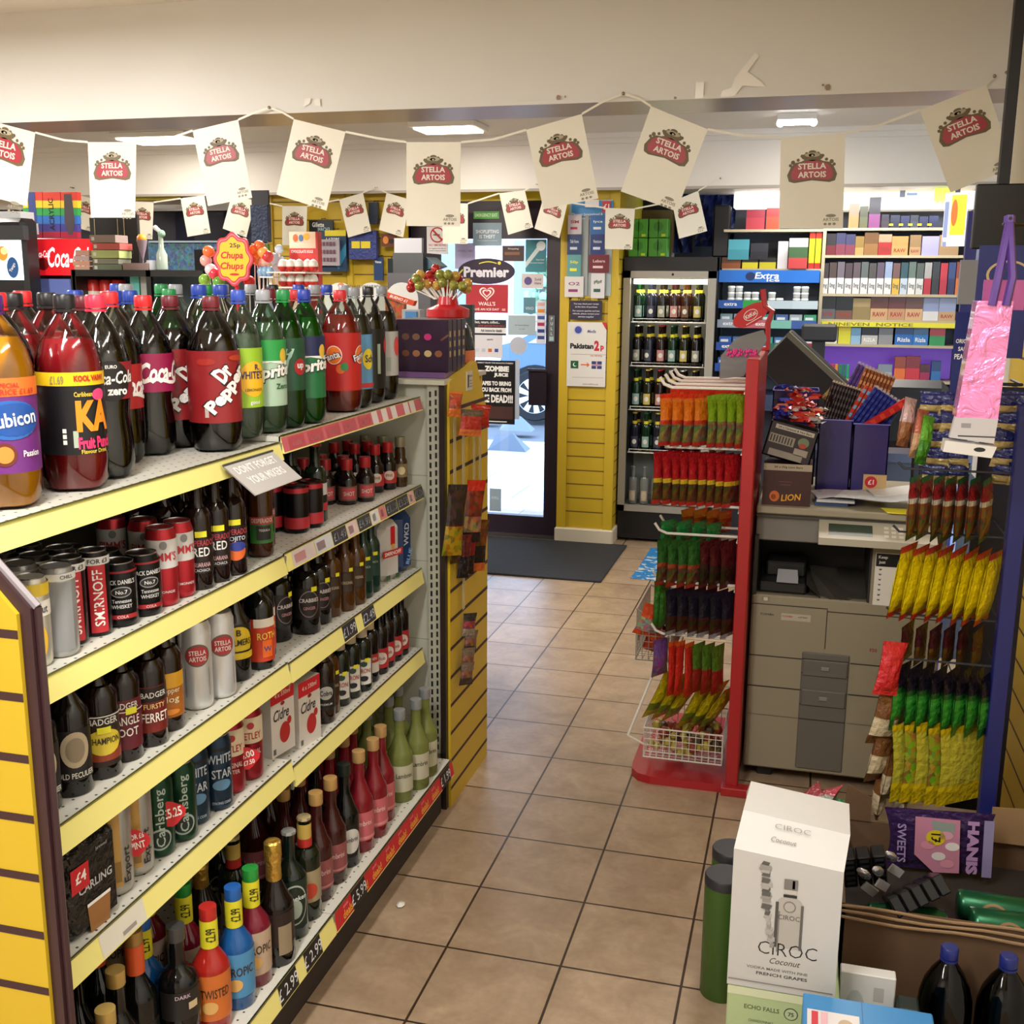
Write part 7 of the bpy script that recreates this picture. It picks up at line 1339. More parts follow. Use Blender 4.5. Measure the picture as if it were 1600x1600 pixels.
p0, p1 = onY(1112, 402, 7.3), onY(1142, 320, 7.3); b = MB().box(p0.x, p1.x, 7.3, 7.42, p0.z, p1.z, mat('141416', .35), .01); tag(b.build('loudspeaker'), 'black loudspeaker standing above the beer fridge corner', 'loudspeaker')
tag(MB().box(-.588, -.582, 7.25, 7.5, 1.0, p0.z, mat('17171a', .5)).build('shelf_end_post'), 'black end post between the fridge and the gum display', 'post')
# ================================================================ cigarette and gum shelving behind the counter
YS = 7.25; WOOD = mat('b8a888', .5)
GA = empty('gantry_shelving', (.15, 7.4, 0)); tag(GA, 'pale wood shelving behind the serving counter filled with tobacco and gum', 'shelving')
b = MB().box(-.52, .92, 7.5, 7.52, .0, 2.24, mat('3c404c', .5)); child(b, 'back_panel', GA)
for z in (2.02, 1.858, 1.625, 1.468, 1.318, 1.10): child(MB().box(.055, .90, YS, 7.5, z - .016, z, WOOD), 'shelf', GA)
for z in (2.015, 1.775): child(MB().box(-.57, .035, YS, 7.5, z - .016, z, WOOD), 'shelf', GA)
child(MB().box(.035, .055, YS, 7.5, .3, 2.03, WOOD), 'upright', GA); child(MB().box(.90, .92, YS, 7.5, .3, 2.24, NV), 'upright', GA)
lb = MB().box(-.52, -.05, YS + .05, 7.5, 2.15, 2.235, mat('f4f0e6', .4, emit=.9)); child(lb, 'light_box', GA)
lb = MB().box(.05, .9, YS + .05, 7.5, 2.13, 2.235, mat('e8e0cc', .4, emit=.5)); child(lb, 'light_box', GA)
b = MB(); f = Face(b, (0, YS - .007, 1.44), (1, 0, 0), (0, 0, 1)); b.box(.06, .88, YS - .007, YS - .003, 1.425, 1.455, mat('e0d41e', .4)); f.text('NINEVEN  NOTICE', .35, 0, .02, T_('7a6e1a'), w=.5); child(b, 'yellow_strip', GA)
b = MB().box(.06, .86, YS + .2, YS + .205, 1.102, 1.30, mat('6a3aa8', .4, emit=.35)); child(b, 'violet_panel', GA)
def pack(px0, px1, py0, z, cl, cu, split, lab, Y=YS + .01, d=.06, lab2=None, txt=None, tc='e8e4dc'):
    a = onY(px0, 400, Y).x; c = onY(px1, 400, Y).x; top = onY((px0 + px1) / 2, py0, Y).z; h = max(.03, top - z); w = c - a
    for zz in (2.02, 1.858, 1.625, 1.468, 1.318):
        if z < zz - .05 and a > .05 and zz - z < .3: h = min(h, zz - .019 - z)
    r = MB().box(a + .001, c - .001, Y, Y + d, z + .0005, z + h * split, mat(cl, .4)).build('tobacco_packet')
    if split < 1: MB().box(a + .001, c - .001, Y + .008, Y + d, z + h * split, z + h, mat(cu, .35)).build('upper_part', r)
    if txt:
        b = MB(); f = Face(b, ((a + c) / 2, Y, z + h * split / 2), (1, 0, 0), (0, 0, 1)); f.text(txt, 0, 0, h * split * .4, T_(tc), w=w * .7); b.build('print', r)
    return tag(r, lab, 'packet')
# row 2 of the right unit
z = 1.858
for i, (p0, p1, top, cl, cu, sp_, t, d_) in enumerate(((1290, 1305, 365, '6a1c24', '2a2426', .45, None, 'black and dark red packet by the divider'), (1305, 1320, 364, '7a3444', '3a3a5a', .5, None, 'pink and navy packet, first of two'), (1320, 1335, 366, '7a3444', '3a3a5a', .5, None, 'pink and navy packet, second of two'), (1335, 1349, 369, 'a88a4c', '8a6c34', .4, None, 'tan narrow packet'), (1349, 1371, 363, '8a6030', '6a4824', .5, None, 'brown wide box'), (1371, 1392, 366, '9e2420', 'b88a6a', .62, 'Rizla', 'red packet'),
     (1392, 1418, 369, 'b88a4c', 'b08448', .5, 'RAW', 'tan box pair lettered RAW'), (1420, 1438, 367, 'a88658', '8a6c44', .4, 'RAW', 'tan box lettered RAW beside the pair'), (1439, 1466, 369, '9c96c8', '9c96c8', 1, None, 'pale lilac box'), (1466, 1497, 367, '9a7a50', '9a7a50', 1, None, 'wide kraft brown box'))):
    pack(p0, p1, top, z, cl, cu, sp_, d_ + ' on the second tobacco shelf', txt=t, tc='8a2a1c')
# vape packs
z = 1.625; cls = ['d8d4cc'] * 9 + ['d0a83a'] + ['b4c0c8', 'd8d4cc', 'c8c8c0', 'a82430', '2a2626', 'a82434', '24264e', 'c86a2a']
cus = ['3a3034', '4a3c34', '6a6068', '4a3c40', '5a4c50', '5a605c', '4a4440', '5a4a58', '8a98b0', '6a4a44', '2c4a50', '5a685c', '4a5048', '9a968e', '2a2828', 'b02430', '2c3c6a', '8a3020']
for i in range(18):
    p0 = 1285 + i * 12.45
    pack(p0, p0 + 11.6, 411 - (i % 3), z, cls[i], cus[i], .5, ('white-fronted' if i < 13 and i != 9 else 'coloured') + f' vape packet on the third tobacco shelf, {ORD[i]} from the divider', txt='0mg' if i < 13 else None, tc='4a4a4a')
z = 1.468
for p0, p1, top, cl, cu, s_, t, d_ in ((1283, 1311, 459, '5a5a5c', '1a1a1c', .4, 'OCB', 'grey and black packet lettered OCB'), (1311, 1338, 460, '6a4a3a', '161618', .4, 'OCB', 'brown and black packet lettered OCB'), (1338, 1366, 466, '8a7444', '9a8454', .6, None, 'gold open-topped box'), (1366, 1394, 463, 'c09a6a', '5a2c1c', .5, 'RAW', 'tan RAW box with brown lid, first of three'), (1394, 1421, 459, 'b88a60', '5a2418', .5, 'RAW', 'tan RAW box with brown lid, second of three'), (1421, 1449, 459, 'c8a070', '5a3424', .5, 'RAW', 'tan RAW box with brown lid, third of three'), (1449, 1474, 462, 'd0ccc8', '8088a8', .4, None, 'white carton with grey-blue back'), (1474, 1501, 465, 'b89668', '8890b0', .4, 'RAW', 'tan RAW box under pale blue glass')):
    pack(p0, p1, top, z, cl, cu, s_, d_ + ' on the fourth tobacco shelf', txt=t, tc='a02a1c')
z = 1.318
for p0, p1, top, cl, cu, s_, t, d_ in ((1284, 1296, 500, 'c8b41e', 'c8b41e', 1, None, 'yellow packet by the divider'), (1297, 1317, 503, 'd0d0c0', 'c8b41e', .6, None, 'white and yellow cigarette paper box'), (1318, 1338, 502, 'd0c82a', 'c8b41e', .6, None, 'yellow box with green corners'), (1338, 1354, 512, '8ab0c8', '6a98b8', .5, None, 'pale blue box'), (1355, 1381, 494, 'b8b4ac', '161418', .42, 'RIZLA', 'white and black round-topped box'), (1382, 1405, 508, '8a8888', '6a6c70', .5, None, 'grey metal tin'), (1408, 1437, 506, '1c62b0', '16386a', .5, 'Rizla', 'blue box, first of two'), (1437, 1461, 506, '2470b8', '3a5a7a', .5, 'Rizla', 'blue box, second of two'), (1463, 1488, 497, '2a8a4a', 'a8202a', .45, None, 'red and green box')):
    pack(p0, p1, top, z, cl, cu, s_, d_ + ' on the fifth tobacco shelf', txt=t)
z = 2.02
for i, (p0, p1, top, cl, cu, s_, d_) in enumerate(((1292, 1303, 325, '5a4a3a', '3a3430', .5, 'dark narrow packet'), (1322, 1338, 318, 'a87c4a', '8a7a60', .5, 'tan tall packet'), (1339, 1352, 322, '5a5a3a', '4a4a34', .5, 'olive packet'), (1353, 1371, 308, '7a3a6a', '2c2228', .45, 'tall purple packet'), (1373, 1385, 335, '3a2c34', '2c2430', .5, 'dark plum packet'), (1387, 1402, 336, '1c1e30', '24263c', .5, 'dark navy pouch with yellow sticker, first of five'), (1403, 1417, 337, '1c2040', '24264c', .5, 'dark navy pouch with yellow sticker, second of five'), (1418, 1431, 336, '3a3c44', '2c2e38', .5, 'dark navy pouch with yellow sticker, third of five'), (1432, 1446, 338, '1c1e38', '24264a', .5, 'dark navy pouch with yellow sticker, fourth of five'), (1447, 1462, 337, '1a1c3a', '24264a', .5, 'dark navy pouch with yellow sticker, fifth of five'))):
    o = pack(p0, p1, top, z, cl, cu, s_, d_ + ' on the top tobacco shelf')
    if i > 4:
        a = onY((p0 + p1) / 2 - 2, 348, YS + .008); MB().box(a.x - .012, a.x + .012, YS + .006, YS + .0095, z + .012, z + .024, mat('d8d42a', .4)).build('price_sticker', o)
# lower lighters and cartons against the violet panel
for i, c in enumerate(('c02a3a', 'c83a2a', 'd8902a', '2a8a4a', '1c7a5a', '2a9a6a')):
    a = onY(1295 + 6 * i, 572, YS + .02); b = MB().box(a.x - .009, a.x + .009, YS + .02, YS + .03, 1.101, 1.19, mat(c, .25), .003); tag(b.build('lighter'), ['dark red', 'red', 'orange', 'green', 'teal', 'mint'][i] + ' lighter in the row under the violet panel', 'lighter')
for p0, p1, top, cl, cu, s_, d_ in ((1385, 1408, 570, '9aa4b0', '7a8490', .5, 'silver-grey box'), (1411, 1429, 558, 'd86a2a', '8a3a1c', .5, 'orange and brown box'), (1429, 1452, 557, 'c02a34', '7a1c20', .5, 'red and maroon box'), (1452, 1468, 570, '9a1c4a', '4a141c', .5, 'crimson box'), (1470, 1486, 565, '2a6aa8', '1c3a6a', .5, 'blue box')):
    pack(p0, p1, top, 1.101, cl, cu, s_, d_ + ' on the lowest visible tobacco shelf')
sheet(1360, 299, 1420, 307, YS + .045, 'd8d4cc', 'white licence card with small portrait at the top of the tobacco shelves', lambda f, w, h: (f.rect(.06, -.02, .09, .02, T_('4a4a54')), f.rect(.1, -.01, .16, .005, T_('6a7a9a'))))
b = MB(); a = onY(1461, 292, YS - .01); c = onY(1490, 316, YS - .01); pts = [(a.x, a.z), (c.x, a.z), (c.x + .005, c.z + .012)]
for k in range(8): pts.append((c.x - (c.x - a.x) * (k + .5) / 8, c.z + (.012 if k % 2 else -.008)))
pts.append((a.x, c.z)); b.prism(pts, YS - .01, YS - .008, mat('d4ec1e', .4)); tag(b.build('star_card'), 'fluorescent yellow jagged price card hanging above the tobacco shelves', 'price card')
# left unit: boxes, gum
for p0, p1, top, z, cl, cu, s_, d_ in ((1163, 1192, 328, 2.015, 'b83a44', 'a83040', .6, 'pink-red box on the top shelf over the gum display'), (1194, 1216, 325, 2.015, 'c84a2a', 'c02c24', .6, 'orange-red spiky box on the top shelf over the gum display'), (1137, 1170, 374, 1.775 + .055, '3a8a96', '4a9aa6', .5, 'teal box pack on the second shelf of the gum unit'), (1172, 1200, 380, 1.775 + .055, '1c1c24', '2a2a30', .5, 'black box on the second shelf of the gum unit'),
     (1128, 1158, 402, 1.775, '8a4a24', '5a3420', .5, 'brown packet on the second shelf of the gum unit'), (1160, 1185, 402, 1.775, 'c0b41c', '1c1c1c', .55, 'yellow and black packet, lower of the gum unit boxes'), (1187, 1213, 403, 1.775, 'b8ac1c', '1c1c1c', .6, 'yellow and black packet next to the white boxes'), (1215, 1231, 377, 1.775, 'd0ccc8', 'd0ccc8', 1, 'tall white box by the lighters, nearer the fridge'), (1232, 1262, 372, 1.775, 'd8d4cc', 'd8d4cc', 1, 'tall white box behind the lighter tray')):
    pack(p0, p1, top, z, cl, cu, s_, d_, Y=YS + .03)
pack(1232, 1262, 386, 1.7755, 'b83a3a', '3a5a34', .5, 'red tray of striped lighters in front of the white box', Y=YS - .035, d=.055)
for i in range(2):
    a = onY(1268 + 10 * i, 400, YS + .02); r = MB().box(a.x - .017, a.x + .017, YS + .02, YS + .06, 1.776, 1.96, mat('c8c41c', .3)).build('jumbo_lighter'); MB().box(a.x - .017, a.x + .017, YS + .018, YS + .06, 1.96, 2.0, mat('c83020', .3)).build('cap', r); MB().box(a.x - .0175, a.x + .0175, YS + .018, YS + .061, 1.776, 1.81, mat('b82a20', .3)).build('base', r); tag(r, f'giant yellow lighter with red ends standing by the shelf divider, {["farther from", "touching"][i]} it', 'lighter')
b = MB(); b.box(-.585, .03, YS - .03, YS - .01, 1.69, 1.765, mat('1f66b8', .3, emit=.12)); f = Face(b, (-.27, YS - .03, 1.727), (1, 0, 0), (0, 0, 1)); f.text('Extra', -.02, .005, .04, WH, w=.15, shear=.2); f.n = 0; f.ell(-.12, .0, .03, .026, T_('1a2a5a')); f.n = 0; f.text('ice', .02, -.022, .02, WH, w=.08)
tag(b.build('gum_header'), 'blue gum advertising header across the gum display', 'sign')
GU = empty('gum_display', (-.27, 7.2, 0)); tag(GU, 'tiered clear gum display with coloured shelf strips under the blue header', 'display')
tiers = [(1.56, ('2a5aa8', '2a9a4a', 'b8c8d0', 'c0d0d4')), (1.44, ('8a98a8', 'b8606a', '7ab8a8', '3a5a9a')), (1.30, ('1c4a9a', '1c4a9a', '2c6a5a', 'a82a34')), (1.17, ('1c4a9a', '2a6ab8', '3a5a9a', 'b8c0c8'))]
for j, (z, cc) in enumerate(tiers):
    child(MB().box(-.575, .03, 7.15 - .02 * j, 7.48, z - .01, z, mat('b0b8c0', .3)), 'tier_shelf', GU)
    b = MB()
    for k, c in enumerate(cc): b.box(-.575 + k * .151, -.575 + (k + 1) * .151, 7.145 - .02 * j, 7.15 - .02 * j, z - .03, z + .02, mat(c, .3))
    f = Face(b, (-.5, 7.145 - .02 * j, z - .005), (1, 0, 0), (0, 0, 1)); f.text('extra', 0, 0, .02, WH, w=.08); f.n = 0; f.text('extra', .2, 0, .02, WH, w=.08); child(b, 'shelf_strip', GU)
child(MB().box(-.575, .03, 7.48, 7.49, .9, 1.68, mat('44505c', .5)), 'back', GU); child(MB().box(-.575, .03, 7.09, 7.49, .9, 1.0, mat('2a3a5a', .5)), 'base', GU)
def tub():
    r = MB().lathe([(.019, 0), (.021, .003), (.021, .024)], mat('c9ccc8', .35), 14).build('gum_tub'); MB().lathe([(.023, .022), (.0235, .028), (.02, .034), (.014, .0345), (.001, .033)], mat('e4e8e4', .3), 14).build('lid', r); return r
for i, x in enumerate((-.50, -.452, -.40, -.352, -.25, -.202, -.10, -.052)):
    for j in range(3 if i in (0, 1, 6, 7) else 2 if i != 5 else 1):
        inst('tub', tub, (x, 7.18, 1.561 + .036 * j), 0, f'white gum tub in the {ORD[i]} pile from the fridge, {["bottom", "middle", "top"][j]} of it', 'gum tub')
for j, (z, cc) in enumerate((((1.44), ('7a98a0', '8aa0b0', '9a3a44', '3a8a7a', '4a6aa0', 'a8b4b8', '3a9a6a')), ((1.30), ('2a5aa8', '3a6ab0', '2a8a8a', '3a9a8a', '4a7ab0', 'b02a34', 'a02a30')), ((1.17), ('2a5aa8', '6a9ac0', '2a4a8a', '9aa4b0', 'b8c0c8', 'a83a3a', '5a8a9a')))):
    for k, c in enumerate(cc):
        x = -.56 + k * .085; b = MB().box(x, x + .075, 7.16 - .02 * j, 7.23 - .02 * j, z + .0005, z + .055, mat(c, .35)); f = Face(b, (x + .037, 7.16 - .02 * j, z + .03), (1, 0, 0), (0, 0, 1)); f.rect(-.028, -.008, .02, .008, T_('d8dce0'))
        tag(b.build('gum_packet'), f'gum carton on the {["second", "third", "lowest"][j]} tier of the gum display, {ORD[k]} from the fridge', 'gum packet')
# glowing advertising panel by the navy upright
b = MB(); a = onY(1488, 350, 5.6); b.T = Matrix.Translation((a.x + .01, 5.6, a.z)) @ Matrix.Rotation(-.25, 4, 'Z'); b.box(-.05, .05, 0, .02, -.10, .14, mat('b0b4c8', .3, emit=.6)); f = Face(b, (0, 0, 0), (1, 0, 0), (0, 0, 1)); f.rect(-.045, -.08, .045, -.06, mat('e8e8ff', .3, emit=1.2)); f.n = 0; f.rect(-.02, -.05, .045, .13, mat('e8a020', .3, emit=.6)); f.n = 1; f.ell(-.005, .05, .014, .06, mat('d8501c', .3, emit=.6)); f.n = 0; f.rect(-.048, -.1, -.03, .1, mat('7a84a8', .3)); b.box(-.01, .01, 0, .02, .14, .62, mat('2a2a34', .5))
tag(b.build('lit_advert'), 'lit advertising panel with orange flame picture near the navy upright', 'sign')
# ================================================================ displays beyond the drinks shelving
def blk(x0, y0, x1, y1, Y, d, c, zb=None, rough=.5, kind='', emit=0, bev=0, mb=None):
    a = onY(x0, y1, Y); e = onY(x1, y0, Y); xa_, xe_ = onY(x0, min(y0, y1) * .5 + max(y0, y1) * .5, Y).x, onY(x1, (y0 + y1) / 2, Y).x; b = mb or MB(); b.box(xa_, xe_, Y, Y + d, a.z if zb is None else zb, e.z, mat(c, rough, kind=kind, emit=emit), bev); return b
def fc(b, px, py, Y): return Face(b, onY(px, py, Y - .0005), (1, 0, 0), (0, 0, 1))
# counters that carry them
tag(MB().box(-4.9, -3.47, 4.55, 5.2, 0, 1.44, mat('2a2a2c', .5)).build('drinks_counter'), 'dark counter under the drinks machines at the left', 'counter')
tag(MB().box(-2.62, -1.55, 4.0, 4.5, 0, 1.42, mat('3a3a3e', .5)).box(-2.62, -1.55, 3.99, 4.5, 1.40, 1.43, mat('c8c4bc', .4)).build('confectionery_counter'), 'grey counter for sweets and eggs behind the drinks shelving', 'counter')
# hot drinks machine and cola cooler
r = empty('slush_machine', (-3.85, 4.7, 1.44)); tag(r, 'glowing white-fronted drinks machine with black curved frame at the left edge', 'machine')
child(blk(-60, 340, 40, 480, 4.72, .12, '1a1a1c', 1.44, .3, bev=.02), 'body', r)
b = blk(-40, 375, 31, 437, 4.70, .02, 'd8e8f0', emit=1.0); f = fc(b, 4, 396, 4.70); f.ell(0, 0, .03, .035, mat('e8842a', .4, emit=.5)); f.ell(.01, .012, .02, .018, mat('f0c88a', .4, emit=.5)); child(b, 'lit_panel', r)
b = MB(); f = fc(b, 20, 418, 4.69); f.ell(0, 0, .033, .05, mat('2a5a98', .4)); f.text('Tango', 0, 0, .02, WH, w=.05, rot=1.0); child(b, 'oval_badge', r)
child(blk(-60, 352, 36, 375, 4.68, .04, '3a3c40', None, .3), 'top_band', r); child(blk(-40, 330, 32, 350, 4.74, .1, 'c8ccd0', None, .3), 'lid', r)
r = empty('cola_cooler', (-3.45, 4.9, 1.44)); tag(r, 'black countertop cola cooler with red lit header lettered Coca-Cola', 'fridge')
child(blk(36, 372, 125, 480, 4.93, .2, '141415', 1.44, .3, bev=.015), 'body', r)
b = blk(44, 373, 142, 430, 4.88, .04, 'c8141e', None, .4, emit=.45); f = fc(b, 104, 402, 4.88); f.text('Coca-Cola', .02, 0, .10, mat('f4ecec', .4, emit=.4), w=.26, shear=.3); f.n = 0; f = fc(b, 66, 400, 4.88); f.text('Coca-Cola', 0, .01, .035, mat('f4ecec', .4, emit=.4), w=.09, shear=.3); f.n = 0; f.ell(0, -.04, .035, .03, mat('8a0c14', .4)); child(b, 'header', r)
child(blk(46, 436, 110, 476, 4.91, .01, '6a7ab8', None, .1, emit=.15), 'glass_door', r)
# rainbow packs standing on top of the cooler
for i, (x0, x1, nm) in enumerate(((36, 66, 'rainbow striped box, first by the drinks machine'), (67, 94, 'rainbow striped box lettered ACRYLIC in the middle'), (95, 121, 'rainbow striped box with dark bottle shape, last one'))):
    b = MB(); ys = [300, 313, 325, 337, 350, 362, 372]
    for k, c in enumerate(('d83a2a', 'e8c82a', '2a9a4a', '2a6ab8', '3a3a8a', 'a81c3a')): blk(x0, ys[k], x1, ys[k + 1], 5.0, .03, c, mb=b)
    f = fc(b, (x0 + x1) / 2, 335, 5.0)
    if i == 1: f.text('ACRYLIC', .0, 0, .03, BK, w=.16, rot=math.pi / 2)
    if i == 2: f.poly([(-.022, .1), (.022, .1), (.03, -.04), (.012, -.1), (-.012, -.1), (-.03, -.04)], T_('4a444a'))
    if i == 0: f.rect(-.03, -.1, .03, -.045, T_('c8c8cc')); f.n = 0; f.rect(-.022, -.04, .022, .11, T_('3a4a88'))
    tag(b.build('striped_box'), nm, 'box')
# glass cabinet with cans, boxes, bong on it
Yc = 4.6; r = empty('glass_cabinet', (-3.0, 4.7, 0)); tag(r, 'black-framed glass display cabinet with red cans inside', 'cabinet')
ax, bx_ = onY(112, 423, Yc), onY(325, 423, Yc); top = ax.z + .005; b = MB(); F_ = mat('1c1b1c', .35)
b.box(ax.x, bx_.x, Yc, Yc + .4, top - .03, top, F_); b.box(ax.x, bx_.x, Yc, Yc + .4, 0, 1.2, F_)
for px in (115, 232, 322):
    x = onY(px, 440, Yc).x; b.box(x - .012, x + .012, Yc, Yc + .02, 1.2, top, F_)
b.box(ax.x, ax.x + .015, Yc, Yc + .4, 1.2, top, F_); b.box(bx_.x - .015, bx_.x, Yc, Yc + .4, 1.2, top, F_); b.box(ax.x, bx_.x, Yc + .39, Yc + .4, 1.2, top, mat('7a90a0', .3)); child(b, 'frame', r)
for i, px in enumerate((124, 143, 162, 181)):
    p_ = onY(px, 440, Yc + .1); r_ = MB().lathe([(.03, 1.32), (.032, 1.33), (.032, top - .05), (.028, top - .045)], mat('b02a24', .35), 12, (p_.x, Yc + .12, 0)).build('drink_can'); MB().lathe([(.0325, 1.32), (.0325, 1.62)], mat('d0c8b8', .4), 12, (p_.x, Yc + .12, 0)).build('label', r_)
    tag(r_, f'red topped can in the glass cabinet, {ORD[i]} from the cola cooler', 'can')
tag(MB().box(ax.x + .02, bx_.x - .02, Yc + .03, Yc + .38, 1.30, 1.318, mat('3a4a50', .2)).build('glass_shelf'), 'shelf inside the black-framed glass cabinet', 'shelf')
tag(blk(204, 431, 218, 475, Yc + .08, .05, '5ab0a8', 1.318).build('turquoise_box'), 'turquoise box inside the glass cabinet', 'box')
tag(blk(220, 430, 231, 475, Yc + .08, .05, '9aa098', 1.318).build('grey_box'), 'grey box inside the glass cabinet beside the turquoise one', 'box')
st = [(116, 140, 416, 423, 'c8a088'), (114, 140, 408, 415, 'c89a80'), (115, 139, 400, 407, 'b8a8a8'), (118, 139, 391, 399, 'c8a090')]
for i, (x0, x1, y0, y1, c) in enumerate(st): tag(blk(x0, y0, x1, y1, 4.62, .1, c).build('vape_box'), f'pinkish-tan flat box in the stack beside the cola header, {ORD[i]} from the bottom', 'box')
st = [(145, 190, 413, 423, '6a7460'), (145, 185, 404, 412, '7a7c6c'), (143, 186, 391, 403, 'a8b878'), (144, 187, 380, 390, 'b85a54'), (140, 180, 367, 379, '8a7c78')]
for i, (x0, x1, y0, y1, c) in enumerate(st):
    b = blk(x0, y0, x1, y1, 4.62, .1, c); f = fc(b, x0 + 5, (y0 + y1) / 2, 4.62); f.rect(-.008, -.008, .008, .008, T_('d0d0cc')); tag(b.build('vape_box'), f'{["grey-green", "olive grey", "pale green", "red", "grey"][i]} flat box in the taller stack on the glass cabinet', 'box')
tag(blk(192, 411, 230, 422, 4.62, .08, '8a7470').build('vape_box'), 'low brownish box beside the white mug on the glass cabinet', 'box')
p_ = onY(236, 423, 4.65); b = MB().lathe([(.022, 0), (.024, .002), (.024, .045), (.021, .045), (.021, .006), (.001, .006)], mat('c8ccd4', .3), 16, (p_.x, 4.66, top)); b.tube([(p_.x - .024, 4.66, top + .036), (p_.x - .036, 4.66, top + .03), (p_.x - .036, 4.66, top + .016), (p_.x - .024, 4.66, top + .01)], .003, mat('c8ccd4', .3)); tag(b.build('mug'), 'white mug on the glass cabinet beside the glass bong', 'mug')
p_ = onY(252, 423, 4.65); b = MB().lathe([(.022, 0), (.026, .004), (.026, .07), (.012, .10), (.011, .16), (.013, .165)], mat('b8c4b8', .1, kind='juice', a=.6), 14, (p_.x, 4.66, top)); b.tube([(p_.x, 4.66, top + .15), (p_.x + .006, 4.66, top + .17), (p_.x - .016, 4.65, top + .19)], .011, mat('c8d0c4', .15)); b.ball((p_.x + .006, 4.66, top + .165), .018, mat('7aa088', .15), 8, 6); b.ball((p_.x - .018, 4.65, top + .192), .012, mat('c8c8c8', .15), 8, 6); tag(b.build('glass_water_pipe'), 'clear glass water pipe with green knob standing on the glass cabinet', 'water pipe')
p_ = onY(222, 415, 4.7); b = MB().lathe([(.022, 0), (.018, .003), (.004, .01), (.003, .05), (.02, .11), (.026, .14)], mat('b8a8b8', .1, kind='juice', a=.5), 12, (p_.x, 4.71, top)); b.ball((p_.x, 4.71, top + .145), .024, mat('e0902a', .4), 8, 5); tag(b.build('cocktail_glass'), 'cocktail glass with orange drink on the glass cabinet by the chalkboard', 'glass')
b = blk(142, 340, 186, 420, 4.9, .02, '1a1a1a', top); blk(190, 335, 216, 420, 4.9, .02, '1c1b1a', top, mb=b)
f = fc(b, 203, 395, 4.9); f.strip([(.0 + .02 * math.sin(k * 1.3), -.02 + .02 * k, -.016 + .02 * k) for k in range(5)], T_('6a6a4a')); f.n = 0
for px in (147, 183, 193): a1, a2 = onY(px, 342, 4.895), onY(px + 4, 412, 4.895); b.tube([a1, a2], .002, T_('8a7a5a'))
tag(b.build('chalkboard'), 'black folding chalkboard with string and faint drawing behind the boxes', 'board')
b = blk(232, 378, 345, 424, 6.6, .06, '4a7a98', None, .4, kind='mottle'); blk(232, 376, 345, 379, 6.58, .08, '8a9aa8', mb=b); blk(233, 424, 345, 470, 6.6, .06, '3a5a70', 0.0, mb=b)
tag(b.build('blue_screen_panel'), 'blue patterned panel standing behind the glass bong', 'panel')
tag(blk(304, 390, 334, 424, 5.4, .2, '141416', 0, .35).build('black_cash_box'), 'black box standing between the blue panel and the lollipop sign', 'box')
tag(blk(392, 320, 418, 378, 6.6, .05, '1c2c4c', None, .4, kind='wrap').box(onY(392, 320, 6.6).x, onY(418, 320, 6.6).x, 6.61, 6.63, onY(400, 322, 6.6).z, 2.24, mat('2a2a30', .5)).build('hanging_navy_bags'), 'dark navy bags hanging left of the yellow slats', 'bags')
b = MB()
for i in range(5): b.box(onY(397 + i * 4.5, 380, 6.6).x, onY(400 + i * 4.5, 380, 6.6).x, 6.6, 6.63, onY(397, 405, 6.6).z, onY(397, 381, 6.6).z, mat('5a7a2a', .4))
b.tube([onY(393, 381, 6.61), onY(418, 381, 6.61)], .004, CHROME); b.tube([onY(416, 381, 6.61), onY(425, 381, 6.93)], .004, CHROME); tag(b.build('green_packets'), 'row of green packets on a rail beside the yellow slats', 'packets', kind='stuff')
# pale strip above the dark window and yellow bar
b = blk(215, 318, 420, 330, 7.0, .04, 'd8d6d2'); struct(b.build('trim_8'))
b = blk(212, 307, 282, 313, 6.9, .04, 'c8b41e'); struct(b.build('trim_9'))
# yellow slat panels left of the door
for n_, (x0, x1) in enumerate(((420, 541), (543, 637))):
    a, e = onY(x0, 400, 6.95).x, onY(x1, 400, 6.95).x; b = MB().box(a, e, 6.95, 6.97, 0, 2.24, YEL); f = Face(b, ((a + e) / 2, 6.95, 0), (1, 0, 0), (0, 0, 1)); h_ = (e - a) / 2; v = 2.19
    while v > .1: f.rect(-h_ + .045, v - .004, h_ - .03, v + .004, mat('6d5410', .6)); f.n = 0; v -= .117
    b.box(a, a + .04, 6.935, 6.95, 0, 2.24, YEL); struct(b.build('wall_slat_panel'))
def hang(x0, y0, x1, y1, Y, d, c, lab, pr=None, name='hanging_pack', kind=''):
    b = blk(x0, y0, x1, y1, Y, d, c, kind=kind, rough=.35); p_ = onY((x0 + x1) / 2, y0, Y); f = fc(b, (x0 + x1) / 2, (y0 + y1) / 2, Y); w = onY(x1, y0, Y).x - onY(x0, y0, Y).x; h = p_.z - onY(x0, y1, Y).z
    if pr: pr(f, w, h)
    b.tube([(p_.x, Y + d / 2, p_.z - .005), (p_.x, Y + d / 2, p_.z + .01), (p_.x, 6.955, p_.z + .015)], .003, BLACK)
    return tag(b.build(name), lab, 'hanging pack')
hang(483, 344, 520, 363, 6.88, .02, '1c2830', 'black razor header card lettered Gillette on the yellow slats', lambda f, w, h: (f.text('Gillette', -.02, .01, .03, WH, w=w * .5), f.text('MACH3', .02, -.02, .025, T_('a8c8d0'), w=w * .5)))
hang(500, 360, 541, 424, 6.86, .04, '1c3c58', 'large dark teal razor pack with yellow flash on the slats', lambda f, w, h: (f.rect(-w * .3, h * .36, w * .5, h * .5, T_('e0cc2a')), f.poly([(0, -h * .3), (w * .5, h * .2), (w * .5, -h * .1), (w * .2, -h * .45)], T_('2a7aa0')), f.text('RAZORS', 0, h * .28, .02, WH, w=w * .5)))
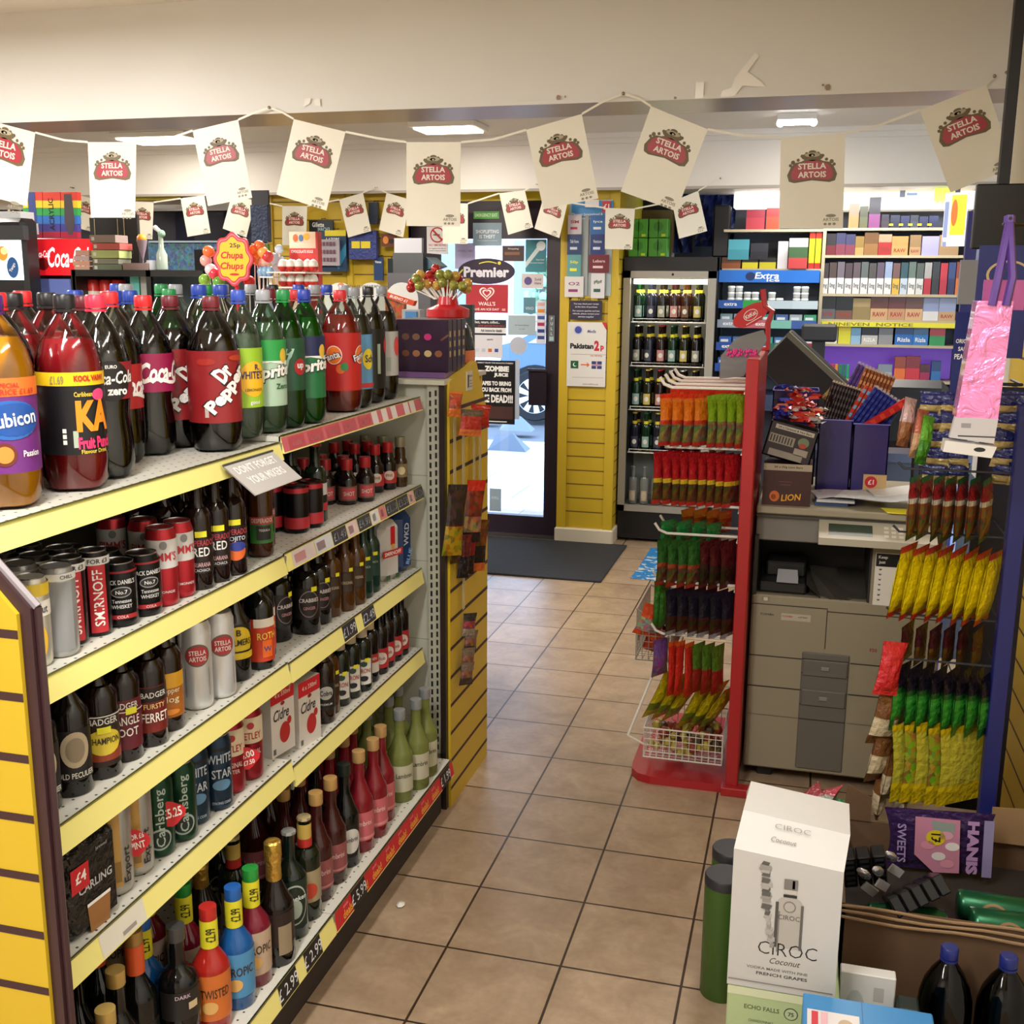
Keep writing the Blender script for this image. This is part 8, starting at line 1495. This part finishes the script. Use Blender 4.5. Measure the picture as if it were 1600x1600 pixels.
hang(492, 374, 530, 415, 6.83, .015, 'a8a0a8', 'clear blister card of maroon razor heads in front of the teal pack', lambda f, w, h: [f.rect(-w * .3 + i * w * .14, -h * .35 + j * h * .3, -w * .2 + i * w * .14, -h * .2 + j * h * .3, T_('6a4450')) or None for i in range(5) for j in range(3)])
hang(545, 360, 588, 405, 6.85, .05, '2c3a7c', 'clear bag of blue sponges with yellow bands on the slats', lambda f, w, h: (f.rect(-w * .4, -h * .12, -w * .1, h * .12, T_('e0cc2a')), f.rect(-w * .06, -h * .12, w * .28, h * .12, T_('e0cc2a'))), kind='wrap')
hang(576, 316, 590, 350, 6.86, .03, '2a3444', 'slim dark blue pack hanging from the top of the slats between the small flags')
hang(596, 365, 618, 385, 6.86, .03, '6a3a2a', 'brown and orange packet on the slats under the tilted flag', lambda f, w, h: (f.ell(-w * .2, 0, w * .2, h * .3, T_('e08a3a')), f.ell(w * .2, -h * .1, w * .2, h * .2, T_('2a1c14'))))
hang(584, 402, 598, 438, 6.87, .02, '24406a', 'blue razor card low on the yellow slats', lambda f, w, h: f.text('Venus', 0, h * .3, .016, WH, w=w * .7))
hang(606, 404, 616, 440, 6.87, .02, '1c2a2c', 'narrow dark card low on the yellow slats near the monitors')
# screens before the door
b = blk(616, 372, 659, 395, 5.6, .03, '8c8c90'); blk(614, 395, 661, 423, 5.58, .3, '2c2e30', 1.72, mb=b); b.box(onY(614, 430, 5.58).x, onY(680, 430, 5.58).x, 5.5, 5.95, 0, 1.72, mat('3c3c40', .5)); tag(b.build('till_cabinet'), 'dark grey cabinet with lighter grey top left of the no smoking notice', 'cabinet')
b = MB(); a = [onY(*q, 5.62) for q in ((660, 397), (683, 416), (660, 424))]; b.prism([(p_.x, p_.z) for p_ in a], 5.62, 5.8, mat('2a4a58', .3)); b.box(a[0].x, a[1].x, 5.62, 5.8, 1.722, a[2].z, mat('2a3a40', .4)); tag(b.build('sloped_screen'), 'dark teal sloped screen beside the grey cabinet', 'screen')
# lollipop stand
r = empty('lollipop_stand', (-2.35, 4.15, 1.43)); tag(r, 'red flower-edged lollipop stand sign reading 25p Chupa Chups', 'display stand')
c_ = onY(364, 405, 4.1); b = MB(); R1 = .084
pts = lambda s: [((s * (1 + .07 * math.cos(8 * t)) * 1.0) * math.cos(t), s * 1.2 * (1 + .07 * math.cos(8 * t)) * math.sin(t)) for t in [k * math.pi / 32 for k in range(64)]]
b.prism([(c_.x + x, c_.z + y) for x, y in pts(R1)], 4.1, 4.108, mat('c8303a', .35)); f = Face(b, (c_.x, 4.1, c_.z), (1, 0, 0), (0, 0, 1)); f.poly(pts(R1 * .92), mat('e87a8a', .35)); f.poly(pts(R1 * .87), mat('c8303a', .35)); f.poly(pts(R1 * .81), mat('e8b82a', .35)); n0 = f.n
f.text('Chupa', -.003, .012, .036, mat('c02a24', .35), w=.10, shear=.2, bold=.03); f.n = n0; f.text('Chups', -.005, -.03, .036, mat('c02a24', .35), w=.104, shear=.2, bold=.03); f.n = n0; f.text('25p', .012, .052, .022, BK, w=.048); f.n = n0; f.ell(.005, -.06, .022, .005, mat('c02a24', .35)); child(b, 'sign_panel', r)
b = MB().tube([(c_.x, 4.12, c_.z - .08), (c_.x, 4.14, 1.43)], .01, mat('c8303a', .3)); b.lathe([(.07, 0), (.075, .02), (.05, .06), (.02, .12)], mat('c82a2a', .3), 16, (c_.x, 4.16, 1.43)); child(b, 'stand_base', r)
def lolly(c, c2='e8e4dc', R=.016, L=.09, wrap=False):
    def g():
        b = MB().tube([(0, 0, 0), (0, 0, L)], .0022, WHITE, 5).build('lollipop'); h = MB().ball((0, 0, L + R * .7), R, mat(c, .2, .25 if wrap else 0, kind='wrap' if wrap else ''), 10, 7); h.build('sweet_head', b); return b
    return g
k = 0
for px, py, c, n_ in ((327, 400, 'e0703a', 'orange'), (323, 414, 'd8a09a', 'peach'), (331, 428, 'e8c8cc', 'pale pink'), (337, 434, 'c83a4a', 'red'), (398, 398, 'e8903a', 'light orange'), (405, 392, 'd86a3a', 'dark orange'), (411, 402, 'e8a85a', 'apricot'), (402, 412, 'e87a3a', 'bright orange'), (412, 418, 'e8b0a0', 'salmon'), (418, 408, 'c83a3a', 'scarlet'), (322, 444, '7aa83a', 'lime'), (344, 447, '5a9a3a', 'green'), (390, 447, 'b82a2a', 'deep red')):
    p_ = onY(px, py, 4.16); base_ = Vector((c_.x + (p_.x - c_.x) * .8, 4.17 + .012 * (k % 4), 1.50)); L_ = (p_ - base_).length
    d_ = (p_ - base_).normalized(); o = lolly(c, R=.025, L=L_)(); o.location = base_; o.rotation_euler = d_.to_track_quat('Z', 'Y').to_euler(); tag(o, f'{n_} wrapped lollipop sticking out around the round 25p sign', 'lollipop'); k += 1
# eggs display
r = empty('egg_display', (-2.1, 4.15, 1.43)); tag(r, 'red and cream cardboard display of chocolate eggs with red side panel', 'display stand')
b = blk(452, 362, 494, 388, 4.35, .01, 'e4d4b8'); blk(452, 388, 494, 405, 4.345, .01, 'c82a24', mb=b); f = fc(b, 472, 372, 4.35); f.ell(-.03, 0, .012, .016, T_('d8642a')); f.ell(.02, .005, .014, .014, T_('e8b83a')); f.ell(-.005, .0, .01, .014, T_('4a7ab0')); f.n = 0; f = fc(b, 472, 393, 4.345); f.text('CHOCOLATE EGGS', 0, 0, .012, WH, w=.1); blk(494, 362, 497, 462, 4.3, .04, 'b8342c', 1.43, mb=b); blk(438, 405, 494, 470, 4.35, .01, 'c82a24', 1.43, mb=b); child(b, 'backing_card', r)
for j, py in enumerate((424, 447, 466)): z_ = onY(460, py + 1, 4.2).z; child(MB().box(onY(434, py, 4.2).x, onY(494, py, 4.2).x, 4.1, 4.34, z_ - .006, z_, mat('d8d4cc', .3)), 'egg_tray', r)
def egg():
    b = MB(); b.ball((0, 0, .0255), .0195, mat('dcd8d0', .3), 12, 8, (1, 1, 1.3)); r_ = b.build('chocolate_egg'); MB().lathe([(.009, .001), (.0172, .008), (.0200, .020), (.0201, .021)], mat('b8281c', .3), 12, (0, 0, 0), mod=lambda t, z: 1.02, caps=False).build('red_foil', r_); return r_
n_ = 0
for j, (py, pxs) in enumerate(((424, (442, 455, 468, 479, 488)), (447, (443, 456, 469, 480, 488)), (466, (446, 460, 474)))):
    z_ = onY(460, py + 1, 4.2).z
    for i, px in enumerate(pxs):
        inst('egg', egg, (onY(px, py, 4.16).x, 4.16 + .012 * (i > 2), z_), 0, f'white and red foil chocolate egg on the {["top", "middle", "lower"][j]} tray, {ORD[i]} from the blue eggs', 'egg')
for i, px in enumerate((450, 462)): z_ = onY(460, 425, 4.2).z; inst('egg', egg, (onY(px, 400, 4.26).x, 4.24, z_ + .0), 0, f'white foil egg piled at the back of the top tray, {["nearer", "farther from"][i]} the blue eggs', 'egg')
def begg(): return MB().ball((0, 0, .02), .017, mat('8ab0d0', .25, .2, kind='wrap'), 9, 6, (1, 1, 1.25)).build('chocolate_egg')
z_ = onY(415, 432, 4.1).z; tag(blk(405, 432, 427, 434, 4.1, .09, 'd8dce0').box(onY(406, 432, 4.1).x, onY(426, 432, 4.1).x, 4.1, 4.19, 1.43, onY(415, 450, 4.1).z - .05, mat('8a9ab8', .4)).box(onY(415, 432, 4.1).x - .006, onY(415, 432, 4.1).x + .006, 4.14, 4.15, 1.43, z_ - .004, WHITE).build('egg_tier'), 'small clear tier for blue foil eggs beside the lollipop sign', 'display stand')
for i, px in enumerate((408, 415, 422)): inst('begg', begg, (onY(px, 430, 4.14).x, 4.14, z_ + .0005), 0, f'pale blue foil egg on the small tier, {ORD[i]} from the lollipop sign', 'egg')
for i, (px, py, s_) in enumerate(((436, 390, 1.3), (428, 405, 1.6), (432, 418, 1.4), (440, 408, 1.2))):
    p_ = onY(px, py, 4.28); b = MB(); b.ball((0, 0, 0), .015 * s_, mat('b0c4d8', .2, .1, kind='wrap'), 9, 6, (1, .6, 1.1)); b.tube([(0, 0, 0), (0, .02, -(p_.z - 1.43))], .004, WHITE, 4); o = b.build('foil_lollipop'); o.location = p_; tag(o, f'pale blue film-wrapped treat on a stick left of the egg display, {["topmost", "second", "third", "lowest"][i]}', 'sweet')
b = blk(436, 457, 475, 490, 4.05, .01, 'd8c8a8', 1.43); f = fc(b, 452, 460, 4.05); f.ell(-.02, 0, .014, .016, T_('6a3a2a')); f.ell(-.014, .002, .010, .013, T_('e0a888')); f.n = 0; f.text('A BREAKFAST', .03, .01, .006, BK); tag(b.build('shelf_card'), 'cream card with brown egg picture below the egg display', 'card')
# three-arch card
r = empty('arched_card', (-1.75, 4.08, 1.43)); tag(r, 'white triple-arched card lettered THREE GREAT REASONS behind the bottle caps', 'card')
b = MB(); 
for i, px in enumerate((531, 580, 628)):
    p_ = onY(px, 466, 4.08); R_a = .066; pts = [(p_.x + R_a * math.cos(t), p_.z + .06 * math.sin(t)) for t in [k_ * math.pi / 12 for k_ in range(13)]] + [(p_.x - R_a, 1.43), (p_.x + R_a, 1.43)]
    b.prism(pts, 4.08 + .003 * (i % 2), 4.083 + .003 * (i % 2), mat('dce0dc', .5))
f = fc(b, 578, 446, 4.08); f.text('THREE GREAT REASONS', .0, -.004, .010, T_('5a4a3a'), w=.17); f.n = 0; f = fc(b, 533, 446, 4.08); f.ell(0, 0, .014, .010, T_('d87a4a')); child(b, 'card', r)
# things on the end bay: chocolate boxes, lolly jar, snack box
for i in range(4):
    y = 3.19 + .045 * i; a, e = onY(617 + 0, 500, 3.19).x, onY(700, 500, 3.19).x
    b = MB().box(a, e, y, y + .040, 1.405, 1.562, mat('2c1a2c', .3), .002); f = Face(b, ((a + e) / 2, y, 1.49), (1, 0, 0), (0, 0, 1)); w = e - a
    if i == 0:
        for u, v, c in ((-.3, 0, '5a3a2c'), (-.1, 0, '6a4a34'), (.12, 0, 'b02a6a'), (-.3, -.05, '6a3c28'), (-.1, -.05, '8a5a3c'), (.12, -.05, 'b09a6a'), (.32, -.05, '7a4a30')): f.ell(w * u, v + .02, .012, .010, T_(c)); f.n = 0
        f.poly([(.06, .012), (.085, .03), (.09, .026), (.064, .008)], T_('5a3a2c'))
    f = Face(b, (e, y + .02, 1.49), (0, 1, 0), (0, 0, 1))
    for v in (.02, -.01, -.04): f.rect(-.008, v, .006, v + .018, T_('b8a468')); f.n = 0
    tag(b.build('chocolate_box'), f'dark purple chocolate box standing on the end of the drinks shelving, {["front", "second", "third", "back"][i]} of the four', 'box')
tag(MB().box(-1.285, -1.062, 3.175, 3.37, 1.3875, 1.4045, mat('6a4a78', .35)).build('lilac_tray'), 'lilac tray under the dark purple chocolate boxes', 'tray')
r = empty('lolly_jar', (-1.13, 3.47, 1.387)); tag(r, 'clear sweet jar with red lid and gold-red lollipops on top of the end bay', 'jar')
jx = onY(700, 500, 3.47).x
child(MB().lathe([(.06, 0), (.082, .02), (.088, .07), (.075, .14), (.055, .17), (.05, .175)], mat('e0d8d0', .1, kind='clear'), 24, (jx, 3.47, 1.387)), 'glass', r)
child(MB().lathe([(.066, .172), (.07, .176), (.07, .20), (.06, .205), (.035, .215), (.03, .24), (.001, .243)], mat('b81c24', .25), 24, (jx, 3.47, 1.387)), 'red_lid', r)
b = MB(); f = Face(b, (jx + .03, 3.385, 1.45), (1, 0, 0), (0, 0, 1)); child(MB().lathe([(.089, .03), (.089, .07)], mat('d0784a', .3), 24, (jx, 3.47, 1.387), caps=False), 'jar_label', r)
for i, (px, py) in enumerate(((681, 421), (688, 430), (657, 430), (672, 431), (700, 430), (711, 432), (645, 443), (656, 447), (667, 445), (675, 440), (692, 442), (704, 441), (716, 436), (651, 436), (683, 447), (697, 450), (722, 448), (730, 443), (664, 436), (709, 447), (728, 452), (643, 450))):
    p_ = onY(px, py, 3.47 + (.05 if i % 3 == 0 else -.03 if i % 3 == 1 else 0)); base_ = Vector((jx + (p_.x - jx) * .4, 3.47 + (p_.y - 3.47) * .8, 1.387 + .232)); d_ = p_ - base_
    o = lolly(['a82a24', '8a8a3a', 'c8a04a'][i % 3], R=.0165, L=max(.02, d_.length - .01), wrap=True)(); o.location = base_; o.rotation_euler = d_.to_track_quat('Z', 'Y').to_euler(); tag(o, f'{["red", "olive gold", "gold"][i % 3]} foil lollipop standing in the red lid of the jar', 'lollipop', f'{["red", "olive gold", "gold"][i % 3]} lollipops in the jar lid')
b = MB(); q = [onY(*c2, 3.9) for c2 in ((601, 455), (648, 470), (645, 478), (597, 463))]; b.prism([(p_.x, p_.z) for p_ in q], 3.9, 3.93, mat('c8421c', .3)); f = Face(b, (q[0] + q[2]) / 2 - Vector((0, .0, 0)), q[1] - q[0], q[0] - q[3]); f.o.y = 3.9; f.text('BUENO £1', 0, 0, .011, WH, w=.07); q = [onY(*c2, 3.91) for c2 in ((598, 464), (628, 475), (627, 500), (600, 500))]; b.prism([(p_.x, p_.z) for p_ in q], 3.93, 3.96, mat('b8642a', .35, kind='mottle')); b.box(q[3].x, q[2].x, 3.93, 3.96, 1.386, q[2].z, mat('8a4a24', .4)); b.box(q[3].x - .1, q[2].x + .16, 3.85, 3.99, .0, 1.386, mat('4a4a4c', .5))
tag(b.build('snack_carton'), 'orange snack carton with £1 price behind the bottle caps', 'box')
b = blk(628, 484, 656, 500, 3.75, .05, '9a9ca0', 1.388); blk(633, 487, 651, 500, 3.745, .01, '3a7ab0', 1.388, mb=b); b.box(onY(628, 500, 3.75).x - .02, onY(656, 500, 3.75).x + .02, 3.7, 3.84, 0, 1.388, mat('4a4a4c', .5)); tag(b.build('card_reader'), 'small grey machine with blue screen behind the last cola bottle', 'machine')
tag(blk(718, 476, 738, 530, 3.75, .03, '26302c', 1.36, .3).box(onY(718, 500, 3.75).x, onY(738, 500, 3.75).x, 3.74, 3.80, 0, 1.36, mat('2a2a2c', .5)).build('glossy_partition'), 'dark glossy panel standing behind the lolly jar', 'panel')
# ---- clip strips and snacks on the slatted side of the end bay
Xs = -1.028
def strip(px, py0, py1, lab):
    a, e = onX(px, py0, Xs), onX(px + (2 if px > 720 else 1), py1, Xs); b = MB(); b.box(Xs, Xs + .001, a.y - .012, a.y + .012, e.z, a.z, mat('e6dfb8', .2, kind='juice', a=.45)); b.tube([(Xs - .01, a.y, a.z), (Xs + .012, a.y, a.z), (Xs + .02, a.y, a.z - .01)], .0025, WHITE); tag(b.build('clip_strip'), lab, 'clip strip')
strip(710, 640, 780, 'clear plastic clip strip on the yellow slats, nearest the grey upright'); strip(724, 640, 950, 'long clear clip strip on the yellow slats reaching furthest down'); strip(741, 640, 790, 'clear clip strip on the yellow slats, third from the grey upright'); strip(750, 640, 770, 'clear clip strip on the yellow slats, last towards the door')
def snack(px, py, h, w, bands, rz, lab, ty=0, dx=.02, name='snack_bag', pr=None):
    p_ = onX(px, py, Xs + dx); o = bag(w, h, .02, bands, seed=int(px * 7 + py), name=name); o.location = p_; o.rotation_euler = (ty, .12 if ty == 0 else 0, rz); return tag(o, lab, 'snack bag')
SK = .95
snack(713, 612, .075, .05, [(.1, 'c86a2a', ''), (.7, 'b85a34', 'mottle'), (1, 'c86a2a', '')], SK, 'small orange packet hanging from the white hook at the top of the end bay')
snack(738, 640, .08, .09, [(.25, '5a4a3a', ''), (.75, 'a83028', ''), (1, 'c86a3a', '')], SK, 'red and brown packet on the upper slat hook, nearer the grey upright', dx=.05)
snack(752, 632, .07, .08, [(1, 'a82a1c', '')], SK, 'red packet on the upper slat hook, nearer the door', dx=.05)
snack(716, 757, .22, .075, [(.12, '2a2422', ''), (.55, '3a2c28', 'mottle'), (1, 'a88c1c', 'mottle')], SK, 'long black and yellow nut bag on the first clip strip')
snack(745, 750, .20, .075, [(.15, 'b8281c', ''), (.55, '8a3a24', 'mottle'), (.8, 'a88a5a', 'mottle'), (1, '241c1a', '')], SK, 'long red and brown jerky bag on the third clip strip', dx=.035)
snack(750, 812, .17, .08, [(.5, '7a4a24', 'mottle'), (.8, '1c1816', ''), (1, 'b85a24', '')], SK, 'brown and orange jerky bag under the long red one', dx=.03)
snack(737, 825, .15, .05, [(.6, '7a1c1c', ''), (1, '1c1616', '')], SK, 'dark red jerky bag behind the long red one')
snack(729, 835, .14, .045, [(.5, '5a1a1c', ''), (1, '18141a', '')], SK, 'dark maroon jerky bag closest to the long clear strip')
snack(716, 810, .14, .05, [(.5, '2c2414', 'mottle'), (1, '4a3c14', 'mottle')], SK + .3, 'dim brown bag tucked behind the long black and yellow nut bag', dx=.012)
for i, (px, py) in enumerate(((735, 958), (737, 985), (733, 1012), (731, 1035))):
    snack(px, py, .075, .055, [(.3, '2c2828' if i == 0 else '6a5a4a', ''), (.7, '9a4a4a' if i == 0 else '8a6a4a', 'mottle'), (1, '3a2c24' if i else '8a8070', '')], SK, ['black and pink card-topped nut packet at the foot of the long strip', 'brown nut packet second down at the foot of the long strip', 'brown nut packet third down at the foot of the long strip', 'brown nut packet lowest on the long strip'][i])
p_ = onX(733, 595, -1.0395); b = MB(); b.box(-1.04, -1.0375, p_.y - .03, p_.y + .03, p_.z - .03, p_.z + .03, mat('c8c4b0', .4)); f = Face(b, (-1.0375, p_.y, p_.z), (0, 1, 0), (0, 0, 1)); f.rect(-.022, -.02, -.008, .02, T_('4a3a34')); f.n = 0; f.text('NOTICE', .01, .015, .006, BK); f.n = 0
for k in range(3): f.rect(-.002, -.02 + k * .009, .024, -.016 + k * .009, T_('8a8880')); f.n = 0
tag(b.build('small_notice'), 'small square notice with portrait on the yellow end bay top', 'notice')
